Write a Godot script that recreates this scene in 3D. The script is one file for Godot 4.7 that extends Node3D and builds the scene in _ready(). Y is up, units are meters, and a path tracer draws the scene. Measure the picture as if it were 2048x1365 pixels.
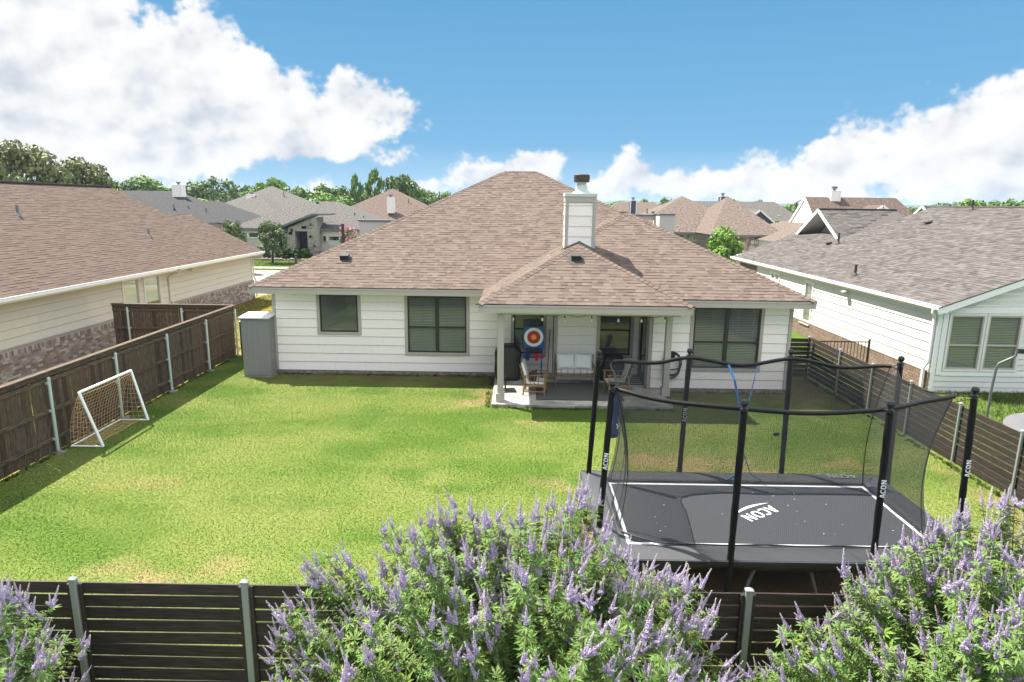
extends Node3D

# ------------------------------------------------------------------ mesh builder
class MB:
	var v := PackedVector3Array()
	var n := PackedVector3Array()
	var c := PackedColorArray()

	func tri(a: Vector3, b: Vector3, d: Vector3, col: Color) -> void:
		var nn := (b - a).cross(d - a).normalized()
		v.append(a); v.append(d); v.append(b)
		n.append(nn); n.append(nn); n.append(nn)
		c.append(col); c.append(col); c.append(col)

	func quad(a: Vector3, b: Vector3, d: Vector3, e: Vector3, col := Color.WHITE) -> void:
		tri(a, b, d, col)
		tri(a, d, e, col)

	# a flat convex polygon, turned so that it faces away from `inside`
	func poly_out(pts: Array, inside: Vector3, col := Color.WHITE) -> void:
		var m := Vector3.ZERO
		for p in pts:
			m += p
		m /= pts.size()
		var nn: Vector3 = (pts[1] - pts[0]).cross(pts[2] - pts[0])
		var flip := nn.dot(m - inside) < 0.0
		for k in range(1, pts.size() - 1):
			if flip:
				tri(pts[0], pts[k + 1], pts[k], col)
			else:
				tri(pts[0], pts[k], pts[k + 1], col)

	func smooth_tri(a: Vector3, b: Vector3, d: Vector3, na: Vector3, nb: Vector3, nd: Vector3, ca: Color, cb: Color, cd: Color) -> void:
		v.append(a); v.append(d); v.append(b)
		n.append(na); n.append(nd); n.append(nb)
		c.append(ca); c.append(cd); c.append(cb)

	func box(at: Vector3, size: Vector3, bs := Basis(), bev := 0.0, col := Color.WHITE) -> void:
		var h := size * 0.5
		var b := minf(bev, minf(h.x, minf(h.y, h.z)) * 0.49)
		var p := func(s: Vector3, ax: int) -> Vector3:
			var q := Vector3(s.x * (h.x - b), s.y * (h.y - b), s.z * (h.z - b))
			q[ax] = s[ax] * h[ax]
			return at + bs * q
		for ax in 3:
			var u := (ax + 1) % 3
			var w := (ax + 2) % 3
			for s in [-1.0, 1.0]:
				var pts := []
				for k in [[-1.0, -1.0], [1.0, -1.0], [1.0, 1.0], [-1.0, 1.0]]:
					var q := Vector3.ZERO
					q[ax] = s
					q[u] = k[0]
					q[w] = k[1]
					pts.append(p.call(q, ax))
				poly_out(pts, at, col)
				if b > 0.0:
					for t in [-1.0, 1.0]:
						var e := []
						for k in [-1.0, 1.0]:
							var q := Vector3.ZERO
							q[ax] = s
							q[u] = t
							q[w] = k
							e.append(q)
						poly_out([p.call(e[0], ax), p.call(e[1], ax), p.call(e[1], u), p.call(e[0], u)], at, col)
		if b > 0.0:
			for sx in [-1.0, 1.0]:
				for sy in [-1.0, 1.0]:
					for sz in [-1.0, 1.0]:
						var q := Vector3(sx, sy, sz)
						poly_out([p.call(q, 0), p.call(q, 1), p.call(q, 2)], at, col)

	# box given by its two corners
	func span(lo: Vector3, hi: Vector3, bev := 0.0, col := Color.WHITE) -> void:
		box((lo + hi) * 0.5, (hi - lo).abs(), Basis(), bev, col)

	# square or flat bar from a to b: width across, height along up
	func bar(a: Vector3, b: Vector3, width: float, height: float, up := Vector3.UP, bev := 0.0, col := Color.WHITE) -> void:
		var z := (b - a).normalized()
		var x := up.cross(z).normalized()
		if x.length() < 0.5:
			x = Vector3.RIGHT
		var y := z.cross(x)
		box((a + b) * 0.5, Vector3(width, height, (b - a).length()), Basis(x, y, z), bev, col)

	func tube(pts: Array, radii, sides := 8, col := Color.WHITE, caps := true) -> void:
		var rings := []
		var nrm := []
		var side := Vector3.ZERO
		for k in pts.size():
			var d: Vector3 = (pts[mini(k + 1, pts.size() - 1)] - pts[maxi(k - 1, 0)]).normalized()
			if side == Vector3.ZERO:
				side = d.cross(Vector3.UP if absf(d.y) < 0.9 else Vector3.RIGHT).normalized()
			else:
				side = (side - d * side.dot(d)).normalized()
			var other := d.cross(side)
			var r: float = radii[k] if radii is Array else radii
			var ring := []
			var rn := []
			for j in sides:
				var a := TAU * j / sides
				var o := side * cos(a) + other * sin(a)
				ring.append(pts[k] + o * r)
				rn.append(o)
			rings.append(ring)
			nrm.append(rn)
		for k in pts.size() - 1:
			for j in sides:
				var j2 := (j + 1) % sides
				smooth_tri(rings[k][j], rings[k][j2], rings[k + 1][j2], nrm[k][j], nrm[k][j2], nrm[k + 1][j2], col, col, col)
				smooth_tri(rings[k][j], rings[k + 1][j2], rings[k + 1][j], nrm[k][j], nrm[k + 1][j2], nrm[k + 1][j], col, col, col)
		if caps:
			poly_out(rings[0], pts[1], col)
			poly_out(rings[-1], pts[-2], col)

	# profile: Vector2(radius, height) going upwards
	func lathe(at: Vector3, profile: Array, sides := 12, col := Color.WHITE, bs := Basis()) -> void:
		for k in profile.size() - 1:
			var p: Vector2 = profile[k]
			var q: Vector2 = profile[k + 1]
			var sl := Vector2(q.y - p.y, p.x - q.x).normalized()
			for j in sides:
				var a := TAU * j / sides
				var b := TAU * (j + 1) / sides
				var da := Vector3(cos(a), 0, sin(a))
				var db := Vector3(cos(b), 0, sin(b))
				var p0 := at + bs * (da * p.x + Vector3.UP * p.y)
				var p1 := at + bs * (db * p.x + Vector3.UP * p.y)
				var q0 := at + bs * (da * q.x + Vector3.UP * q.y)
				var q1 := at + bs * (db * q.x + Vector3.UP * q.y)
				var na := bs * (da * sl.x + Vector3.UP * sl.y)
				var nb := bs * (db * sl.x + Vector3.UP * sl.y)
				if q.x > 1e-5:
					smooth_tri(p0, q0, q1, na, na, nb, col, col, col)
				if p.x > 1e-5:
					smooth_tri(p0, q1, p1, na, nb, nb, col, col, col)

	# a sheet over a grid of points rows[i][j], both sides drawn
	func grid(rows: Array, col := Color.WHITE) -> void:
		for i in rows.size() - 1:
			for j in rows[i].size() - 1:
				quad(rows[i][j], rows[i][j + 1], rows[i + 1][j + 1], rows[i + 1][j], col)

	func mesh() -> ArrayMesh:
		var m := ArrayMesh.new()
		if v.is_empty():
			return m
		var a := []
		a.resize(Mesh.ARRAY_MAX)
		a[Mesh.ARRAY_VERTEX] = v
		a[Mesh.ARRAY_NORMAL] = n
		a[Mesh.ARRAY_COLOR] = c
		m.add_surface_from_arrays(Mesh.PRIMITIVE_TRIANGLES, a)
		return m


var rng := RandomNumberGenerator.new()
var used := {}
var mats := {}
var texs := {}
const EYE := Vector3(0, 5.6, 0)


func numbered(parent: Node, called: String) -> String:
	var key := str(parent.get_instance_id()) + "/" + called
	var k: int = used.get(key, 0)
	used[key] = k + 1
	return called if k == 0 else "%s_%03d" % [called, k]


func put(node: Node3D, called: String, parent: Node = null) -> Node3D:
	var p: Node = self if parent == null else parent
	node.name = numbered(p, called)
	p.add_child(node, true)
	return node


func tag(o: Node, label: String, category: String, group := "", kind := "") -> Node:
	o.set_meta("label", label)
	if category:
		o.set_meta("category", category)
	if group:
		o.set_meta("group", group)
	if kind:
		o.set_meta("kind", kind)
	return o


func thing(called: String, label: String, category: String, at := Vector3.ZERO, turn := 0.0, group := "") -> Node3D:
	var o := Node3D.new()
	put(o, called)
	o.position = at
	o.rotation.y = turn
	tag(o, label, category, group)
	return o


func obj(called: String, mb, m: Material, parent: Node = null) -> MeshInstance3D:
	var o := MeshInstance3D.new()
	o.mesh = mb.mesh() if mb is MB else mb
	o.material_override = m
	put(o, called, parent)
	return o


func struct_(called: String, mb, m: Material, label := "") -> MeshInstance3D:
	var o := obj(called, mb, m)
	o.set_meta("kind", "structure")
	if label:
		o.set_meta("label", label)
	return o


func copy(o: Node3D, label := "", at = null, turn = null) -> Node3D:
	var base := String(o.name).rstrip("0123456789").trim_suffix("_")
	var r: Node3D = o.duplicate()
	put(r, base)
	if label:
		r.set_meta("label", label)
	if at != null:
		r.position = at
	if turn != null:
		r.rotation.y = turn
	return r


# ------------------------------------------------------------------ textures and materials
# a tileable grey texture (values lo..1) of layered noise; stretch widens the grain along u
func grain(key: String, freq: float, octaves: int, lo: float, size := 256, kind := FastNoiseLite.TYPE_SIMPLEX_SMOOTH, power := 1.0) -> ImageTexture:
	if texs.has(key):
		return texs[key]
	var f := FastNoiseLite.new()
	f.seed = hash(key) % 10000
	f.noise_type = kind
	f.frequency = freq
	f.fractal_octaves = octaves
	var im := f.get_seamless_image(size, size, false, false, 0.12)
	im.convert(Image.FORMAT_L8)
	var d := im.get_data()
	var out := PackedByteArray()
	out.resize(d.size() * 3)
	for i in d.size():
		var t := pow(d[i] / 255.0, power)
		var g := int(clampf(lo + (1.0 - lo) * t, 0, 1) * 255)
		out[i * 3] = g
		out[i * 3 + 1] = g
		out[i * 3 + 2] = g
	var img := Image.create_from_data(size, size, false, Image.FORMAT_RGB8, out)
	texs[key] = ImageTexture.create_from_image(img)
	return texs[key]


# col: real-world (linear) base colour
func mat(key: String, col: Color, rough := 0.8, tex: Texture2D = null, scale := Vector3.ONE, spec := 0.5) -> StandardMaterial3D:
	if mats.has(key):
		return mats[key]
	var m := StandardMaterial3D.new()
	m.albedo_color = col.linear_to_srgb()
	m.roughness = rough
	m.metallic_specular = spec
	m.vertex_color_use_as_albedo = true
	if tex:
		m.albedo_texture = tex
		m.uv1_triplanar = true
		m.uv1_world_triplanar = true
		m.uv1_scale = scale
	mats[key] = m
	return m


func metal(key: String, col: Color, rough := 0.4, metallic := 1.0) -> StandardMaterial3D:
	var m := mat(key, col, rough)
	m.metallic = metallic
	return m


func rnd(a: float, b: float) -> float:
	return rng.randf_range(a, b)


func tone(c: Color, k: float) -> Color:
	return Color(c.r * k, c.g * k, c.b * k)


# ------------------------------------------------------------------ camera, sky, sun
func camera_and_light() -> void:
	var cam := Camera3D.new()
	cam.name = "camera"
	add_child(cam)
	cam.transform = Transform3D(Basis(Vector3(0.99988082, 0.01213593, -0.00954322), Vector3(-0.01383535, 0.9786539, -0.20504909), Vector3(0.00685105, 0.20515669, 0.97870516)), EYE)
	cam.fov = 55.4
	cam.near = 0.1
	cam.far = 6000.0
	cam.current = true

	var sun := DirectionalLight3D.new()
	sun.name = "sun"
	add_child(sun)
	sun.look_at_from_position(Vector3.ZERO, Vector3(0.545, -1.0, 0.375), Vector3.UP)
	sun.light_color = Color(1.0, 0.97, 0.92)
	sun.light_energy = 1.4
	sun.light_angular_distance = 0.5
	sun.shadow_enabled = true

	var we := WorldEnvironment.new()
	we.name = "world"
	var env := Environment.new()
	env.background_mode = Environment.BG_SKY
	var sky := Sky.new()
	var pano := PanoramaSkyMaterial.new()
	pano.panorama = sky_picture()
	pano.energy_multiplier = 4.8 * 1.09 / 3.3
	sky.sky_material = pano
	env.sky = sky
	env.tonemap_mode = Environment.TONE_MAPPER_LINEAR
	env.tonemap_exposure = 3.3
	env.sdfgi_enabled = true
	env.ssao_enabled = true
	env.ssil_enabled = true
	env.fog_enabled = FOG > 0.0
	env.fog_density = FOG
	env.fog_light_color = Color(0.78, 0.86, 0.95)
	we.environment = env
	add_child(we)


# clouds as soft heaps: [azimuth, elevation, half width, half height, weight] in degrees from the way the camera looks
const HEAPS := [
	# the great heap on the left
	[-35.0, 9.5, 8.0, 5.5, 1.2], [-31.2, 11.0, 3.6, 4.2, 1.15], [-24.8, 10.0, 4.0, 4.2, 1.2], [-21.0, 8.0, 4.0, 3.6, 1.15], [-17.3, 6.5, 3.6, 3.0, 1.1],
	[-13.0, 7.2, 2.6, 3.0, 1.05], [-10.2, 7.2, 2.6, 2.0, 0.95], [-28.0, 6.0, 8.0, 5.0, 1.2], [-38.0, 5.0, 9.0, 5.0, 1.1], [-30.0, 2.5, 9.0, 2.5, 0.85],
	[-14.0, 4.6, 4.0, 1.7, 0.95], [-42.0, 10.0, 8.0, 8.0, 1.1], [-19.5, 4.5, 6.0, 2.2, 1.0], [-17.0, 1.4, 3.0, 1.2, 0.7], [-44.0, 2.0, 10.0, 3.0, 0.9],
	# low heaps along the horizon
	[-4.0, 2.2, 4.0, 1.8, 1.0], [1.0, 2.8, 3.6, 2.0, 1.0], [-8.0, 0.8, 3.0, 1.2, 0.8], [9.5, 2.2, 4.0, 2.2, 1.0], [7.0, 1.5, 3.0, 1.6, 0.9],
	[17.0, 1.6, 5.0, 2.2, 1.0], [14.0, 1.4, 3.0, 1.6, 0.8], [20.5, 2.0, 4.0, 2.6, 1.0],
	# the heap rising on the right
	[24.5, 2.6, 3.0, 2.4, 1.1], [26.4, 4.3, 2.4, 2.8, 1.1], [30.0, 4.2, 3.2, 3.3, 1.15], [34.0, 4.6, 4.0, 4.1, 1.2], [39.0, 6.0, 5.0, 5.5, 1.2],
	[36.0, 2.0, 9.0, 3.0, 1.1], [22.0, 1.0, 6.0, 2.0, 1.0], [46.0, 5.0, 7.0, 5.0, 1.1],
]


func sky_color(az: float, el: float, nz: Dictionary) -> Color:
	# blue: paler towards the horizon (linear values)
	var blue := Color(0.43, 0.67, 0.86).lerp(Color(0.205, 0.475, 0.75), clampf(el / 5.0, 0, 1))
	blue = blue.lerp(Color(0.122, 0.365, 0.655), clampf((el - 4.0) / 13.0, 0, 1))
	blue = blue.lerp(Color(0.06, 0.22, 0.52), clampf((el - 20.0) / 50.0, 0.0, 1.0))
	var dens := 0.0
	var base := 0.0
	if absf(az) < 52.0 and el < 34.0:
		var wx: float = nz.warp.get_noise_2d(az * 2.2, el * 2.6 + 50.0) * 2.1
		var wy: float = nz.warp.get_noise_2d(az * 2.2 + 90.0, el * 2.6) * 1.7
		var x := az + wx
		var y := el + wy
		for h in HEAPS:
			var dx: float = (x - h[0]) / h[2]
			var dy: float = (y - h[1]) / h[3]
			if dy < 0.0:
				dy *= 1.25
			var q := dx * dx + dy * dy
			if q < 1.6:
				var w: float = h[4] * maxf(0.0, 1.0 - q / 1.6)
				dens += w * w
				base += w * (0.5 + 0.5 * clampf(dy * 0.9 - dx * 0.35, -1.0, 1.0))
		base /= maxf(sqrt(dens) * 1.15, 0.08)
		dens = sqrt(dens)
	else:
		# unseen broken cumulus out of the picture, made denser overhead for more sky light
		var d := Vector3(sin(deg_to_rad(az)) * cos(deg_to_rad(el)), sin(deg_to_rad(el)), -cos(deg_to_rad(az)) * cos(deg_to_rad(el)))
		dens = clampf(nz.far.get_noise_3dv(d * 60.0) * 1.5 + lerpf(0.40, 0.78, smoothstep(16.0, 34.0, el)), 0.0, 1.6)
		base = 0.75
	var n1: float = nz.puff.get_noise_2d(az * 6.0, el * 7.0)
	var n2: float = nz.puff.get_noise_2d(az * 22.0 + 300.0, el * 26.0)
	var n3: float = nz.puff.get_noise_2d(az * 60.0, el * 70.0 + 500.0)
	dens += n1 * 0.44 + n2 * 0.25 + n3 * 0.11
	var cover := smoothstep(0.36, 0.86, dens)
	# the body of a cloud: bright crowns, softly grey bellies
	var lit := clampf(0.36 + 0.52 * base + n1 * 0.14 + n2 * 0.03 - 0.20 * clampf(dens - 0.9, 0.0, 1.0), 0.0, 1.0)
	var belly: float = clampf(nz.warp.get_noise_2d(az * 1.2 + 400.0, el * 3.2) * 1.5, -0.6, 0.6)
	# crowns that face the sun, high on the left, are brighter than the hollows behind them
	var big: float = nz.puff.get_noise_2d(az * 2.6 + 70.0, el * 3.4) - nz.puff.get_noise_2d((az - 1.3) * 2.6 + 70.0, (el + 1.1) * 3.4)
	var relief: float = (n1 - nz.puff.get_noise_2d((az - 0.55) * 6.0, (el + 0.5) * 7.0)) * 0.30 + big * 0.62
	lit = clampf(lit + 0.10 + relief + belly * 0.34, 0.0, 1.0)
	# sunlit clouds opposite the sun, out of view, brightened further to lift shaded walls
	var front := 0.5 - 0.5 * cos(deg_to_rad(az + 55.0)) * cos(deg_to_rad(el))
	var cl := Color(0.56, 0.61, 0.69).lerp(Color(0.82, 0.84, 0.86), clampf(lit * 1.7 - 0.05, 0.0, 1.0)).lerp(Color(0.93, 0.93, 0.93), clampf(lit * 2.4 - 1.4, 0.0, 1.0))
	var fill_gain := lerpf(1.0, 4.7, smoothstep(0.52, 0.80, front))
	var warm := smoothstep(0.52, 0.80, front)  # the same unseen clouds tinted warm, to warm the shaded walls
	var c := blue.lerp(Color(cl.r * fill_gain, cl.g * fill_gain * lerpf(1.0, 0.985, warm), cl.b * fill_gain * lerpf(1.0, 0.955, warm)), cover)
	return Color(c.r / 4.8, c.g / 4.8, c.b / 4.8).linear_to_srgb()


func sky_picture() -> ImageTexture:
	var nz := {}
	for k in [["warp", 0.06, 4], ["puff", 0.055, 5], ["far", 0.022, 5]]:
		var f := FastNoiseLite.new()
		f.seed = 41
		f.noise_type = FastNoiseLite.TYPE_SIMPLEX_SMOOTH
		f.frequency = k[1]
		f.fractal_octaves = k[2]
		nz[k[0]] = f
	# whole sphere at a quarter of the resolution, then the part round the view at full
	var W := 4096
	var H := 2048
	var coarse := Image.create(W / 8, H / 8, false, Image.FORMAT_RGB8)
	for y in H / 8:
		var el := 90.0 - (y + 0.5) * 180.0 / (H / 8)
		for x in W / 8:
			var az := wrapf((x + 0.5) * 360.0 / (W / 8), -180.0, 180.0)
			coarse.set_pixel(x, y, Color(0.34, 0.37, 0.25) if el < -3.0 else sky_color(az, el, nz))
	coarse.resize(W, H, Image.INTERPOLATE_CUBIC)
	var x0 := int(-50.0 / 360.0 * W)
	var x1 := int(50.0 / 360.0 * W)
	var y0 := int((90.0 - 33.0) / 180.0 * H)
	var y1 := int((90.0 + 1.0) / 180.0 * H)
	for y in range(y0, y1):
		var el := 90.0 - (y + 0.5) * 180.0 / H
		for x in range(x0, x1):
			var az := (x + 0.5) * 360.0 / W
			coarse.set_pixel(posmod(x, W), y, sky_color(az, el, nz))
	return ImageTexture.create_from_image(coarse)


# ------------------------------------------------------------------ shingled roofs
# palettes of linear colours
const TAN_SHINGLES := [Color(0.240, 0.190, 0.162), Color(0.227, 0.177, 0.152), Color(0.216, 0.167, 0.143), Color(0.197, 0.155, 0.134), Color(0.173, 0.136, 0.120), Color(0.234, 0.184, 0.157), Color(0.255, 0.203, 0.175), Color(0.202, 0.153, 0.134), Color(0.222, 0.173, 0.148)]
const BROWN_SHINGLES := [Color(0.189, 0.143, 0.119), Color(0.178, 0.136, 0.111), Color(0.170, 0.127, 0.106), Color(0.161, 0.121, 0.102), Color(0.196, 0.149, 0.125), Color(0.174, 0.131, 0.108)]
const GREY_SHINGLES := [Color(0.187, 0.176, 0.172), Color(0.168, 0.156, 0.152), Color(0.150, 0.136, 0.133), Color(0.129, 0.117, 0.115), Color(0.210, 0.199, 0.195), Color(0.161, 0.146, 0.140), Color(0.182, 0.167, 0.161)]

var tab_meshes := {}


# one shingle tab: x along the eave 0..w, z 0 at the lower edge and -len uphill, raised t at the lower edge
func tab_mesh(w: float, ln: float, t: float, col: Color) -> ArrayMesh:
	var key := "%.3f %.3f %.4f %s" % [w, ln, t, col.to_html()]
	if not tab_meshes.has(key):
		var b := MB.new()
		tab_into(b, [Vector3(0, 0, 0), Vector3(w, 0, 0), Vector3(w, 0, -ln), Vector3(0, 0, -ln)], Vector3.UP, t, col)
		tab_meshes[key] = b.mesh()
	return tab_meshes[key]


func tab_into(b: MB, q: Array, nrm: Vector3, t: float, col: Color) -> void:
	var lo := nrm * t
	var hi := nrm * 0.003
	b.quad(q[0] + lo, q[1] + lo, q[2] + hi, q[3] + hi, col)
	b.quad(q[0] - nrm * 0.004, q[1] - nrm * 0.004, q[1] + lo, q[0] + lo, col)
	b.quad(q[1] - nrm * 0.004, q[2] - nrm * 0.004, q[2] + hi, q[1] + lo, col)
	b.quad(q[3] - nrm * 0.004, q[0] - nrm * 0.004, q[0] + lo, q[3] + hi, col)


# lays courses over one slope: O left end of the eave seen from in front, A along it, S up the slope (units), range(s) -> Vector2 of the
# slope's ends, seen(p) false where another roof covers it. Adds tabs to `out` as [distance, points, normal, thickness, colour, whole, width]
func lay_courses(out: Array, O: Vector3, A: Vector3, S: Vector3, smax: float, ends: Callable, seen: Callable, pal: Array, ex: float, widths: Array, dark := 0.0) -> void:
	var N := A.cross(-S)
	N = (-A).cross(S) if N.y < 0 else N
	N = A.cross(-S)
	if N.y < 0.0:
		N = -N
	var rows := int(ceil(smax / ex))
	for i in rows:
		var s0 := i * ex
		var s1 := minf(s0 + ex + 0.03, smax)
		if s1 - s0 < 0.03:
			continue
		var r0: Vector2 = ends.call(s0)
		var r1: Vector2 = ends.call(s1)
		var a := minf(r0.x, r1.x) - rnd(0.0, 0.4)
		var amax := maxf(r0.y, r1.y)
		var last := rng.randi() % pal.size()
		while a < amax:
			var w: float = widths[rng.randi() % widths.size()]
			var b := a + w
			var q := [clampf(a, r0.x, r0.y), clampf(b, r0.x, r0.y), clampf(b, r1.x, r1.y), clampf(a, r1.x, r1.y)]
			var k := last if rng.randf() < 0.1 else rng.randi() % pal.size()
			last = k
			if q[1] - q[0] > 0.004 or q[2] - q[3] > 0.004:
				var mid: Vector3 = O + A * ((q[0] + q[1] + q[2] + q[3]) * 0.25) + S * (s0 + s1) * 0.5
				if seen.call(mid):
					var p := [O + A * q[0] + S * s0, O + A * q[1] + S * s0, O + A * q[2] + S * s1, O + A * q[3] + S * s1]
					var whole: bool = q[0] == a and q[1] == b and q[2] == b and q[3] == a and absf(s1 - s0 - ex - 0.03) < 1e-4
					var t := 0.0165 if rng.randf() < 0.42 else 0.0085
					out.append([mid.distance_to(EYE), p, N, t, pal[k], whole, w, A, S])
			a = b


func in_frame(p: Vector3) -> bool:
	var x := p.x * 0.99988 - 0.0095 * p.z + (p.y - 5.6) * 0.012
	var d := -(p.x * 0.00685 + (p.y - 5.6) * 0.20516 + p.z * 0.9787)
	var y := -p.x * 0.0138 + (p.y - 5.6) * 0.97865 - p.z * 0.20505
	return d > 0.5 and absf(x) < d * 0.79 and absf(y) < d * 0.53


# the nearest 300 whole tabs become parts of their own, the rest one mesh
func finish_courses(tabs: Array, parent: Node, m: Material, ln: float) -> void:
	tabs.sort_custom(func(a, b): return a[0] < b[0])
	var made := 0
	var rest := MB.new()
	for t in tabs:
		if made < 300 and t[5] and in_frame(t[1][0]):
			var o := obj("shingle", tab_mesh(t[6], ln, t[3], t[4]), m, parent)
			o.transform = Transform3D(Basis(t[7], t[2], t[7].cross(t[2])), t[1][0])
			made += 1
		else:
			tab_into(rest, t[1], t[2], t[3], t[4])
	if not rest.v.is_empty():
		obj("shingle_field", rest, m, parent).set_meta("kind", "stuff")


func cap_row(parent: Node, a: Vector3, b: Vector3, n1: Vector3, n2: Vector3, pal: Array, m: Material, seen: Callable) -> void:
	# bent cap shingles along a ridge or hip from low a to high b; n1, n2 the normals of the slopes on either side
	var d := (b - a).normalized()
	var e1 := n1.cross(d).normalized()
	var e2 := n2.cross(d).normalized()
	var up := (n1 + n2).normalized()
	if e1.dot(n2) > 0.0:
		e1 = -e1
	if e2.dot(n1) > 0.0:
		e2 = -e2
	var count := int(a.distance_to(b) / 0.17)
	for k in count:
		var p := a + d * (k * 0.17)
		if not seen.call(p):
			continue
		var q := p + d * 0.2
		var lift := 0.026
		var mb := MB.new()
		var col: Color = pal[rng.randi() % pal.size()]
		var w := 0.135
		var p0 := p + up * lift
		var q0 := q + up * 0.010
		for e in [[e1, n1], [e2, n2]]:
			var pe: Vector3 = p + e[0] * w + e[1] * (lift - 0.004)
			var qe: Vector3 = q + e[0] * w + e[1] * 0.008
			mb.poly_out([p0, pe, qe, q0], p - up, col)
			mb.poly_out([p0, pe, p + e[0] * w - e[1] * 0.01, p - up * 0.02], q, col)
			mb.poly_out([pe, qe, q + e[0] * w - e[1] * 0.012, p + e[0] * w - e[1] * 0.012], p, col)
		obj("cap_shingle", mb, m, parent)


# ------------------------------------------------------------------ walls, windows
# clapboards along x on a wall that faces +z (turned and placed by the parent); holes: [x0, x1, y0, y1]
func clapboards(parent: Node, x0: float, x1: float, y0: float, y1: float, z: float, ex: float, holes: Array, m: Material, turn := Basis(), at := Vector3.ZERO, ends = null) -> void:
	var rows := int(ceil((y1 - y0) / ex))
	for i in rows:
		var ya := y0 + i * ex
		var yb := minf(ya + ex, y1)
		var xs := [[x0, x1]]
		if ends != null:
			var e: Vector2 = ends.call((ya + yb) * 0.5)
			xs = [[e.x, e.y]]
		var pieces := []
		for h in holes:
			if h[2] < yb and h[3] > ya:
				var next := []
				for s in xs:
					if h[0] > s[0] and h[1] < s[1]:
						next.append([s[0], h[0]])
						next.append([h[1], s[1]])
						if h[2] > ya + 0.01:
							pieces.append([h[0], h[1], ya, h[2]])
						if h[3] < yb - 0.01:
							pieces.append([h[0], h[1], h[3], yb])
					else:
						next.append(s)
				xs = next
		# lengths butted end to end
		for s in xs:
			var x: float = s[0]
			var cut := x + rnd(1.6, 3.66)
			while cut < s[1] - 0.5:
				pieces.append([x, cut - 0.0015, ya, yb])
				x = cut + 0.0015
				cut = x + rnd(2.6, 3.66)
			pieces.append([x, s[1], ya, yb])
		for s in pieces:
			if s[1] - s[0] < 0.02:
				continue
			var b := MB.new()
			var full: bool = s[2] == ya
			var z0 := z + (0.026 if full else 0.018)
			var col := tone(Color.WHITE, rnd(0.95, 1.0))
			var lap := -0.0115 if full else 0.0
			# a tapered board: thick at its lower edge
			var prof := [Vector3(0, s[2], z - 0.02), Vector3(0, s[2], z0), Vector3(0, s[3] + lap, z + 0.004), Vector3(0, s[3] + lap, z - 0.02)]
			var l := []
			var r := []
			for p in prof:
				l.append(turn * Vector3(s[0], p.y, p.z) + at)
				r.append(turn * Vector3(s[1], p.y, p.z) + at)
			var mid: Vector3 = (l[0] + l[2] + r[0] + r[2]) * 0.25
			for k in 4:
				b.poly_out([l[k], l[(k + 1) % 4], r[(k + 1) % 4], r[k]], mid, col)
			b.poly_out(l, mid, col)
			b.poly_out(r, mid, col)
			obj("siding_board", b, m, parent)


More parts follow.
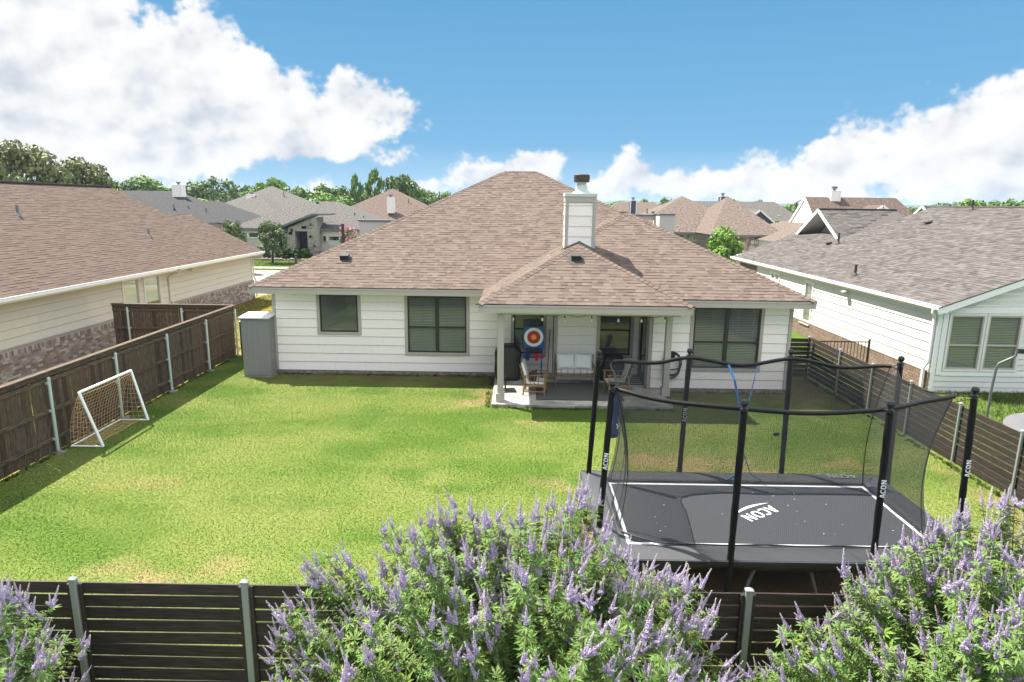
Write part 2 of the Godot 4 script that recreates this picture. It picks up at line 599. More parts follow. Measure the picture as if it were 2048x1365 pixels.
# a window in a wall facing local +z, its outer frame from (x0,y0) to (x1,y1) at depth z. cols: number of sashes side by side
func window(parent: Node3D, x0: float, x1: float, y0: float, y1: float, z: float, cols: int, rail: float, blinds: bool, frame_m: Material, trim_m: Material, xf := Transform3D(), trim := 0.1, called := "window", shade: Material = null) -> Node3D:
	var w := Node3D.new()
	put(w, called, parent)
	w.transform = xf
	var t := MB.new()
	if trim > 0.0:
		t.span(Vector3(x0 - trim, y0 - trim, z - 0.01), Vector3(x0, y1 + trim, z + 0.03), 0.004)
		t.span(Vector3(x1, y0 - trim, z - 0.01), Vector3(x1 + trim, y1 + trim, z + 0.03), 0.004)
		t.span(Vector3(x0, y0 - trim, z - 0.01), Vector3(x1, y0, z + 0.032), 0.004)
		t.span(Vector3(x0, y1, z - 0.01), Vector3(x1, y1 + trim, z + 0.032), 0.004)
		obj("trim", t, trim_m, w)
	var f := MB.new()
	var fw := 0.045
	f.span(Vector3(x0, y0, z - 0.06), Vector3(x0 + fw, y1, z + 0.02), 0.003)
	f.span(Vector3(x1 - fw, y0, z - 0.06), Vector3(x1, y1, z + 0.02), 0.003)
	f.span(Vector3(x0 + fw, y0, z - 0.06), Vector3(x1 - fw, y0 + fw, z + 0.018), 0.003)
	f.span(Vector3(x0 + fw, y1 - fw, z - 0.06), Vector3(x1 - fw, y1, z + 0.018), 0.003)
	obj("frame", f, frame_m, w)
	var cw := (x1 - x0) / cols
	for k in range(1, cols):
		var mu := MB.new()
		mu.span(Vector3(x0 + cw * k - 0.055, y0 + fw, z - 0.055), Vector3(x0 + cw * k + 0.055, y1 - fw, z + 0.014), 0.003)
		obj("mullion", mu, frame_m, w)
	for k in cols:
		var a := x0 + cw * k + (fw if k == 0 else 0.055)
		var b := x0 + cw * (k + 1) - (fw if k == cols - 1 else 0.055)
		var lo := y0 + fw
		var hi := y1 - fw
		if rail > 0.0:
			var ry := y0 + (y1 - y0) * rail
			var ra := MB.new()
			ra.span(Vector3(a, ry - 0.025, z - 0.05), Vector3(b, ry + 0.025, z + 0.008), 0.003)
			obj("meeting_rail", ra, frame_m, w)
			for pr in [[lo, ry - 0.025], [ry + 0.025, hi]]:
				var p := MB.new()
				p.span(Vector3(a, pr[0], z - 0.032), Vector3(b, pr[1], z - 0.026))
				obj("pane", p, mats.pane, w)
		else:
			var p := MB.new()
			p.span(Vector3(a, lo, z - 0.032), Vector3(b, hi, z - 0.026))
			obj("pane", p, mats.pane, w)
		if blinds:
			var y := lo + 0.02
			while y < hi - 0.01:
				var s := MB.new()
				s.box(Vector3((a + b) * 0.5, y, z - 0.085), Vector3(b - a - 0.012, 0.003, 0.044), Basis(Vector3.RIGHT, deg_to_rad(14 + rnd(-3, 3))))
				obj("blind_slat", s, mats.blind, w)
				y += 0.052
			var cord := MB.new()
			for cx in [0.18, 0.82]:
				cord.span(Vector3(lerpf(a, b, cx) - 0.002, lo, z - 0.055), Vector3(lerpf(a, b, cx) + 0.002, hi, z - 0.051))
			obj("blind_cord", cord, mats.blind, w)
	if shade:
		var sh := MB.new()
		sh.span(Vector3(x0 + fw, y0 + fw + (y1 - y0) * 0.3, z - 0.085), Vector3(x1 - fw, y1 - fw, z - 0.078))
		obj("roller_shade", sh, shade, w)
	# the dim room behind
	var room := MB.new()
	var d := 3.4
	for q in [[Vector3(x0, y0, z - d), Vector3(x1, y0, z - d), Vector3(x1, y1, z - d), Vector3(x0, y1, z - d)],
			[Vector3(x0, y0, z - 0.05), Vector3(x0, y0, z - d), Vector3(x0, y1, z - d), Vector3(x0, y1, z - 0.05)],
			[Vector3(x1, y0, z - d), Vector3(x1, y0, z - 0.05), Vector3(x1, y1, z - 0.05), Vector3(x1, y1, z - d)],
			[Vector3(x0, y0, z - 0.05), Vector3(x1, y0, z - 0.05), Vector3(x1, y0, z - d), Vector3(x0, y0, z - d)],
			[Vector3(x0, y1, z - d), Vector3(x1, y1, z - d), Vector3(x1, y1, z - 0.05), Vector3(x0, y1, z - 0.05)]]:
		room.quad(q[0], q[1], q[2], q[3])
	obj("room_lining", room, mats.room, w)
	return w


# a hipped roof over a rectangle: solid deck with its slopes a little under the shingles
func hip_deck(b: MB, x0: float, x1: float, z0: float, z1: float, e: float, p: float, drop := 0.012) -> void:
	var w := minf(x1 - x0, z1 - z0) * 0.5
	var y := e - drop
	var t := e + p * w - drop
	var A := Vector3(x0, y, z1)
	var B := Vector3(x1, y, z1)
	var C := Vector3(x1, y, z0)
	var D := Vector3(x0, y, z0)
	var mid := Vector3((x0 + x1) * 0.5, y, (z0 + z1) * 0.5)
	if x1 - x0 > z1 - z0:
		var L := Vector3(x0 + w, t, mid.z)
		var R := Vector3(x1 - w, t, mid.z)
		b.poly_out([A, B, R, L], mid); b.poly_out([C, D, L, R], mid)
		b.poly_out([D, A, L], mid); b.poly_out([B, C, R], mid)
	else:
		var F := Vector3(mid.x, t, z1 - w)
		var K := Vector3(mid.x, t, z0 + w)
		b.poly_out([A, B, F], mid); b.poly_out([C, D, K], mid)
		b.poly_out([D, A, F, K], mid); b.poly_out([B, C, K, F], mid)


const MAIN := [-8.6, 8.78, -36.55, -20.55]
const WING := [-0.93, 8.72, -30.0, -18.86]
const PORCH := [-1.05, 4.80, -25.0, -17.5]
const EAVE := 2.95
const PITCH := 0.505


func hip_height(r: Array, x: float, z: float) -> float:
	return EAVE + PITCH * minf(minf(x - r[0], r[1] - x), minf(r[3] - z, z - r[2]))


func main_house() -> void:
	var h := thing("house", "white clapboard house with brown shingled hip roof behind the lawn", "house")
	var white: Material = mats.white_siding
	var grey: Material = mats.taupe
	# foundation and walls: left wall z -21, chimney chase, recessed porch wall, right wing wall z -19.4
	var W1 := [-6.46, -5.21, 1.43, 2.66]
	var W2 := [-3.58, -1.65, 0.78, 2.66]
	var W3 := [-0.09, 0.88, 0.79, 2.62]
	var W4 := [2.70, 3.74, 0.78, 2.62]
	var W5 := [5.36, 7.37, 0.78, 2.66]
	var back := Node3D.new()
	put(back, "wall", h)
	clapboards(back, -7.98, 1.2, 0.13, 2.74, -21.0, 0.289, [W1, W2, W3], white)
	clapboards(back, 2.62, 4.02, 0.13, 2.74, -21.0, 0.289, [W4], white)
	var chase := Node3D.new()
	put(chase, "wall", h)
	clapboards(chase, 1.26, 2.56, 0.13, 2.74, -20.22, 0.289, [], white)
	var wing := Node3D.new()
	put(wing, "wall", h)
	clapboards(wing, 4.14, 8.26, 0.13, 2.74, -19.4, 0.289, [W5], white)
	var side := Node3D.new()
	put(side, "wall", h)
	var lt := Basis(Vector3.UP, -PI / 2)   # faces -x
	clapboards(side, -36.0, -21.0, 0.13, 2.74, 7.98, 0.289, [], white, lt)
	var rside := Node3D.new()
	put(rside, "wall", h)
	clapboards(rside, 19.4, 36.0, 0.13, 2.74, 8.3, 0.289, [], white, Basis(Vector3.UP, PI / 2))
	var core := MB.new()
	core.span(Vector3(-7.95, 0.1, -36.0), Vector3(-7.85, 2.74, -21.06))
	core.span(Vector3(8.18, 0.1, -36.0), Vector3(8.27, 2.74, -19.45))
	core.span(Vector3(-7.85, 0.1, -36.1), Vector3(8.2, 2.9, -36.0))
	core.span(Vector3(1.22, 0.1, -21.0), Vector3(1.27, 2.74, -20.24))
	core.span(Vector3(2.55, 0.1, -21.0), Vector3(2.60, 2.74, -20.24))
	core.span(Vector3(1.27, 0.1, -20.34), Vector3(2.55, 2.74, -20.25))
	obj("wall_core", core, white, h)
	var f := MB.new()
	f.span(Vector3(-7.96, -0.2, -36.0), Vector3(4.0, 0.128, -20.99), 0.01)
	f.span(Vector3(4.0, -0.2, -36.0), Vector3(8.28, 0.126, -19.39), 0.01)
	obj("foundation", f, mats.concrete_old, h)
	# grey corner boards
	for q in [[-8.01, -20.985], [8.22, -19.375], [4.02, -19.375], [1.2, -20.19], [2.54, -20.19]]:
		var cb := MB.new()
		cb.span(Vector3(q[0], 0.12, q[1] - 0.12), Vector3(q[0] + 0.1, 2.74, q[1] + 0.025), 0.005)
		obj("corner_trim", cb, grey, h)
	window(h, W1[0], W1[1], W1[2], W1[3], -20.985, 1, 0.0, false, mats.dark_frame, grey)
	window(h, W2[0], W2[1], W2[2], W2[3], -20.985, 2, 0.45, true, mats.dark_frame, grey)
	window(h, W3[0], W3[1], W3[2], W3[3], -20.985, 1, 0.45, true, mats.dark_frame, grey)
	window(h, W4[0], W4[1], W4[2], W4[3], -20.985, 1, 0.45, true, mats.dark_frame, grey)
	window(h, W5[0], W5[1], W5[2], W5[3], -19.385, 2, 0.43, true, mats.dark_frame, grey)
	# the glazed back door in the side of the recess, facing -x
	var door := Node3D.new()
	put(door, "door", h)
	var dx := 4.05
	var lf := MB.new()
	lf.span(Vector3(dx - 0.03, 0.12, -20.78), Vector3(dx + 0.05, 2.3, -20.62), 0.004)
	lf.span(Vector3(dx - 0.03, 0.12, -19.86), Vector3(dx + 0.05, 2.3, -19.7), 0.004)
	lf.span(Vector3(dx - 0.03, 0.12, -20.62), Vector3(dx + 0.05, 0.4, -19.86), 0.004)
	lf.span(Vector3(dx - 0.03, 2.14, -20.62), Vector3(dx + 0.05, 2.3, -19.86), 0.004)
	obj("leaf", lf, mats.dark_frame, door)
	var dg := MB.new()
	dg.span(Vector3(dx, 0.4, -20.62), Vector3(dx + 0.01, 2.14, -19.86))
	obj("pane", dg, mats.glass_dark, door)
	var dt := MB.new()
	dt.span(Vector3(dx - 0.045, 0.12, -20.9), Vector3(dx + 0.02, 2.42, -20.78), 0.004)
	dt.span(Vector3(dx - 0.045, 0.12, -19.7), Vector3(dx + 0.02, 2.42, -19.58), 0.004)
	dt.span(Vector3(dx - 0.045, 2.3, -20.78), Vector3(dx + 0.022, 2.42, -19.7), 0.004)
	obj("trim", dt, grey, door)
	var dh := MB.new()
	dh.lathe(Vector3(dx - 0.1, 1.05, -19.78), [Vector2(0.0, -0.03), Vector2(0.03, -0.02), Vector2(0.03, 0.02), Vector2(0.0, 0.03)], 10)
	dh.span(Vector3(dx - 0.1, 1.04, -19.79), Vector3(dx - 0.03, 1.06, -19.77))
	dh.span(Vector3(dx - 0.06, 1.2, -19.80), Vector3(dx - 0.03, 1.26, -19.75), 0.01)
	obj("handle", dh, mats.black_metal, door)
	var dw := Node3D.new()
	put(dw, "wall", h)
	clapboards(dw, -21.0, -19.4, 0.13, 2.74, -4.07, 0.289, [[-20.9, -19.58, 0.12, 2.42]], white, Basis(Vector3.UP, -PI / 2), Vector3.ZERO)
	# soffits, fascias
	var so := MB.new()
	so.span(Vector3(MAIN[0], 2.735, MAIN[2]), Vector3(MAIN[1], 2.76, -20.6))
	so.span(Vector3(-1.0, 2.737, -20.6), Vector3(WING[1], 2.762, WING[3] - 0.02))
	so.span(Vector3(PORCH[0] + 0.03, 2.70, -20.9), Vector3(PORCH[1] - 0.03, 2.73, PORCH[3] - 0.03))
	obj("soffit", so, mats.soffit, h)
	var fa := MB.new()
	fascia(fa, Vector3(MAIN[0], EAVE, MAIN[3]), Vector3(-0.95, EAVE, MAIN[3]), Vector3(0, 0, 1))
	fascia(fa, Vector3(4.76, EAVE, WING[3]), Vector3(WING[1] + 0.03, EAVE, WING[3]), Vector3(0, 0, 1))
	fascia(fa, Vector3(PORCH[0], EAVE, PORCH[3]), Vector3(PORCH[1], EAVE, PORCH[3]), Vector3(0, 0, 1))
	fascia(fa, Vector3(MAIN[0], EAVE, MAIN[2]), Vector3(MAIN[0], EAVE, MAIN[3]), Vector3(-1, 0, 0))
	fascia(fa, Vector3(WING[1], EAVE, MAIN[2]), Vector3(WING[1], EAVE, WING[3]), Vector3(1, 0, 0))
	fascia(fa, Vector3(PORCH[0], EAVE, -20.5), Vector3(PORCH[0], EAVE, PORCH[3]), Vector3(-1, 0, 0))
	fascia(fa, Vector3(PORCH[1], EAVE, -18.9), Vector3(PORCH[1], EAVE, PORCH[3]), Vector3(1, 0, 0))
	obj("fascia", fa, mats.fascia, h)
	# porch beam, columns
	var be := MB.new()
	be.span(Vector3(-0.55, 2.62, -17.93), Vector3(4.55, 2.70, -17.76), 0.008)
	be.span(Vector3(-0.53, 2.622, -20.95), Vector3(-0.37, 2.698, -17.94), 0.008)
	be.span(Vector3(4.36, 2.622, -19.4), Vector3(4.53, 2.698, -17.94), 0.008)
	obj("porch_beam", be, mats.fascia, h)
	for q in [[-0.44, -17.84], [4.44, -18.66]]:
		var c := MB.new()
		c.span(Vector3(q[0] - 0.09, 0.36, q[1] - 0.09), Vector3(q[0] + 0.09, 2.625, q[1] + 0.09), 0.012)
		c.span(Vector3(q[0] - 0.125, 0.1, q[1] - 0.125), Vector3(q[0] + 0.125, 0.36, q[1] + 0.125), 0.012)
		obj("porch_column", c, mats.fascia, h)
	var pt := MB.new()
	pt.span(Vector3(-0.68, -0.15, -20.95), Vector3(4.45, 0.1, -17.57), 0.02)
	obj("patio_slab", pt, mats.patio, h)

	# roof: deck, courses, caps
	var roof := MB.new()
	hip_deck(roof, MAIN[0], MAIN[1], MAIN[2], MAIN[3], EAVE, PITCH)
	hip_deck(roof, WING[0], WING[1], WING[2], WING[3], EAVE, PITCH)
	hip_deck(roof, PORCH[0], PORCH[1], PORCH[2], PORCH[3], EAVE, PITCH)
	var ro := obj("roof", roof, mats.roof_deck, h)
	var tabs := []
	var boxes := [MAIN, WING, PORCH]
	var k1 := sqrt(1.0 + PITCH * PITCH)
	var ws := [0.10, 0.13, 0.16, 0.20, 0.25]
	for i in 3:
		var r: Array = boxes[i]
		var seen := func(p: Vector3) -> bool:
			for j in 3:
				if j != i:
					var b: Array = boxes[j]
					if p.x > b[0] and p.x < b[1] and p.z > b[2] and p.z < b[3] and hip_height(b, p.x, p.z) > p.y + 0.045:
						return false
			return true
		var hw: float = (r[1] - r[0]) * 0.5
		var hd: float = (r[3] - r[2]) * 0.5
		var w := minf(hw, hd)
		# front
		lay_courses(tabs, Vector3(r[0], EAVE, r[3]), Vector3.RIGHT, Vector3(0, PITCH, -1) / k1, w * k1,
			func(s): return Vector2(s / k1, hw * 2 - s / k1), seen, TAN_SHINGLES, 0.158, ws)
		# left slope
		lay_courses(tabs, Vector3(r[0], EAVE, r[2]), Vector3(0, 0, 1), Vector3(1, PITCH, 0) / k1, w * k1,
			func(s): return Vector2(s / k1, hd * 2 - s / k1), seen, TAN_SHINGLES, 0.158, ws)
		# right slope
		lay_courses(tabs, Vector3(r[1], EAVE, r[3]), Vector3(0, 0, -1), Vector3(-1, PITCH, 0) / k1, w * k1,
			func(s): return Vector2(s / k1, hd * 2 - s / k1), seen, TAN_SHINGLES, 0.158, ws)
		var nf := Vector3(0, 1, PITCH).normalized()
		var nl := Vector3(-PITCH, 1, 0).normalized()
		var nr := Vector3(PITCH, 1, 0).normalized()
		var apl := Vector3(r[0] + w, EAVE + PITCH * w, r[3] - w)
		var apr := Vector3(r[1] - w, EAVE + PITCH * w, r[3] - w)
		cap_row(ro, Vector3(r[0], EAVE, r[3]), apl, nf, nl, TAN_SHINGLES, mats.shingle, seen)
		cap_row(ro, Vector3(r[1], EAVE, r[3]), apr, nf, nr, TAN_SHINGLES, mats.shingle, seen)
		if hw > hd:
			cap_row(ro, apl, apr, nf, Vector3(0, 1, -PITCH).normalized(), TAN_SHINGLES, mats.shingle, seen)
		else:
			cap_row(ro, apl, Vector3(apl.x, apl.y, r[2] + w), nl, nr, TAN_SHINGLES, mats.shingle, seen)
	finish_courses(tabs, ro, mats.shingle, 0.188)

	# chimney with its metal cap
	var ch := Node3D.new()
	put(ch, "chimney", h)
	var cx0 := 1.47
	var cx1 := 2.44
	var zf := -20.75
	var zb := -21.62
	var body := MB.new()
	body.span(Vector3(cx0 + 0.03, 3.2, zb + 0.03), Vector3(cx1 - 0.03, 5.86, zf - 0.03))
	obj("core", body, white, ch)
	clapboards(ch, cx0 + 0.1, cx1 - 0.1, 3.36, 5.7, zf - 0.03, 0.322, [], white)
	clapboards(ch, zb + 0.1, zf - 0.1, 3.36, 5.7, -cx0 - 0.03, 0.322, [], white, Basis(Vector3.UP, -PI / 2))
	var ct := MB.new()
	for x in [cx0, cx1 - 0.11]:
		for z in [zf - 0.11, zb]:
			ct.span(Vector3(x, 3.4, z), Vector3(x + 0.11, 5.72, z + 0.12), 0.006)
	ct.span(Vector3(cx0 - 0.002, 5.7, zb - 0.002), Vector3(cx1 + 0.002, 5.87, zf + 0.014), 0.006)
	obj("trim", ct, mats.chimney_trim, ch)
	var cc := MB.new()
	cc.span(Vector3(cx0 - 0.02, 5.87, zb - 0.02), Vector3(cx1 + 0.02, 5.985, zf + 0.03), 0.008)
	obj("chase_cover", cc, mats.galvanised, ch)
	var fl := MB.new()
	var fc := Vector3(2.0, 5.985, -21.2)
	fl.lathe(fc, [Vector2(0.32, 0.0), Vector2(0.24, 0.06), Vector2(0.19, 0.075), Vector2(0.19, 0.24), Vector2(0.15, 0.24), Vector2(0.15, 0.36)], 20)
	obj("flue_pipe", fl, mats.galvanised, ch)
	var cp := MB.new()
	cp.lathe(fc, [Vector2(0.23, 0.34), Vector2(0.24, 0.36), Vector2(0.24, 0.56), Vector2(0.22, 0.58), Vector2(0.0, 0.60)], 22)
	for k in 22:
		var a := TAU * k / 22
		cp.box(fc + Vector3(cos(a) * 0.242, 0.46, sin(a) * 0.242), Vector3(0.012, 0.2, 0.012), Basis(Vector3.UP, -a))
	obj("rain_cap", cp, mats.rusty_metal, ch)
	var fx := MB.new()
	fx.bar(Vector3(1.96, 4.50, -20.72), Vector3(cx0 - 0.1, 4.24, -20.72), 0.08, 0.03)
	fx.bar(Vector3(1.92, 4.50, -20.72), Vector3(cx1 + 0.1, 4.20, -20.72), 0.08, 0.03)
	obj("flashing", fx, mats.galvanised_dark, ch)

	# roof vents and a plumbing stack
	roof_vent(h, Vector3(-5.86, 3.72, -22.08), 0.3)
	roof_vent(h, Vector3(1.75, 4.0, -19.6), 0.3)
	var st := MB.new()
	st.tube([Vector3(-6.4, 3.9, -24.0), Vector3(-6.4, 4.85, -24.0)], 0.055, 10)
	obj("vent_pipe", st, mats.brown_metal, h)
	# front parapets that look over the roof
	var pa := MB.new()
	pa.span(Vector3(-8.2, 2.6, -34.3), Vector3(-6.35, 4.68, -34.0))
	pa.span(Vector3(-6.65, 2.6, -36.4), Vector3(-6.36, 4.66, -34.3))
	pa.span(Vector3(7.1, 2.6, -34.8), Vector3(7.85, 5.2, -33.2))
	obj("parapet", pa, mats.stucco, h)
	var pb := MB.new()
	pb.span(Vector3(4.6, 4.92, -34.6), Vector3(7.1, 5.13, -34.3))
	obj("parapet_beam", pb, mats.taupe, h)
	for q in [[Vector3(-8.28, 4.68, -34.36), Vector3(-6.3, 4.76, -33.94)], [Vector3(4.6, 5.13, -34.66), Vector3(7.08, 5.2, -34.24)], [Vector3(7.06, 5.2, -34.9), Vector3(7.9, 5.27, -33.14)]]:
		var pc := MB.new()
		pc.span(q[0], q[1], 0.008)
		obj("parapet_cap", pc, mats.slate_metal, h)
	# a small camera under the eave and bulbs strung under the porch edge
	var sc := thing("security_camera", "small white dome camera under the eave by the house corner", "camera", Vector3(-7.2, 2.735, -20.85))
	var sb := MB.new()
	sb.lathe(Vector3.ZERO, [Vector2(0.0, -0.11), Vector2(0.03, -0.1), Vector2(0.045, -0.06), Vector2(0.05, -0.03), Vector2(0.05, 0.0)], 12)
	obj("dome", sb, mats.white_paint, sc)
	string_lights()


func fascia(b: MB, p: Vector3, q: Vector3, out: Vector3) -> void:
	# two stepped boards under the shingle edge
	var d := (q - p)
	var m := (p + q) * 0.5
	var along := d.normalized()
	var bs := Basis(along, Vector3.UP, along.cross(Vector3.UP))
	b.box(m + Vector3(0, -0.135, 0) - out * 0.02, Vector3(d.length(), 0.19, 0.03), bs, 0.004)
	b.box(m + Vector3(0, -0.052, 0) - out * 0.006, Vector3(d.length() + 0.02, 0.055, 0.03), bs, 0.004)


func roof_vent(h: Node3D, at: Vector3, s: float) -> void:
	var v := Node3D.new()
	put(v, "roof_vent", h)
	v.position = at
	var b := MB.new()
	b.box(Vector3(0, 0.16, 0.0), Vector3(s, 0.035, s * 0.95), Basis(Vector3.RIGHT, 0.30), 0.008)
	b.span(Vector3(-s * 0.48, -0.02, -s * 0.4), Vector3(-s * 0.44, 0.15, s * 0.35))
	b.span(Vector3(s * 0.44, -0.02, -s * 0.4), Vector3(s * 0.48, 0.15, s * 0.35))
	obj("hood", b, mats.vent_metal, v)
	var g := MB.new()
	g.span(Vector3(-s * 0.44, -0.04, -s * 0.3), Vector3(s * 0.44, 0.13, s * 0.2))
	obj("opening", g, mats.black_plastic, v)
	var fl := MB.new()
	fl.box(Vector3(0, 0.015, 0.02), Vector3(s * 1.4, 0.008, s * 1.7), Basis(Vector3.RIGHT, 0.468))
	obj("flange", fl, mats.vent_metal, v)


func string_lights() -> void:
	var s := thing("string_lights", "string of clear bulbs hung under the porch eave", "string lights", Vector3.ZERO)
	var xs := [-0.1, 0.72, 1.35, 2.1, 2.85, 3.5, 4.15]
	var y := 2.60
	var pts := []
	for k in xs.size():
		pts.append(Vector3(xs[k], y, -17.98))
		if k < xs.size() - 1:
			pts.append(Vector3((xs[k] + xs[k + 1]) * 0.5, y - 0.05, -17.98))
	var c := MB.new()
	c.tube(pts, 0.008, 5)
	obj("cord", c, mats.black_plastic, s)
	for x in xs:
		var so := MB.new()
		so.lathe(Vector3(x, y - 0.09, -17.98), [Vector2(0.012, 0.0), Vector2(0.022, 0.005), Vector2(0.02, 0.06), Vector2(0.006, 0.09)], 8)
		var k := obj("socket", so, mats.black_plastic, s)
		var bu := MB.new()
		bu.lathe(Vector3(x, y - 0.19, -17.98), [Vector2(0.0, 0.0), Vector2(0.025, 0.012), Vector2(0.034, 0.045), Vector2(0.024, 0.08), Vector2(0.012, 0.1)], 10)
		obj("bulb", bu, mats.bulb, k)


# ------------------------------------------------------------------ fences
func wood_fence() -> void:
	# tall picket fence along the left edge, seen from its rail side, and its return to the next house
	var runs := [
		["tall brown picket fence with steel posts beside the soccer goal", Vector3(-10.4, 0, -5.6), Vector3(-10.4, 0, -23.5), Vector3(1, 0, 0), [-6.5, -8.9, -11.35, -13.77, -16.2, -18.7, -21.15, -23.4], 1.0],
		["short return of brown picket fence running to the tan house", Vector3(-14.9, 0, -23.5), Vector3(-10.48, 0, -23.5), Vector3(0, 0, 1), [-14.3, -12.3], 1.0]]
	var pick := []
	for k in 14:
		var b := MB.new()
		var t := rnd(0.4, 1.6)
		var w := rnd(0.0, 0.14)
		b.box(Vector3(0, 0.9, 0), Vector3(0.138, 1.78, 0.017), Basis(), 0.004, Color(0.85 * t + w, 0.80 * t, 0.74 * t))
		pick.append(b.mesh())
	for r in runs:
		var f := thing("wood_fence", r[0], "fence")
		var a: Vector3 = r[1]
		var d: Vector3 = (r[2] - a).normalized()
		var out: Vector3 = r[3]
		var L: float = a.distance_to(r[2])
		var n := int(L / 0.143)
		for k in n:
			var p := a + d * (0.07 + k * 0.143)
			var m := obj("picket", pick[rng.randi() % 14], mats.cedar, f)
			var zz := -out
			m.transform = Transform3D(Basis(d, Vector3.UP, d.cross(Vector3.UP)) * Basis(Vector3.BACK, rnd(-0.006, 0.006)), p + zz * (0.03 + rnd(-0.003, 0.004)) + Vector3(0, rnd(-0.02, 0.01), 0))
		for y in [0.32, 0.98, 1.66]:
			var x := 0.0
			while x < L - 0.1:
				var e := minf(x + 2.42, L)
				var rl := MB.new()
				var tt := rnd(0.85, 1.2)
				rl.bar(a + d * (x + 0.004) + Vector3(0, y, 0) + out * 0.005, a + d * (e - 0.004) + Vector3(0, y + rnd(-0.008, 0.008), 0) + out * 0.005, 0.038, 0.088, Vector3.UP, 0.004, Color(tt, tt * 0.98, tt * 0.94))
				obj("rail", rl, mats.cedar_light, f)
				x = e
		var x := 0.0
		while x < L - 0.1:
			var e := minf(x + 2.42, L)
			var tr := MB.new()
			tr.bar(a + d * (x + 0.003) + Vector3(0, 1.8, 0) + out * 0.008, a + d * (e - 0.003) + Vector3(0, 1.8, 0) + out * 0.008, 0.02, 0.10, Vector3.UP, 0.003, tone(Color.WHITE, rnd(0.8, 1.05)))
			obj("trim_board", tr, mats.cedar_light, f)
			var cp := MB.new()
			cp.bar(a + d * (x + 0.003) + Vector3(0, 1.868, 0), a + d * (e - 0.003) + Vector3(0, 1.868, 0), 0.15, 0.034, Vector3.UP, 0.004, tone(Color.WHITE, rnd(0.9, 1.05)))
			obj("cap_rail", cp, mats.cedar_light, f)
			x = e
		for t in r[4]:
			var q := Vector3(a.x, 0, t) if absf(d.z) > 0.5 else Vector3(t, 0, a.z)
			var po := MB.new()
			po.lathe(q + out * 0.075, [Vector2(0.036, -0.1), Vector2(0.036, 1.70), Vector2(0.039, 1.70), Vector2(0.039, 1.735), Vector2(0.02, 1.755), Vector2(0.0, 1.76)], 12)
			for y in [0.32, 0.98, 1.62]:
				po.box(q + out * 0.045 + Vector3(0, y, 0), Vector3(0.05, 0.05, 0.05) + d.abs() * 0.06, Basis(), 0.004)
			obj("post", po, mats.galvanised, f)
			var ft := MB.new()
			ft.lathe(q + out * 0.09, [Vector2(0.17, -0.05), Vector2(0.15, 0.012), Vector2(0.06, 0.03), Vector2(0.0, 0.03)], 11)
			obj("footing", ft, mats.concrete_old, f)


func slat_fence(called_label: String, a: Vector3, b: Vector3, out: Vector3, posts: Array, h: float, slats: int, plain_steel: bool, nailers: bool) -> Node3D:
	var f := thing("slat_fence", called_label, "fence")
	var d := (b - a).normalized()
	var L := a.distance_to(b)
	var pitch := h / slats
	var cuts := [0.0]
	for p in posts:
		if p > 0.05 and p < L - 0.05:
			cuts.append(p)
	cuts.append(L)
	for k in cuts.size() - 1:
		for j in slats:
			var s := MB.new()
			var y := 0.03 + pitch * (j + 0.5)
			var t := rnd(0.7, 1.25)
			var sg := rnd(-0.006, 0.006)
			s.bar(a + d * (cuts[k] + 0.006 + rnd(0.0, 0.006)) + Vector3(0, y + sg, 0), a + d * (cuts[k + 1] - 0.006) + Vector3(0, y - sg, 0), 0.022, pitch - 0.018 + rnd(-0.003, 0.003), Vector3.UP, 0.003, Color(t, t * rnd(0.96, 1.0), t * rnd(0.94, 1.0)))
			obj("slat", s, mats.slat_x if absf(d.x) > 0.5 else mats.slat_z, f)
	for p in posts:
		var q: Vector3 = a + d * p + out * 0.045
		var po := MB.new()
		var bs := Basis(d, Vector3.UP, d.cross(Vector3.UP))
		var s := 0.075 if nailers else 0.05
		po.box(q + Vector3(0, h * 0.5 + 0.01, 0), Vector3(s, h + 0.12, 0.05), bs, 0.006)
		var n := obj("post", po, mats.galvanised_post if nailers else (mats.galvanised_light if plain_steel else mats.slat_x), f)  # without nailers: pale steel posts when set, else dark stained ones
		var cp := MB.new()
		var ct := q + Vector3(0, h + 0.07, 0)
		cp.box(ct + Vector3(0, 0.012, 0), Vector3(s + 0.016, 0.024, 0.066), bs, 0.004)
		var e := []
		for k in [[-1, -1], [1, -1], [1, 1], [-1, 1]]:
			e.append(ct + Vector3(0, 0.024, 0) + d * (s * 0.5 + 0.004) * k[0] + out * 0.03 * k[1])
		for k in 4:
			cp.poly_out([e[k], e[(k + 1) % 4], ct + Vector3(0, 0.05, 0)], ct)
		obj("cap", cp, mats.galvanised_light, n)
		if nailers:
			for sgn in [-1.0, 1.0]:
				var na := MB.new()
				na.box(a + d * (p + sgn * 0.062) + out * 0.03 + Vector3(0, h * 0.5 + 0.01, 0), Vector3(0.04, h + 0.02, 0.036), bs, 0.004)
				obj("nailer", na, mats.slat_x, f)
	return f


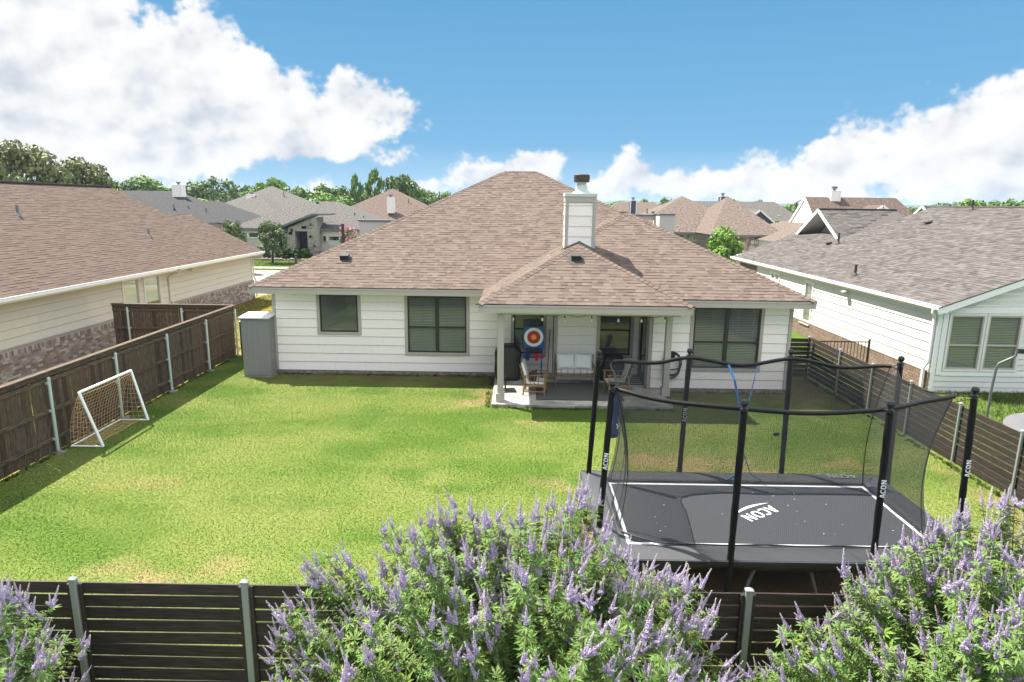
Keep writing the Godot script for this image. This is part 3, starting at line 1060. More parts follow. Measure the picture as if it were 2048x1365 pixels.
func fences() -> void:
	wood_fence()
	slat_fence("black stained horizontal slat fence behind the purple flowering bushes", Vector3(-10.3, 0, -6.5), Vector3(9.95, 0, -6.5), Vector3(0, 0, 1), [1.6, 3.5, 5.42, 7.33, 9.2, 11.05, 12.9, 14.75, 16.6, 18.45], 1.4, 9, false, true)
	slat_fence("sunlit brown horizontal slat fence with steel posts beside the grey roofed house", Vector3(9.92, 0, -6.6), Vector3(9.92, 0, -21.5), Vector3(-1, 0, 0), [0.0, 1.8, 3.65, 5.5, 7.3, 9.15, 10.95, 12.8], 1.33, 9, true, false)
	slat_fence("short dark slat fence closing the gap at the house's right corner", Vector3(8.35, 0, -21.35), Vector3(9.85, 0, -21.35), Vector3(0, 0, 1), [1.42], 1.33, 9, false, false)
	slat_fence("short dark slat fence in the gap behind the grey storage shed", Vector3(-10.2, 0, -23.4), Vector3(-8.05, 0, -23.4), Vector3(0, 0, 1), [0.05], 1.2, 8, false, false)
	# black iron railing on the neighbour's side
	var f := thing("iron_fence", "black iron picket railing in front of the neighbour's brick base", "railing")
	var x0 := 9.98
	var x1 := 11.85
	var z := -21.45
	for x in [x0 + 0.02, x1]:
		var p := MB.new()
		p.span(Vector3(x - 0.03, 0, z - 0.03), Vector3(x + 0.03, 1.32, z + 0.03), 0.005)
		obj("post", p, mats.black_metal, f)
	for y in [0.18, 1.24]:
		var r := MB.new()
		r.span(Vector3(x0 + 0.05, y - 0.018, z - 0.016), Vector3(x1 - 0.03, y + 0.018, z + 0.016), 0.003)
		obj("rail", r, mats.black_metal, f)
	var k := x0 + 0.13
	while k < x1 - 0.08:
		var p := MB.new()
		p.span(Vector3(k - 0.009, 0.08, z - 0.009), Vector3(k + 0.009, 1.225, z + 0.009), 0.002)
		obj("picket", p, mats.black_metal, f)
		k += 0.115


# ------------------------------------------------------------------ soccer goal
func soccer_goal() -> void:
	var g := thing("soccer_goal", "small white soccer goal with orange net leaning by the wood fence", "soccer goal")
	var A := Vector3(-9.5, 0.03, -14.08)
	var B := Vector3(-9.52, 0.03, -15.97)
	var TA := Vector3(-9.86, 1.33, -14.02)
	var TB := Vector3(-9.88, 1.32, -16.06)
	var CA := Vector3(-10.24, 0.03, -14.08)
	var CB := Vector3(-10.24, 0.03, -15.97)
	var fr := MB.new()
	fr.tube([A, TA], 0.032, 10)
	obj("goalpost", fr, mats.white_paint, g)
	fr = MB.new()
	fr.tube([B, TB], 0.032, 10)
	obj("goalpost", fr, mats.white_paint, g)
	fr = MB.new()
	fr.tube([TA, TB], 0.032, 10)
	obj("crossbar", fr, mats.white_paint, g)
	fr = MB.new()
	fr.tube([A, CA], 0.022, 8)
	fr.tube([B, CB], 0.022, 8)
	fr.tube([CA, CB], 0.022, 8)
	obj("base_frame", fr, mats.white_paint, g)
	var net := MB.new()
	var col := Color(1, 1, 1)
	var nu := 17
	var nv := 14
	var face := func(u: float, t: float) -> Vector3:
		# from the crossbar down to the rear base bar, bellying outwards
		var p := TA.lerp(TB, u).lerp(CA.lerp(CB, u), t)
		return p + Vector3(-0.16, 0.02, 0) * sin(PI * t) * 0.55 + Vector3(0, -0.03, 0) * sin(PI * u)
	for i in nu + 1:
		var pts := []
		for j in nv + 1:
			pts.append(face.call(float(i) / nu, float(j) / nv))
		net.tube(pts, 0.0034, 4, col, false)
	for j in nv + 1:
		var pts := []
		for i in nu + 1:
			pts.append(face.call(float(i) / nu, float(j) / nv))
		net.tube(pts, 0.0034, 4, col, false)
	for e in [[A, TA, CA, 0.0], [B, TB, CB, 1.0]]:
		for j in 11:
			var t := j / 11.0
			var p0: Vector3 = e[1].lerp(e[0], t)
			var p1: Vector3 = face.call(e[3], t)
			net.tube([p0, (p0 + p1) * 0.5 + Vector3(0, -0.02, 0), p1], 0.0034, 4, col, false)
		for k in 5:
			var s := (k + 0.5) / 5.0
			var pts := []
			for j in 12:
				var t := j / 11.0
				pts.append(e[1].lerp(e[0], t).lerp(face.call(e[3], t), s))
			net.tube(pts, 0.0034, 4, col, false)
	# slack of the net lying on the grass
	for k in 9:
		var pts := []
		for j in 12:
			pts.append(Vector3(-10.15 + k * 0.06 + rnd(-0.03, 0.03), 0.055 + rnd(0, 0.02), -14.1 - j * 0.165))
		net.tube(pts, 0.0034, 4, col, false)
	for j in 12:
		net.tube([Vector3(-10.2, 0.06, -14.1 - j * 0.165), Vector3(-9.95, 0.07, -14.12 - j * 0.165 + rnd(-0.04, 0.04)), Vector3(-9.65, 0.06, -14.1 - j * 0.165)], 0.0034, 4, col, false)
	obj("net", net, mats.orange_net, g)


# ------------------------------------------------------------------ trampoline
func lettering(called: String, words: String, size: float, m: Material, parent: Node3D, xf: Transform3D) -> MeshInstance3D:
	var t := TextMesh.new()
	var f := SystemFont.new()
	f.font_names = PackedStringArray(["Droid Sans"])
	f.font_weight = 800
	f.font_italic = false
	t.font = f
	t.text = words
	t.font_size = 64
	t.pixel_size = size / 46.0
	t.curve_step = 3.0
	t.depth = 0.003
	var o := MeshInstance3D.new()
	o.mesh = t
	o.material_override = m
	put(o, called, parent)
	o.transform = xf
	return o


func trampoline() -> void:
	var t := thing("trampoline", "large rectangular black trampoline with safety net behind the bushes", "trampoline")
	var y := 0.92
	# springs bed and white border line
	var x0 := 1.5
	var x1 := 6.13
	var z0 := -10.62
	var z1 := -8.36
	var mat_ := MB.new()
	mat_.span(Vector3(x0, y - 0.02, z0), Vector3(x1, y - 0.012, z1))
	obj("jumping_mat", mat_, mats.tramp_mat, t)
	var ln := MB.new()
	var wx0 := 1.64
	var wx1 := 6.0
	var wz0 := -10.5
	var wz1 := -8.47
	ln.span(Vector3(wx0, y - 0.011, wz0 - 0.025), Vector3(wx1, y - 0.007, wz0 + 0.025))
	ln.span(Vector3(wx0, y - 0.011, wz1 - 0.025), Vector3(wx1, y - 0.007, wz1 + 0.025))
	ln.span(Vector3(wx0 - 0.025, y - 0.0112, wz0 - 0.025), Vector3(wx0 + 0.025, y - 0.0065, wz1 + 0.025))
	ln.span(Vector3(wx1 - 0.025, y - 0.0112, wz0 - 0.025), Vector3(wx1 + 0.025, y - 0.0065, wz1 + 0.025))
	obj("border_line", ln, mats.white_print, t)
	# logo printed on the bed, upside down from here
	var lg := Basis(Vector3.UP, deg_to_rad(180 + 33)) * Basis(Vector3.RIGHT, -PI / 2)
	lettering("logo", "ACON", 0.215, mats.white_print, t, Transform3D(lg * Basis.from_scale(Vector3(0.86, 1.0, 1)), Vector3(3.86, y - 0.008, -9.46)))
	var sw := MB.new()
	var prev := []
	for k in 15:
		var u := -0.42 + 0.84 * k / 14.0
		var w := 0.05 * (1.0 - pow(absf(u) / 0.42, 1.6)) * 0.55 + 0.003
		var c := Vector3(u, -0.16 - 0.07 * (1.0 - u * u * 5.6), 0)
		var a := lg * (c + Vector3(0, w, 0)) + Vector3(3.86, y - 0.006, -9.46)
		var b := lg * (c - Vector3(0, w, 0)) + Vector3(3.86, y - 0.006, -9.46)
		if k > 0:
			sw.quad(prev[0], prev[1], b, a)
		prev = [a, b]
	obj("logo_swoosh", sw, mats.white_print, t)
	# padded cover over springs and frame: four padded lengths with stitched joints
	var ox0 := 1.18
	var ox1 := 6.5
	var oz0 := -10.98
	var oz1 := -7.98
	var pad := func(a: Vector3, b: Vector3, ain: Vector3, bin: Vector3, n: int) -> void:
		for k in n:
			var rows := []
			for i in 9:
				var row := []
				for j in 7:
					var u := (k + j / 6.0 * 0.996) / n
					var s := i / 8.0
					var o := a.lerp(b, u)
					var q := ain.lerp(bin, u)
					var p := o.lerp(q, s)
					var puff := sin(PI * s) * 0.035 * (0.75 + 0.25 * sin(PI * (j / 6.0))) + 0.006 * sin(u * 60.0 + s * 9.0) * sin(PI * s)
					p.y = y + 0.012 + puff - (0.02 if i == 8 else 0.0)
					row.append(p)
				rows.append(row)
			var m := MB.new()
			m.grid(rows)
			obj("safety_pad", m, mats.tramp_pad, t)
	pad.call(Vector3(ox0, 0, oz0), Vector3(ox1, 0, oz0), Vector3(x0 + 0.03, 0, z0 + 0.04), Vector3(x1 - 0.03, 0, z0 + 0.04), 3)
	pad.call(Vector3(ox1, 0, oz1), Vector3(ox0, 0, oz1), Vector3(x1 - 0.03, 0, z1 - 0.04), Vector3(x0 + 0.03, 0, z1 - 0.04), 3)
	pad.call(Vector3(ox0, 0, oz1), Vector3(ox0, 0, oz0), Vector3(x0 + 0.03, 0, z1 - 0.04), Vector3(x0 + 0.03, 0, z0 + 0.04), 2)
	pad.call(Vector3(ox1, 0, oz0), Vector3(ox1, 0, oz1), Vector3(x1 - 0.03, 0, z0 + 0.04), Vector3(x1 - 0.03, 0, z1 - 0.04), 2)
	# hanging skirt with slack hems
	var ring := []
	for q in [[ox0, oz1, ox1, oz1, 40], [ox1, oz1, ox1, oz0, 22], [ox1, oz0, ox0, oz0, 40], [ox0, oz0, ox0, oz1, 22]]:
		for k in q[4]:
			ring.append(Vector3(lerpf(q[0], q[2], float(k) / q[4]), 0, lerpf(q[1], q[3], float(k) / q[4])))
	ring.append(ring[0])
	var rows := []
	for i in 6:
		var row := []
		for k in ring.size():
			var s := i / 5.0
			var p: Vector3 = ring[k]
			var c := Vector3((ox0 + ox1) * 0.5, 0, (oz0 + oz1) * 0.5)
			var inw := (c - p).normalized()
			var wob := sin(k * 1.7) * 0.5 + sin(k * 0.61 + 1.0)
			p += inw * (0.02 + 0.05 * s * s + 0.018 * wob * s) - inw * 0.03 * sin(PI * s)
			p.y = y + 0.02 - s * (0.17 + 0.03 * sin(k * 0.37))
			row.append(p)
		rows.append(row)
	var sk := MB.new()
	sk.grid(rows)
	obj("skirt", sk, mats.tramp_skirt, t)
	var fr := MB.new()
	fr.tube([Vector3(ox0 + 0.1, y - 0.06, oz0 + 0.1), Vector3(ox1 - 0.1, y - 0.06, oz0 + 0.1)], 0.03, 8)
	fr.tube([Vector3(ox0 + 0.1, y - 0.06, oz1 - 0.1), Vector3(ox1 - 0.1, y - 0.06, oz1 - 0.1)], 0.03, 8)
	fr.tube([Vector3(ox0 + 0.1, y - 0.06, oz0 + 0.1), Vector3(ox0 + 0.1, y - 0.06, oz1 - 0.1)], 0.03, 8)
	fr.tube([Vector3(ox1 - 0.1, y - 0.06, oz0 + 0.1), Vector3(ox1 - 0.1, y - 0.06, oz1 - 0.1)], 0.03, 8)
	obj("frame", fr, mats.black_metal, t)
	for q in [[2.3, 3.1], [4.3, 5.3]]:
		for z in [oz1 - 0.15, oz0 + 0.15]:
			var lg2 := MB.new()
			var yy := y - 0.06
			lg2.tube([Vector3(q[0] - 0.25, yy, z), Vector3(q[0], 0.04, z), Vector3(q[1], 0.04, z), Vector3(q[1] + 0.25, yy, z)], 0.027, 8)
			obj("leg", lg2, mats.galvanised_dark, t)
	# padded poles: base x, top x, z
	var poles := [[1.22, 1.36, -8.86, true], [1.27, 1.41, -10.82, false], [2.97, 3.02, -11.06, true], [4.86, 4.80, -11.1, false], [6.54, 6.47, -10.68, false], [2.93, 2.94, -8.02, false], [4.9, 4.83, -8.06, true], [6.55, 6.42, -8.8, true]]
	var tops := []
	for q in poles:
		var p := MB.new()
		var b := Vector3(q[0], 0, q[2])
		var e := Vector3(q[1], 3.05, q[2])
		var d := (e - b).normalized()
		var pts := []
		var rad := []
		for k in 25:
			pts.append(b + d * (0.02 + 3.0 * k / 24.0))
			rad.append(0.046 + 0.003 * sin(k * 2.1) + (0.0 if k != 10 else -0.008))
		p.tube(pts, rad, 10)
		var po := obj("pole", p, mats.pole_sleeve, t)
		var fn := MB.new()
		fn.lathe(e, [Vector2(0.056, -0.01), Vector2(0.056, 0.02), Vector2(0.03, 0.03), Vector2(0.026, 0.05), Vector2(0.046, 0.07), Vector2(0.052, 0.10), Vector2(0.04, 0.135), Vector2(0.0, 0.15)], 12)
		obj("finial", fn, mats.black_gloss, po)
		tops.append(e)
		if q[3]:
			var hh := 2.0
			var at := b + d * (hh / d.y)
			# reads upwards, facing the house side of the camera
			var bs := Basis(d, (d.cross(Vector3(0, 0, 1))) * -1.0, Vector3(0, 0, 1))
			bs = Basis(d, Vector3(0, 0, 1).cross(d), Vector3(0, 0, 1))
			lettering("lettering", "ACON", 0.066, mats.white_print, po, Transform3D(bs, at + Vector3(0, 0, 0.0495)))
	# top ring sagging between poles
	var ringp := [Vector3(1.42, 3.06, -8.9), Vector3(2.0, 3.02, -8.5), Vector3(2.95, 3.03, -8.16), Vector3(3.9, 2.96, -8.22), Vector3(4.82, 3.03, -8.2), Vector3(5.5, 3.05, -8.5), Vector3(6.18, 3.05, -8.85),
		Vector3(6.1, 2.96, -9.4), Vector3(6.12, 2.96, -10.0), Vector3(6.25, 3.04, -10.58),
		Vector3(5.6, 2.93, -10.9), Vector3(4.80, 3.05, -10.99), Vector3(3.9, 2.93, -10.95), Vector3(3.02, 3.05, -10.96), Vector3(2.4, 2.95, -10.95), Vector3(1.65, 3.0, -10.78),
		Vector3(1.62, 2.9, -10.2), Vector3(1.58, 2.86, -9.7), Vector3(1.48, 2.92, -9.2)]
	var dense := []
	for k in ringp.size():
		var a: Vector3 = ringp[(k - 1 + ringp.size()) % ringp.size()]
		var b: Vector3 = ringp[k]
		var c: Vector3 = ringp[(k + 1) % ringp.size()]
		var e: Vector3 = ringp[(k + 2) % ringp.size()]
		for i in 6:
			dense.append(b.cubic_interpolate(c, a, e, i / 6.0))
	var n := dense.size()
	var side_a := []     # the padded part of the ring runs along the two long sides
	var padded := MB.new()
	for span_ in [[0, 36], [54, 90]]:
		var pts := []
		for k in range(span_[0], span_[1] + 1):
			pts.append(dense[k % n])
		padded.tube(pts, 0.033, 8)
	obj("net_ring", padded, mats.pole_sleeve, t)
	var thin := MB.new()
	for span_ in [[36, 54], [90, n]]:
		var pts := []
		for k in range(span_[0], span_[1] + 1):
			pts.append(dense[k % n])
		thin.tube(pts, 0.009, 6)
	for q in [[0, 0], [7, 36], [4, 54], [1, 90]]:
		thin.tube([tops[q[0]] + Vector3(0, -0.01, 0), dense[q[1]]], 0.006, 5)
		thin.tube([tops[q[0]] + Vector3(0, -0.03, 0), dense[q[1]] + Vector3(0, -0.1, 0)], 0.004, 5)
	for q in [[5, 12], [6, 24], [3, 66], [2, 78]]:
		thin.tube([tops[q[0]], dense[q[1]]], 0.014, 6)
	obj("net_cord", thin, mats.pole_sleeve, t)
	# the net itself: four woven walls from the ring to the bed
	var foot := func(p: Vector3) -> Vector3:
		return Vector3(clampf(p.x, x0 + 0.06, x1 - 0.1), y + 0.0, clampf(p.z, z0 + 0.06, z1 - 0.06))
	for span_ in [[0, 36], [36, 54], [54, 90], [90, n]]:
		var rws := []
		for i in 9:
			var row := []
			for k in range(span_[0], span_[1] + 1):
				var p: Vector3 = dense[k % n]
				var f: Vector3 = foot.call(p)
				var s := i / 8.0
				var c := Vector3(3.85, 0, -9.5)
				var inw := Vector3(c.x - p.x, 0, c.z - p.z).normalized()
				row.append(p.lerp(f, s) + inw * sin(PI * s) * 0.16 + inw * 0.015 * sin(k * 0.9))
			rws.append(row)
		var m := MB.new()
		m.grid(rws)
		obj("safety_net", m, mats.net_mesh, t)
		# its knotted threads
		var cols: int = rws[0].size() - 1
		var at := func(u: float, v: float) -> Vector3:
			var i := mini(int(u), cols - 1)
			var j := mini(int(v), 7)
			var a: Vector3 = rws[j][i].lerp(rws[j][i + 1], u - i)
			var b: Vector3 = rws[j + 1][i].lerp(rws[j + 1][i + 1], u - i)
			return a.lerp(b, v - j)
		var th := MB.new()
		var long := 0.0
		for i in cols:
			long += rws[0][i].distance_to(rws[0][i + 1])
		var nu := int(long / 0.026)
		for k in nu:
			var pts := []
			for j in 9:
				pts.append(at.call(cols * (k + 0.5) / nu, float(j)))
			th.tube(pts, 0.0008, 3, Color.WHITE, false)
		for k in 80:
			var pts := []
			for i in range(0, cols + 1, 2):
				pts.append(at.call(float(i), 8.0 * (k + 0.5) / 80.0))
			th.tube(pts, 0.0008, 3, Color.WHITE, false)
		obj("net_threads", th, mats.tramp_skirt, t).set_meta("kind", "stuff")
		var hem := MB.new()
		hem.tube(rws[8].map(func(q): return q + Vector3(0, 0.015 + 0.0, 0)), 0.013, 5)
		obj("net_hem", hem, mats.tramp_skirt, t)
	for k in [0, 36, 54, 90]:
		var p: Vector3 = dense[k]
		var f: Vector3 = foot.call(p)
		var inw := Vector3(3.85 - p.x, 0, -9.5 - p.z).normalized()
		var pts := []
		for i in 9:
			var s := i / 8.0
			pts.append(p.lerp(f, s) + inw * (sin(PI * s) * 0.16 + 0.006))
		var sm := MB.new()
		sm.tube(pts, 0.008, 5)
		obj("net_seam", sm, mats.tramp_skirt, t)
	# blue edged way in on the far side, and its small tag
	var st := MB.new()
	strap(st, [Vector3(3.66, 2.95, -10.9), Vector3(3.76, 2.7, -10.84), Vector3(3.86, 2.3, -10.8), Vector3(3.92, 1.87, -10.78), Vector3(3.98, 1.4, -10.74), Vector3(3.9, 1.05, -10.68), Vector3(3.72, 0.95, -10.62)], 0.036)
	strap(st, [Vector3(4.16, 2.92, -10.92), Vector3(4.08, 2.6, -10.83), Vector3(4.01, 2.2, -10.79), Vector3(3.95, 1.8, -10.77), Vector3(3.99, 1.4, -10.73), Vector3(4.12, 1.05, -10.66), Vector3(4.3, 0.95, -10.62)], 0.014)
	obj("net_opening_trim", st, mats.blue_strap, t)
	var tg := MB.new()
	tg.box(Vector3(4.53, 1.76, -10.74), Vector3(0.10, 0.055, 0.01), Basis(Vector3.BACK, 0.12), 0.003)
	obj("net_tag", tg, mats.black_plastic, t)
	lettering("pad_lettering", "ACON", 0.13, mats.grey_print, t, Transform3D(Basis(Vector3.UP, PI) * Basis(Vector3.RIGHT, -PI / 2), Vector3(5.78, y + 0.058, -10.80)))
	lettering("pad_lettering", "16 SPORT HD", 0.06, mats.grey_print, t, Transform3D(Basis(Vector3.UP, PI) * Basis(Vector3.RIGHT, -PI / 2), Vector3(5.62, y + 0.046, -10.90)))
	# what hangs from the near left pole
	var bag := thing("cloth_bag", "navy blue cloth bag hanging from the trampoline's left pole", "bag", Vector3(1.47, 2.92, -9.12))
	var bm := MB.new()
	var prof := [[0.0, 0.02, 0.01], [-0.1, 0.045, 0.03], [-0.25, 0.055, 0.035], [-0.4, 0.05, 0.035], [-0.5, 0.075, 0.04], [-0.6, 0.085, 0.045], [-0.66, 0.06, 0.03], [-0.68, 0.01, 0.01]]
	var rr := []
	for k in prof.size():
		var row := []
		for j in 13:
			var a := TAU * j / 12
			row.append(Vector3(cos(a) * prof[k][1] * (1.0 + 0.15 * sin(a * 3.0 + k)) - k * 0.004, prof[k][0], sin(a) * prof[k][2]))
		rr.append(row)
	bm.grid(rr)
	obj("bag_body", bm, mats.navy_cloth, bag)
	var bl := MB.new()
	bl.tube([Vector3(0.01, -0.44, 0.05), Vector3(0.03, -0.47, 0.055), Vector3(0.022, -0.51, 0.055)], 0.007, 6)
	obj("bag_mark", bl, mats.white_print, bag)


func strap(b: MB, pts: Array, w: float) -> void:
	for k in pts.size() - 1:
		b.bar(pts[k], pts[k + 1], w, 0.006, Vector3(0, 0, 1))


# ------------------------------------------------------------------ patio things
# a stuffed cushion: a box rounded over its edges, lying in x (w), y (thick), z (d)
func cushion(w: float, d: float, th: float, col_of = null, nu := 14, nv := 14, edge := 0.45) -> MB:
	var b := MB.new()
	for sgn in [-1.0, 1.0]:
		var rows := []
		for i in nu + 1:
			var row := []
			for j in nv + 1:
				var u := i / float(nu) * 2.0 - 1.0
				var v := j / float(nv) * 2.0 - 1.0
				var k := pow(maxf(0.0, (1.0 - pow(absf(u), 4.0)) * (1.0 - pow(absf(v), 4.0))), edge)
				var pinch := 1.0 - 0.05 * (1.0 - absf(u)) * absf(v) - 0.0
				row.append(Vector3(u * w * 0.5 * (1.0 - 0.05 * (1.0 - v * v) * 0.0), sgn * th * 0.5 * k, v * d * 0.5 * pinch))
			rows.append(row)
		for i in nu:
			for j in nv:
				var c := Color.WHITE
				if col_of != null:
					c = col_of.call((i + 0.5) / nu, (j + 0.5) / nv)
				if sgn > 0:
					b.quad(rows[i][j], rows[i][j + 1], rows[i + 1][j + 1], rows[i + 1][j], c)
				else:
					b.quad(rows[i][j], rows[i + 1][j], rows[i + 1][j + 1], rows[i][j + 1], c)
	return b


# slatted wooden armchair facing local +x, with striped cushions
func make_armchair(label: String, at: Vector3, turn: float) -> Node3D:
	var c := thing("armchair", label, "armchair", at, turn, "striped armchairs on the patio")
	var hw := 0.31
	for z in [-hw, hw]:
		var b := MB.new()
		b.bar(Vector3(0.30, 0, z), Vector3(0.30, 0.60, z), 0.045, 0.045, Vector3.RIGHT, 0.006)
		obj("leg", b, mats.oak, c)
		b = MB.new()
		b.bar(Vector3(-0.33, 0, z), Vector3(-0.27, 0.59, z), 0.045, 0.045, Vector3.RIGHT, 0.006)
		obj("leg", b, mats.oak, c)
		b = MB.new()
		b.bar(Vector3(-0.36, 0.585, z), Vector3(0.0, 0.612, z), 0.058, 0.022, Vector3.UP, 0.006)
		b.bar(Vector3(-0.002, 0.612, z), Vector3(0.37, 0.625, z), 0.062, 0.022, Vector3.UP, 0.006)
		obj("armrest", b, mats.oak, c)
		for x in [-0.12, 0.0, 0.12]:
			b = MB.new()
			b.bar(Vector3(x, 0.30, z), Vector3(x, 0.602, z), 0.032, 0.018, Vector3.RIGHT, 0.003)
			obj("side_slat", b, mats.oak, c)
		b = MB.new()
		b.bar(Vector3(-0.30, 0.285, z), Vector3(0.30, 0.30, z), 0.03, 0.06, Vector3.UP, 0.004)
		obj("side_rail", b, mats.oak, c)
		b = MB.new()
		b.bar(Vector3(-0.31, 0.12, z), Vector3(0.30, 0.12, z), 0.025, 0.035, Vector3.UP, 0.004)
		obj("stretcher", b, mats.oak, c)
	var fr := MB.new()
	fr.bar(Vector3(0.30, 0.285, -hw), Vector3(0.30, 0.285, hw), 0.03, 0.06, Vector3.UP, 0.004)
	fr.bar(Vector3(-0.28, 0.27, -hw), Vector3(-0.28, 0.27, hw), 0.03, 0.05, Vector3.UP, 0.004)
	obj("seat_rail", fr, mats.oak, c)
	var up := Vector3(-0.28, 0.95, 0).normalized()
	for z in [-0.24, -0.12, 0.0, 0.12, 0.24]:
		var b := MB.new()
		b.bar(Vector3(-0.27, 0.28, z), Vector3(-0.27, 0.28, z) + up * 0.60, 0.035, 0.016, Vector3.RIGHT, 0.003)
		obj("back_slat", b, mats.oak, c)
	var tp := MB.new()
	tp.bar(Vector3(-0.27, 0.28, -hw) + up * 0.61, Vector3(-0.27, 0.28, hw) + up * 0.61, 0.022, 0.06, up, 0.004)
	obj("top_rail", tp, mats.oak, c)
	var white := Color(0.80, 0.78, 0.73)
	var dark := Color(0.035, 0.04, 0.06)
	var stripes := func(u: float, v: float) -> Color:
		return dark if fmod(v * 5.6 + 0.2, 1.0) < 0.42 else white
	var sc := cushion(0.58, 0.56, 0.11, stripes, 10, 40, 0.3)
	var s := obj("seat_cushion", sc, mats.cloth, c)
	s.position = Vector3(0.02, 0.36, 0)
	var bc := cushion(0.66, 0.54, 0.10, stripes, 14, 40, 0.3)
	var k := obj("back_cushion", bc, mats.cloth, c)
	k.transform = Transform3D(Basis(up, up.cross(Vector3.BACK) * -1.0, Vector3.BACK), Vector3(-0.24, 0.36, 0) + up * 0.32 + Vector3(0.035, 0, 0))
	return c


func patio_things() -> void:
	var a := make_armchair("wooden armchair with striped cushions and a dark brown pillow on it", Vector3(0.58, 0.1, -18.75), -0.12)
	make_armchair("wooden armchair with striped cushions beside the black covered box", Vector3(3.02, 0.1, -18.85), PI + 0.10)
	var pl := thing("throw_pillow", "dark brown pillow leaning in the striped armchair by the grill", "pillow", Vector3(0.5, 0.60, -18.72), 0.35)
	var pm := obj("pillow_cover", cushion(0.40, 0.40, 0.15, null, 14, 14, 0.6), mats.brown_cloth, pl)
	pm.transform = Transform3D(Basis(Vector3.BACK, deg_to_rad(68)) * Basis(Vector3.UP, 0.5), Vector3.ZERO)

	# loveseat
	var l := thing("loveseat", "wooden loveseat with patterned seat cushion against the white wall", "loveseat", Vector3(1.83, 0.1, -19.78), 0.0)
	var w := 0.6
	for x in [-w, w]:
		for z in [-0.27, 0.27]:
			var b := MB.new()
			b.bar(Vector3(x, 0, z + (0.02 if z > 0 else -0.05)), Vector3(x * 0.985, 0.60 if z > 0 else 0.86, z), 0.04, 0.04, Vector3.RIGHT, 0.006)
			obj("leg", b, mats.teak, l)
		var b := MB.new()
		b.bar(Vector3(x, 0.61, -0.27), Vector3(x, 0.59, 0.30), 0.05, 0.025, Vector3.UP, 0.005)
		obj("armrest", b, mats.teak, l)
		b = MB.new()
		b.bar(Vector3(x, 0.33, -0.27), Vector3(x, 0.33, 0.27), 0.025, 0.06, Vector3.UP, 0.004)
		obj("side_rail", b, mats.teak, l)
	for z in [-0.27, 0.27]:
		var b := MB.new()
		b.bar(Vector3(-w, 0.33, z), Vector3(w, 0.33, z), 0.03, 0.07, Vector3.UP, 0.004)
		obj("seat_rail", b, mats.teak, l)
	var tr := MB.new()
	tr.bar(Vector3(-w - 0.02, 0.87, -0.27), Vector3(w + 0.02, 0.87, -0.27), 0.035, 0.045, Vector3.UP, 0.006)
	obj("top_rail", tr, mats.teak, l)
	for k in 9:
		var b := MB.new()
		var x := lerpf(-w + 0.1, w - 0.1, k / 8.0)
		b.bar(Vector3(x, 0.35, -0.27), Vector3(x, 0.85, -0.27), 0.02, 0.014, Vector3.RIGHT, 0.003)
		obj("back_slat", b, mats.teak, l)
	var pat := func(u: float, v: float) -> Color:
		var d := absf(sin(u * 18.0 + sin(v * 9.0) * 1.2)) 
		return Color(0.60, 0.55, 0.49) if d > 0.28 else Color(0.36, 0.32, 0.28)
	var sc := obj("seat_cushion", cushion(1.14, 0.52, 0.15, pat, 40, 12, 0.3), mats.cloth, l)
	sc.position = Vector3(0, 0.44, 0.02)
	for k in 2:
		var p := thing("fringed_pillow", ["white fringed pillow nearer the grill on the loveseat", "white fringed pillow nearer the door on the loveseat"][k], "pillow", Vector3(1.55 + 0.54 * k, 0.84, -19.78), 0.0, "white pillows on the loveseat")
		var c := obj("pillow_cover", cushion(0.52, 0.46, 0.18, null, 16, 16, 0.55), mats.white_cloth, p)
		var tilt := Basis(Vector3.RIGHT, deg_to_rad(70)) * Basis(Vector3.UP, rnd(-0.06, 0.06))
		c.transform = Transform3D(tilt, Vector3.ZERO)
		var fr := MB.new()
		for s in 90:
			var t := s / 90.0 * 4.0
			var e := int(t)
			var u := (t - e) * 2.0 - 1.0
			var q: Vector3 = [Vector3(u * 0.26, 0, -0.23), Vector3(0.26, 0, u * 0.23), Vector3(-u * 0.26, 0, 0.23), Vector3(-0.26, 0, -u * 0.23)][e]
			var o := q.normalized() * rnd(0.02, 0.045) + Vector3(rnd(-0.015, 0.015), rnd(-0.02, 0.02), rnd(-0.015, 0.015))
			fr.tube([tilt * q, tilt * (q + o)], 0.006, 4, Color.WHITE, false)
		obj("fringe", fr, mats.white_cloth, p)

	# covered grill
	var g := thing("covered_grill", "tall gas grill under a black cover behind the porch column", "grill", Vector3(-0.27, 0.1, -20.3), 0.0)
	var rows := []
	var lv := [[0.02, 0.36, 0.30], [0.10, 0.40, 0.33], [0.35, 0.42, 0.33], [0.62, 0.41, 0.32], [0.86, 0.42, 0.33], [0.96, 0.40, 0.31], [1.08, 0.27, 0.28], [1.14, 0.20, 0.20], [1.15, 0.0, 0.0]]
	for q in lv:
		var row := []
		for j in 33:
			var an := TAU * j / 32.0
			var sx := signf(cos(an)) * pow(absf(cos(an)), 0.45)
			var sz := signf(sin(an)) * pow(absf(sin(an)), 0.45)
			var f = 1.0 + 0.035 * sin(j * 2.4 + q[0] * 7.0) * (1.0 - q[0] * 0.6)
			row.append(Vector3(sx * q[1] * f, q[0], sz * q[2] * f))
		rows.append(row)
	var gb := MB.new()
	gb.grid(rows)
	obj("cover", gb, mats.black_vinyl, g)
	for x in [-0.3, 0.3]:
		var b := MB.new()
		b.lathe(Vector3(x, 0.035, 0.26), [Vector2(0.0, -0.015), Vector2(0.035, -0.015), Vector2(0.035, 0.015), Vector2(0.0, 0.015)], 10, Color.WHITE, Basis(Vector3.BACK, PI / 2))
		obj("caster", b, mats.black_plastic, g)
	var ub := thing("umbrella_base", "black square umbrella base plate on the patio by the column", "umbrella base", Vector3(-0.22, 0.1, -18.9), 0.15)
	var um := MB.new()
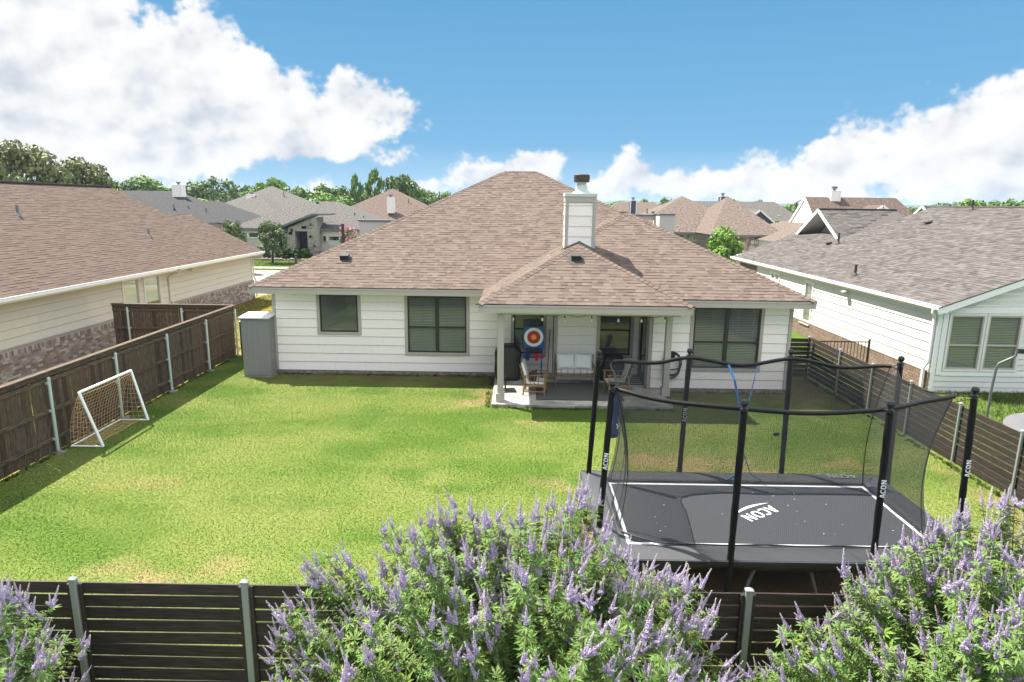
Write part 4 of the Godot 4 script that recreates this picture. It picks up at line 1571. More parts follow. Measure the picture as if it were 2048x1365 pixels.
	um.span(Vector3(-0.22, 0.0, -0.22), Vector3(0.22, 0.035, 0.22), 0.008)
	obj("plate", um, mats.black_metal, ub)
	um = MB.new()
	um.lathe(Vector3(-0.1, 0.035, 0), [Vector2(0.05, 0.0), Vector2(0.04, 0.02), Vector2(0.028, 0.03), Vector2(0.028, 0.42), Vector2(0.02, 0.43), Vector2(0.0, 0.43)], 12)
	obj("tube", um, mats.black_metal, ub)

	# throwing target on its stand
	var t := thing("throwing_target", "blue target board with red and white rings on blue legs", "target", Vector3(0.55, 0.1, -20.3), 0.0)
	var bd := MB.new()
	bd.span(Vector3(-0.335, 1.04, -0.03), Vector3(0.335, 1.72, 0.0), 0.006)
	obj("board", bd, mats.blue_paint, t)
	var cols := [mats.white_paint, mats.red_paint, mats.yellow_paint]
	for k in 3:
		var b := MB.new()
		b.lathe(Vector3(0, 1.38, 0.0005), [Vector2([0.305, 0.21, 0.085][k], 0.0), Vector2([0.305, 0.21, 0.085][k], 0.003 + 0.003 * k), Vector2(0.0, 0.0032 + 0.003 * k)], 40, Color.WHITE, Basis(Vector3.RIGHT, PI / 2))
		obj("ring", b, cols[k], t)
	for x in [-0.27, 0.27]:
		var b := MB.new()
		b.bar(Vector3(x, 0.0, 0.02), Vector3(x, 1.06, -0.035), 0.05, 0.035, Vector3.RIGHT, 0.005)
		obj("leg", b, mats.blue_paint, t)
		b = MB.new()
		b.bar(Vector3(x, 0.0, -0.5), Vector3(x, 1.0, -0.06), 0.035, 0.03, Vector3.RIGHT, 0.005)
		obj("brace", b, mats.blue_paint, t)
	var sh := MB.new()
	sh.span(Vector3(-0.3, 0.70, 0.0), Vector3(0.3, 0.74, 0.05), 0.004)
	obj("crossbar", sh, mats.blue_paint, t)
	for k in 2:
		var b := MB.new()
		var x := -0.14 + 0.28 * k - 0.04
		for s in 5:
			b.span(Vector3(x - 0.075, 0.72 + s * 0.032, 0.05), Vector3(x + 0.075, 0.745 + s * 0.032, 0.09 + 0.006 * s), 0.004)
		b.span(Vector3(x - 0.05, 0.62, 0.055), Vector3(x + 0.05, 0.71, 0.07), 0.004)
		obj("disc_rack", b, [mats.navy_plastic, mats.red_paint][k], t)
		b = MB.new()
		for s in 6:
			var an := TAU * s / 6.0
			var c := Vector3(-0.29 + 0.58 * k, 0.77, 0.06)
			b.bar(c, c + Vector3(cos(an), sin(an), 0.1) * 0.09, 0.03, 0.012, Vector3(0, 0, 1), 0.003)
		b.lathe(Vector3(-0.29 + 0.58 * k, 0.77, 0.05), [Vector2(0.03, 0.0), Vector2(0.025, 0.03), Vector2(0.0, 0.035)], 12, Color.WHITE, Basis(Vector3.RIGHT, PI / 2))
		obj("throwing_star", b, [mats.blue_paint, mats.red_paint][k], t)
	var bs := thing("broom", "thin brown broom handle standing in the corner beside the target", "broom", Vector3(1.02, 0.1, -20.6), 0.0)
	var bm := MB.new()
	bm.tube([Vector3(0, 0.16, 0.06), Vector3(0.07, 1.55, -0.2)], 0.014, 8)
	obj("handle", bm, mats.walnut, bs)
	bm = MB.new()
	bm.box(Vector3(-0.01, 0.085, 0.07), Vector3(0.26, 0.17, 0.05), Basis(), 0.01)
	obj("bristles", bm, mats.straw, bs)

	# black covered box behind the right chair with a rounded hood
	var bx := thing("covered_box", "black vinyl covered box under the window near the door", "storage box", Vector3(3.13, 0.1, -20.45), 0.0)
	rows = []
	for q in [[0.0, 0.44, 0.3], [0.2, 0.43, 0.29], [0.5, 0.34, 0.26], [0.74, 0.30, 0.24], [0.80, 0.27, 0.2], [0.81, 0.0, 0.0]]:
		var row := []
		for j in 29:
			var an := TAU * j / 28.0
			row.append(Vector3(signf(cos(an)) * pow(absf(cos(an)), 0.4) * q[1] * (1.0 + 0.02 * sin(j * 1.9)), q[0], signf(sin(an)) * pow(absf(sin(an)), 0.4) * q[2]))
		rows.append(row)
	var vb := MB.new()
	vb.grid(rows)
	obj("cover", vb, mats.black_vinyl, bx)
	var seam := MB.new()
	seam.tube(rows[3].map(func(q): return q * 1.006), 0.008, 5)
	obj("hem", seam, mats.black_plastic, bx)

	# rugs
	var rg := thing("outdoor_rug", "large grey woven rug under the patio chairs", "rug", Vector3(1.87, 0.1, -18.93), 0.0)
	var rm := MB.new()
	rm.span(Vector3(-1.25, 0.004, -0.93), Vector3(1.25, 0.013, 0.92), 0.003)
	obj("weave", rm, mats.rug_grey, rg)
	rm = MB.new()
	for e in [[-1.27, -0.95, 1.27, -0.925], [-1.27, 0.915, 1.27, 0.94], [-1.27, -0.925, -1.245, 0.915], [1.245, -0.925, 1.27, 0.915]]:
		rm.span(Vector3(e[0], 0.003, e[1]), Vector3(e[2], 0.016, e[3]), 0.003)
	obj("binding", rm, mats.rug_dark, rg)
	var dm := thing("doormat", "black and white striped doormat before the back door", "doormat", Vector3(3.72, 0.1, -20.2), 0.0)
	for k in 10:
		var b := MB.new()
		b.span(Vector3(-0.42, 0.004, -0.6 + k * 0.12), Vector3(0.3, 0.014, -0.6 + k * 0.12 + 0.118), 0.002)
		obj("stripe", b, mats.rug_dark if k % 2 == 0 else mats.rug_light, dm)

	# hose on the wall
	var hs := thing("garden_hose", "coiled black garden hose hung on the white wall by the column", "hose", Vector3(4.76, 0.9, -19.34), 0.0)
	var pts := []
	for k in 150:
		var an := TAU * k / 25.0
		var r := 0.25 + 0.018 * sin(k * 0.71) + 0.01 * (k / 25)
		pts.append(Vector3(cos(an) * r * 0.92 + 0.012 * sin(k * 0.13), sin(an) * r * 1.35 + (0.03 * sin(k * 0.2) if sin(an) < 0 else 0.0), 0.03 + 0.014 * ((k / 25) % 3) + 0.01 * sin(k * 0.4)))
	pts.append(Vector3(-0.24, -0.2, 0.06))
	pts.append(Vector3(-0.27, -0.42, 0.05))
	var hm := MB.new()
	hm.tube(pts, 0.016, 7)
	obj("coil", hm, mats.black_rubber, hs)
	hm = MB.new()
	hm.box(Vector3(0, 0.26, 0.0), Vector3(0.16, 0.16, 0.02), Basis(), 0.005)
	hm.box(Vector3(0, 0.30, 0.05), Vector3(0.14, 0.03, 0.12), Basis(), 0.008)
	obj("hanger", hm, mats.black_metal, hs)
	hm = MB.new()
	hm.lathe(Vector3(-0.27, -0.42, 0.05), [Vector2(0.012, -0.12), Vector2(0.022, -0.1), Vector2(0.018, 0.0)], 8)
	obj("nozzle", hm, mats.black_plastic, hs)

	# storage shed at the house corner
	var s := thing("storage_shed", "grey resin storage shed with pale lid at the house's left corner", "shed", Vector3(-8.42, 0.0, -20.78), 0.0)
	var sb := MB.new()
	sb.span(Vector3(-0.44, 0.03, -0.36), Vector3(0.44, 1.93, 0.34), 0.01)
	obj("body", sb, mats.shed_grey, s)
	for k in 2:
		for j in 5:
			var b := MB.new()
			var x := -0.43 + j * 0.173
			b.span(Vector3(x + 0.001, [0.06, 1.172][k], 0.34), Vector3(x + 0.170, [1.168, 1.91][k], 0.348), 0.002)
			obj("panel_board", b, mats.shed_grey, s)
	for k in 2:
		for j in 4:
			var b := MB.new()
			var z := -0.35 + j * 0.173
			b.span(Vector3(-0.448, [0.06, 1.172][k], z + 0.001), Vector3(-0.44, [1.168, 1.91][k], z + 0.170), 0.002)
			obj("panel_board", b, mats.shed_grey, s)
	var lid := MB.new()
	lid.box(Vector3(0, 1.98, 0.0), Vector3(0.98, 0.055, 0.84), Basis(Vector3.RIGHT, 0.06), 0.012)
	obj("lid", lid, mats.shed_lid, s)
	var base := MB.new()
	base.span(Vector3(-0.47, -0.05, -0.38), Vector3(0.46, 0.03, 0.37), 0.005)
	obj("base", base, mats.concrete_old, s)

	# neighbour's sunken trampoline and its hoop beyond the right fence
	var nt := thing("round_trampoline", "round trampoline with grey pad in the neighbour's grass", "trampoline", Vector3(13.6, 0.0, -14.0), 0.0)
	var pads := 12
	for k in pads:
		var rws := []
		for i in 5:
			var row := []
			for j in 5:
				var an := TAU * (k + j / 4.0 * 0.99) / pads
				var r := lerpf(2.1, 1.5, i / 4.0)
				row.append(Vector3(cos(an) * r, 0.56 + 0.035 * sin(PI * i / 4.0), sin(an) * r))
			rws.append(row)
		var b := MB.new()
		b.grid(rws)
		obj("safety_pad", b, mats.pad_grey, nt)
	var bed := MB.new()
	bed.lathe(Vector3(0, 0.54, 0), [Vector2(1.54, 0.0), Vector2(0.0, 0.0)], 36)
	obj("jumping_mat", bed, mats.tramp_mat, nt)
	for k in 6:
		var b := MB.new()
		var an := TAU * k / 6.0 + 0.2
		b.tube([Vector3(cos(an) * 1.9, 0, sin(an) * 1.9), Vector3(cos(an) * 1.9, 0.54, sin(an) * 1.9)], 0.025, 8)
		obj("leg", b, mats.galvanised_dark, nt)
	var hp := thing("basketball_hoop", "bent grey pole with dark hoop bracket beside the round trampoline", "basketball hoop", Vector3(12.45, 0.0, -16.5), 0.0)
	var p := MB.new()
	p.tube([Vector3(0, 0, 0), Vector3(0.0, 1.0, 0), Vector3(0.02, 1.62, 0.02), Vector3(0.05, 1.74, 0.05), Vector3(0.25, 1.9, 0.15), Vector3(0.32, 1.98, 0.2), Vector3(0.33, 2.12, 0.2)], 0.032, 10)
	obj("pole", p, mats.galvanised_dark, hp)
	p = MB.new()
	p.box(Vector3(0.6, 2.1, 0.25), Vector3(0.55, 0.12, 0.06), Basis(Vector3.UP, -0.3), 0.01)
	p.box(Vector3(1.0, 2.2, 0.32), Vector3(0.7, 0.5, 0.03), Basis(Vector3.UP, -0.3), 0.01)
	obj("backboard", p, mats.black_plastic, hp)


# ------------------------------------------------------------------ materials
func make_materials() -> void:
	var fine := grain("fine", 0.06, 4, 0.955)
	var rough := grain("rough", 0.03, 5, 0.62)
	var blot := grain("blot", 0.012, 5, 0.55)
	var woodg := grain("wood", 0.03, 5, 0.42)
	var weave := grain("weave", 0.22, 2, 0.55)
	var speck := grain("speck", 0.16, 3, 0.55)
	mat("white_siding", Color(0.88, 0.805, 0.76), 0.62, fine, Vector3(0.5, 0.9, 0.5))
	mat("right_siding", Color(0.66, 0.645, 0.61), 0.62, fine, Vector3(0.5, 0.9, 0.5))
	mat("taupe", Color(0.40, 0.355, 0.315), 0.6, fine, Vector3.ONE)
	mat("fascia", Color(0.42, 0.375, 0.335), 0.6, fine, Vector3.ONE)
	mat("soffit", Color(0.78, 0.755, 0.72), 0.7, fine)
	mat("chimney_trim", Color(0.40, 0.37, 0.345), 0.6, fine)
	mat("stucco", Color(0.74, 0.72, 0.69), 0.85, speck, Vector3(2, 2, 2))
	mat("slate_metal", Color(0.11, 0.12, 0.135), 0.5)
	mat("dark_frame", Color(0.022, 0.02, 0.018), 0.45)
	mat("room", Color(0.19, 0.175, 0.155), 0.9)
	mat("blind", Color(0.26, 0.265, 0.245), 0.6)
	mat("concrete_old", Color(0.30, 0.265, 0.22), 0.9, rough, Vector3(0.9, 0.9, 0.9))
	mat("patio", Color(0.57, 0.54, 0.50), 0.85, blot, Vector3(0.35, 0.35, 0.35))
	mat("shingle", Color(1.06, 1.06, 1.06), 0.95, speck, Vector3(1.3, 1.3, 1.3), 0.2)
	mat("roof_deck", Color(0.11, 0.08, 0.07), 0.95)
	mat("roof_deck_grey", Color(0.09, 0.08, 0.078), 0.95)
	metal("galvanised", Color(0.50, 0.56, 0.53), 0.55, 0.4)
	metal("galvanised_light", Color(0.33, 0.355, 0.35), 0.48, 0.5)
	metal("galvanised_post", Color(0.33, 0.355, 0.35), 0.5, 0.5)
	metal("galvanised_dark", Color(0.16, 0.165, 0.17), 0.5, 0.5)
	metal("rusty_metal", Color(0.13, 0.105, 0.085), 0.7, 0.3)
	mats.rusty_metal.albedo_texture = rough
	mats.rusty_metal.uv1_triplanar = true
	metal("brown_metal", Color(0.05, 0.035, 0.03), 0.6, 0.2)
	metal("vent_metal", Color(0.05, 0.044, 0.037), 0.75, 0.1)
	metal("black_metal", Color(0.014, 0.014, 0.015), 0.45, 0.2)
	mat("black_gloss", Color(0.012, 0.012, 0.013), 0.18)
	mat("black_plastic", Color(0.014, 0.014, 0.015), 0.5)
	mat("black_rubber", Color(0.014, 0.015, 0.016), 0.42)
	mat("black_vinyl", Color(0.016, 0.016, 0.018), 0.42, fine, Vector3(3, 3, 3))
	mat("white_paint", Color(0.80, 0.80, 0.80), 0.4)
	mat("white_trim", Color(0.76, 0.75, 0.73), 0.55, fine)
	mat("white_print", Color(0.72, 0.74, 0.76), 0.7)
	mat("grey_print", Color(0.20, 0.205, 0.21), 0.7)
	mat("bulb", Color(0.75, 0.74, 0.68), 0.1)
	var p := mat("pane", Color(0.72, 0.80, 0.76), 0.02)
	p.transparency = BaseMaterial3D.TRANSPARENCY_ALPHA
	p.albedo_color.a = 0.05
	p.metallic_specular = 0.75
	mat("glass_dark", Color(0.012, 0.016, 0.016), 0.03, null, Vector3.ONE, 0.8)
	# fences
	mat("cedar", Color(0.162, 0.110, 0.067), 0.85, woodg, Vector3(3.2, 0.35, 3.2))
	mat("cedar_light", Color(0.178, 0.124, 0.078), 0.85, woodg, Vector3(3, 3, 0.35))
	mat("cedar_cap", Color(0.33, 0.255, 0.18), 0.8, woodg, Vector3(3, 3, 0.4))
	mat("slat_x", Color(0.064, 0.044, 0.037), 0.64, woodg, Vector3(0.35, 4, 4))
	mat("slat_z", Color(0.064, 0.044, 0.037), 0.64, woodg, Vector3(4, 4, 0.35))
	# goal, trampoline
	mat("orange_net", Color(0.62, 0.40, 0.20), 0.8)
	mat("tramp_mat", Color(0.078, 0.086, 0.103), 0.60, weave, Vector3(2.4, 2.4, 2.4))
	mat("tramp_pad", Color(0.070, 0.072, 0.078), 0.42, fine, Vector3(1.5, 1.5, 1.5))
	mat("tramp_skirt", Color(0.013, 0.013, 0.015), 0.5)
	mat("pole_sleeve", Color(0.010, 0.010, 0.011), 0.5, null, Vector3.ONE, 0.3)
	mat("pad_grey", Color(0.13, 0.13, 0.14), 0.6, fine)
	mat("blue_strap", Color(0.06, 0.25, 0.60), 0.6)
	mat("navy_cloth", Color(0.045, 0.055, 0.13), 0.8)
	var net := mat("net_mesh", Color(0.055, 0.057, 0.062), 0.9, null, Vector3.ONE, 0.1)
	net.transparency = BaseMaterial3D.TRANSPARENCY_ALPHA
	net.albedo_color.a = 0.32
	net.cull_mode = BaseMaterial3D.CULL_DISABLED
	# furniture
	mat("oak", Color(0.50, 0.30, 0.13), 0.5, woodg, Vector3(2, 2, 2))
	mat("teak", Color(0.42, 0.29, 0.17), 0.55, woodg, Vector3(2, 2, 2))
	mat("walnut", Color(0.10, 0.045, 0.025), 0.5)
	mat("straw", Color(0.40, 0.30, 0.14), 0.9)
	mat("cloth", Color(1, 1, 1), 0.9)
	mat("white_cloth", Color(0.80, 0.78, 0.75), 0.95)
	mat("brown_cloth", Color(0.045, 0.034, 0.030), 0.95)
	mat("blue_paint", Color(0.018, 0.09, 0.32), 0.4)
	mat("navy_plastic", Color(0.015, 0.035, 0.11), 0.45)
	mat("red_paint", Color(0.44, 0.022, 0.035), 0.4)
	mat("yellow_paint", Color(0.80, 0.38, 0.02), 0.4)
	mat("rug_grey", Color(0.125, 0.125, 0.12), 0.95, weave, Vector3(5, 5, 5))
	mat("rug_dark", Color(0.03, 0.03, 0.032), 0.95)
	mat("rug_light", Color(0.42, 0.41, 0.39), 0.95)
	mat("shed_grey", Color(0.205, 0.20, 0.195), 0.7, fine, Vector3(2, 2, 2))
	mat("shed_lid", Color(0.62, 0.62, 0.62), 0.6)
	# neighbours
	mat("cream_siding", Color(0.60, 0.55, 0.475), 0.7, fine, Vector3(0.5, 0.9, 0.5))
	mat("brick_mix", Color(1, 1, 1), 0.9, speck, Vector3(2, 2, 2))
	mat("mortar", Color(0.62, 0.56, 0.50), 0.95, speck, Vector3(2, 2, 2))
	mat("gutter", Color(0.74, 0.74, 0.74), 0.45)
	mat("cream_gutter", Color(0.62, 0.57, 0.50), 0.5)
	mat("roller", Color(0.50, 0.54, 0.47), 0.8)
	mat("stone", Color(0.44, 0.40, 0.35), 0.9, rough, Vector3(0.9, 0.9, 0.9))
	mat("door_dark", Color(0.012, 0.012, 0.014), 0.4)
	mat("garage_door", Color(0.42, 0.41, 0.40), 0.6)
	mat("far_tan", Color(0.225, 0.17, 0.142), 0.95, grain("far_roof", 0.1, 3, 0.45), Vector3(0.13, 0.3, 0.13))
	mat("far_brown", Color(0.195, 0.135, 0.112), 0.95, grain("far_roof", 0.1, 3, 0.45), Vector3(0.13, 0.3, 0.13))
	mat("far_grey", Color(0.17, 0.16, 0.147), 0.95, grain("far_roof", 0.1, 3, 0.5), Vector3(0.13, 0.3, 0.13))
	mat("far_pale", Color(0.21, 0.195, 0.187), 0.95, grain("far_mix", 0.14, 2, 0.25), Vector3(0.12, 0.3, 0.12))
	mat("far_charcoal", Color(0.062, 0.062, 0.070), 0.95, grain("far_roof", 0.1, 3, 0.45), Vector3(0.13, 0.3, 0.13))
	mat("slate_blue", Color(0.045, 0.06, 0.095), 0.7)
	mat("dark_grey_siding", Color(0.075, 0.085, 0.095), 0.7)
	mat("limestone", Color(0.50, 0.42, 0.31), 0.9, blot, Vector3(0.7, 0.7, 0.7))
	# ground
	mat("asphalt", Color(0.36, 0.345, 0.325), 0.9, blot, Vector3(0.12, 0.12, 0.12))
	mat("sidewalk", Color(0.48, 0.455, 0.42), 0.9, rough, Vector3(0.5, 0.5, 0.5))
	mat("bark", Color(0.085, 0.068, 0.054), 0.9, rough, Vector3(3, 1, 3))
	mat("pole_wood", Color(0.08, 0.06, 0.05), 0.9)
	mat("mulch", Color(0.11, 0.068, 0.045), 0.95, speck, Vector3(1.5, 1.5, 1.5))
	mat("rock", Color(0.36, 0.31, 0.27), 0.9, rough, Vector3(2, 2, 2))
	# plants
	for q in [["leaf_vitex", Color(0.122, 0.205, 0.050), 0.55], ["leaf_tree", Color(1, 1, 1), 0.6], ["grass_blade", Color(1, 1, 1), 0.6]]:
		var m := mat(q[0], q[1], q[2], null, Vector3.ONE, 0.35)
		m.cull_mode = BaseMaterial3D.CULL_DISABLED
		m.backlight_enabled = true
		m.backlight = Color(0.5, 0.5, 0.5)
	mat("petal", Color(1, 1, 1), 0.8)
	mats.petal.cull_mode = BaseMaterial3D.CULL_DISABLED
	mat("stem", Color(0.13, 0.10, 0.055), 0.8)


# ------------------------------------------------------------------ neighbours
const BRICKS := [Color(0.44, 0.32, 0.26), Color(0.56, 0.46, 0.40), Color(0.37, 0.265, 0.225), Color(0.68, 0.62, 0.56), Color(0.30, 0.22, 0.195), Color(0.50, 0.40, 0.34)]


# running bond on a wall: O lower left seen from in front, A along, out the way it faces
func brickwork(wall: Node3D, O: Vector3, A: Vector3, out: Vector3, length: float, height: float, pal: Array, soldier: bool) -> void:
	var bl := 0.205
	var bh := 0.072
	var j := 0.014
	var back := MB.new()
	var bs := Basis(A, Vector3.UP, out)
	back.box(O + A * length * 0.5 + Vector3(0, height * 0.5, 0) - out * 0.05, Vector3(length, height, 0.09), bs)
	obj("mortar_bed", back, mats.mortar, wall)
	var list := []
	var rows := int(height / (bh + j))
	for r in rows:
		var top: bool = soldier and r >= rows - 2
		if top and r == rows - 1:
			continue
		var step := (bh + j) if top else (bl + j)
		var x := 0.0 if (r % 2 == 0 or top) else -bl * 0.5
		while x < length:
			var a := maxf(x, 0.0)
			var e := minf(x + step - j, length)
			if e - a > 0.03:
				var hh := (bh * 2 + j) if top else bh
				var c := O + A * (a + e) * 0.5 + Vector3(0, r * (bh + j) + hh * 0.5 + j * 0.5, 0) + out * rnd(0.0, 0.004)
				list.append([c.distance_to(EYE) + (0.0 if in_frame(c) else 1000.0), c, e - a, hh, pal[rng.randi() % pal.size()]])
			x += step
	list.sort_custom(func(p, q): return p[0] < q[0])
	var rest := MB.new()
	var made := 0
	var cache := {}
	for b in list:
		var whole: bool = absf(b[2] - bl) < 0.001 or absf(b[2] - bh) < 0.001
		if made < 300 and whole and b[0] < 999.0:
			var key := "%.3f %.3f %s" % [b[2], b[3], b[4].to_html()]
			if not cache.has(key):
				var m := MB.new()
				m.box(Vector3.ZERO, Vector3(b[2], b[3], 0.03), Basis(), 0.004, b[4])
				cache[key] = m.mesh()
			var o := obj("brick", cache[key], mats.brick_mix, wall)
			o.transform = Transform3D(bs, b[1])
			made += 1
		else:
			var h := Vector3(b[2], b[3], 0.03) * 0.5
			var c: Vector3 = b[1]
			var f := out * h.z
			var u := A * h.x
			var v := Vector3(0, h.y, 0)
			rest.quad(c - u - v + f, c + u - v + f, c + u + v + f, c - u + v + f, b[4])
			rest.quad(c - u + v + f, c + u + v + f, c + u + v - f, c - u + v - f, b[4])
			rest.quad(c - u - v - f, c - u - v + f, c - u + v + f, c - u + v - f, b[4])
	if not rest.v.is_empty():
		obj("brick_field", rest, mats.brick_mix, wall).set_meta("kind", "stuff")


func gutter_run(parent: Node3D, a: Vector3, b: Vector3, out: Vector3, m: Material) -> void:
	var d := (b - a).normalized()
	var bs := Basis(d, Vector3.UP, d.cross(Vector3.UP))
	var g := MB.new()
	var L := a.distance_to(b)
	var mid := (a + b) * 0.5
	g.box(mid + out * 0.115 + Vector3(0, -0.05, 0), Vector3(L, 0.11, 0.012), bs, 0.004)
	g.box(mid + out * 0.06 + Vector3(0, -0.105, 0), Vector3(L, 0.012, 0.11), bs, 0.004)
	g.box(mid + out * 0.122 + Vector3(0, 0.004, 0), Vector3(L, 0.018, 0.028), bs, 0.004)
	obj("gutter", g, m, parent)
	var f := MB.new()
	f.box(mid - out * 0.01 + Vector3(0, -0.09, 0), Vector3(L, 0.18, 0.025), bs)
	obj("fascia", f, m, parent)


func stack_pipe(parent: Node3D, at: Vector3, h: float, m: Material) -> void:
	var b := MB.new()
	b.lathe(at, [Vector2(0.14, -0.05), Vector2(0.10, 0.05), Vector2(0.055, 0.12), Vector2(0.05, 0.12), Vector2(0.05, h), Vector2(0.0, h)], 10)
	obj("vent_pipe", b, m, parent)


func hood_vent(parent: Node3D, at: Vector3, turn: float, m: Material) -> void:
	var v := Node3D.new()
	put(v, "roof_vent", parent)
	v.transform = Transform3D(Basis(Vector3.UP, turn), at)
	var b := MB.new()
	b.box(Vector3(0, 0.10, 0), Vector3(0.3, 0.05, 0.28), Basis(Vector3.RIGHT, 0.25), 0.015)
	b.box(Vector3(0, 0.03, -0.03), Vector3(0.24, 0.14, 0.18), Basis(), 0.01)
	obj("hood", b, m, v)


func left_house() -> void:
	var h := thing("house", "tan clapboard and brick house with brown shingled roof beyond the picket fence", "house")
	var p := 0.5
	var k := sqrt(1.0 + p * p)
	var ex := -15.05
	var e := 2.75
	var deck := MB.new()
	var pt := func(x: float, z: float, dy: float) -> Vector3:
		return Vector3(x, e + p * (ex - x) + dy, z)
	var zn := -8.0
	deck.poly_out([pt.call(ex, zn, -0.012), pt.call(ex, -38.5, -0.012), pt.call(-19.2, -38.5, -0.012), pt.call(-19.2, zn, -0.012)], Vector3(-20, 0, -25))
	deck.poly_out([pt.call(-19.2, zn, -0.012), pt.call(-19.2, -36.0, -0.012), pt.call(-22.15, -36.0, -0.012), pt.call(-22.15, zn, -0.012)], Vector3(-20, 0, -25))
	var ry := e + p * 7.1
	deck.poly_out([Vector3(-22.15, ry, zn), Vector3(-22.15, ry, -36.0), Vector3(-29.2, e, -36.0), Vector3(-29.2, e, zn)], Vector3(-22, 0, -25))
	deck.poly_out([Vector3(-19.2, e + p * 4.15, -36.0), Vector3(-19.2, e + p * 4.15, -38.5), Vector3(-23.0, e + p * 1.5, -38.5), Vector3(-23.0, e + p * 1.5, -36.0)], Vector3(-20, 0, -37))
	var roof := obj("roof", deck, mats.roof_deck, h)
	var tabs := []
	lay_courses(tabs, Vector3(ex, e, zn), Vector3(0, 0, -1), Vector3(-1, p, 0) / k, 7.1 * k,
		func(s): return Vector2(0.0, 30.5 if s / k < 4.15 else 28.0), func(q): return q.x > -22.2, BROWN_SHINGLES, 0.145, [0.28, 0.32, 0.36])
	finish_courses(tabs, roof, mats.shingle, 0.175)
	var n1 := Vector3(p, 1, 0).normalized()
	var n2 := Vector3(-p, 1, 0).normalized()
	var rv := MB.new()
	rv.span(Vector3(-22.3, ry - 0.03, -35.9), Vector3(-22.0, ry + 0.05, zn), 0.01)
	obj("ridge_vent", rv, mats.brown_metal, h)
	# rakes and gable ends at the far end
	var gb := MB.new()
	gb.poly_out([Vector3(-15.6, 2.4, -36.0), pt.call(-15.6, -36.0, -0.1), Vector3(-22.15, ry - 0.1, -36.0), Vector3(-28.8, 2.6, -36.0), Vector3(-28.8, 0, -36.0), Vector3(-15.6, 0, -36.0)], Vector3(-20, 1, -30), Color.WHITE)
	gb.poly_out([pt.call(-15.6, -38.0, -0.1), pt.call(-19.2, -38.0, -0.1), Vector3(-22.9, 3.3, -38.0), Vector3(-22.9, 0, -38.0), Vector3(-15.6, 0, -38.0)], Vector3(-20, 1, -30), Color.WHITE)
	obj("gable_wall", gb, mats.cream_siding, h)
	var rk := MB.new()
	rk.bar(pt.call(ex, -38.5, -0.09), pt.call(-19.2, -38.5, -0.09), 0.03, 0.16, Vector3.UP)
	rk.bar(pt.call(-19.2, -36.0, -0.09), pt.call(-22.15, -36.0, -0.09), 0.03, 0.16, Vector3.UP)
	obj("rake", rk, mats.cream_gutter, h)
	gutter_run(h, Vector3(ex, e, zn), Vector3(ex, e, -38.5), Vector3(1, 0, 0), mats.gutter)
	var so := MB.new()
	so.span(Vector3(-15.62, 2.565, -38.4), Vector3(ex, 2.59, zn))
	obj("soffit", so, mats.cream_siding, h)
	var wall := Node3D.new()
	put(wall, "wall", h)
	var turn := Basis(Vector3.UP, PI / 2)
	clapboards(wall, 8.0, 38.0, 1.12, 2.58, -15.6, 0.27, [[25.38, 26.52, 0.8, 2.46], [26.88, 28.1, 0.8, 2.46]], mats.cream_siding, turn)
	var bw := Node3D.new()
	put(bw, "brick_wall", h)
	brickwork(bw, Vector3(-15.53, -0.1, -14.0), Vector3(0, 0, -1), Vector3(1, 0, 0), 24.1, 1.2, BRICKS, true)
	var led := MB.new()
	led.span(Vector3(-15.58, 1.085, -38.1), Vector3(-15.5, 1.12, -14.0), 0.004)
	obj("brick_ledge", led, mats.mortar, h)
	var core := MB.new()
	core.span(Vector3(-15.75, -0.1, -38.0), Vector3(-15.63, 1.1, zn))
	obj("foundation", core, mats.mortar, h)
	for q in [[25.4, 26.5], [26.9, 28.08]]:
		window(h, q[0], q[1], 0.82, 2.44, -15.59, 1, 0.0, false, mats.cream_gutter, mats.cream_gutter, Transform3D(turn, Vector3.ZERO), 0.075, "window", mats.roller)
	for z in [-28.75, -38.1]:
		var d := MB.new()
		var pts := [Vector3(-14.98, 2.64, z), Vector3(-15.05, 2.50, z), Vector3(-15.44, 2.36, z), Vector3(-15.53, 2.2, z), Vector3(-15.53, 1.25, z), Vector3(-15.42, 1.1, z), Vector3(-15.42, 0.1, z)]
		for i in pts.size() - 1:
			d.bar(pts[i], pts[i + 1], 0.075, 0.055, Vector3(0, 0, 1), 0.008)
		obj("downspout", d, mats.cream_gutter, h)
	var cb := MB.new()
	cb.span(Vector3(-15.66, 1.12, -38.02), Vector3(-15.56, 2.58, -37.9))
	obj("corner_trim", cb, mats.cream_siding, h)
	var wl := MB.new()
	wl.box(Vector3(-15.45, 2.42, -30.6), Vector3(0.2, 0.1, 0.16), Basis(Vector3.BACK, -0.5), 0.02)
	obj("flood_light", wl, mats.cream_gutter, h)
	stack_pipe(h, Vector3(-19.49, 4.95, -25.6), 0.42, mats.galvanised_dark)
	stack_pipe(h, Vector3(-17.43, 3.91, -30.9), 0.36, mats.galvanised_dark)


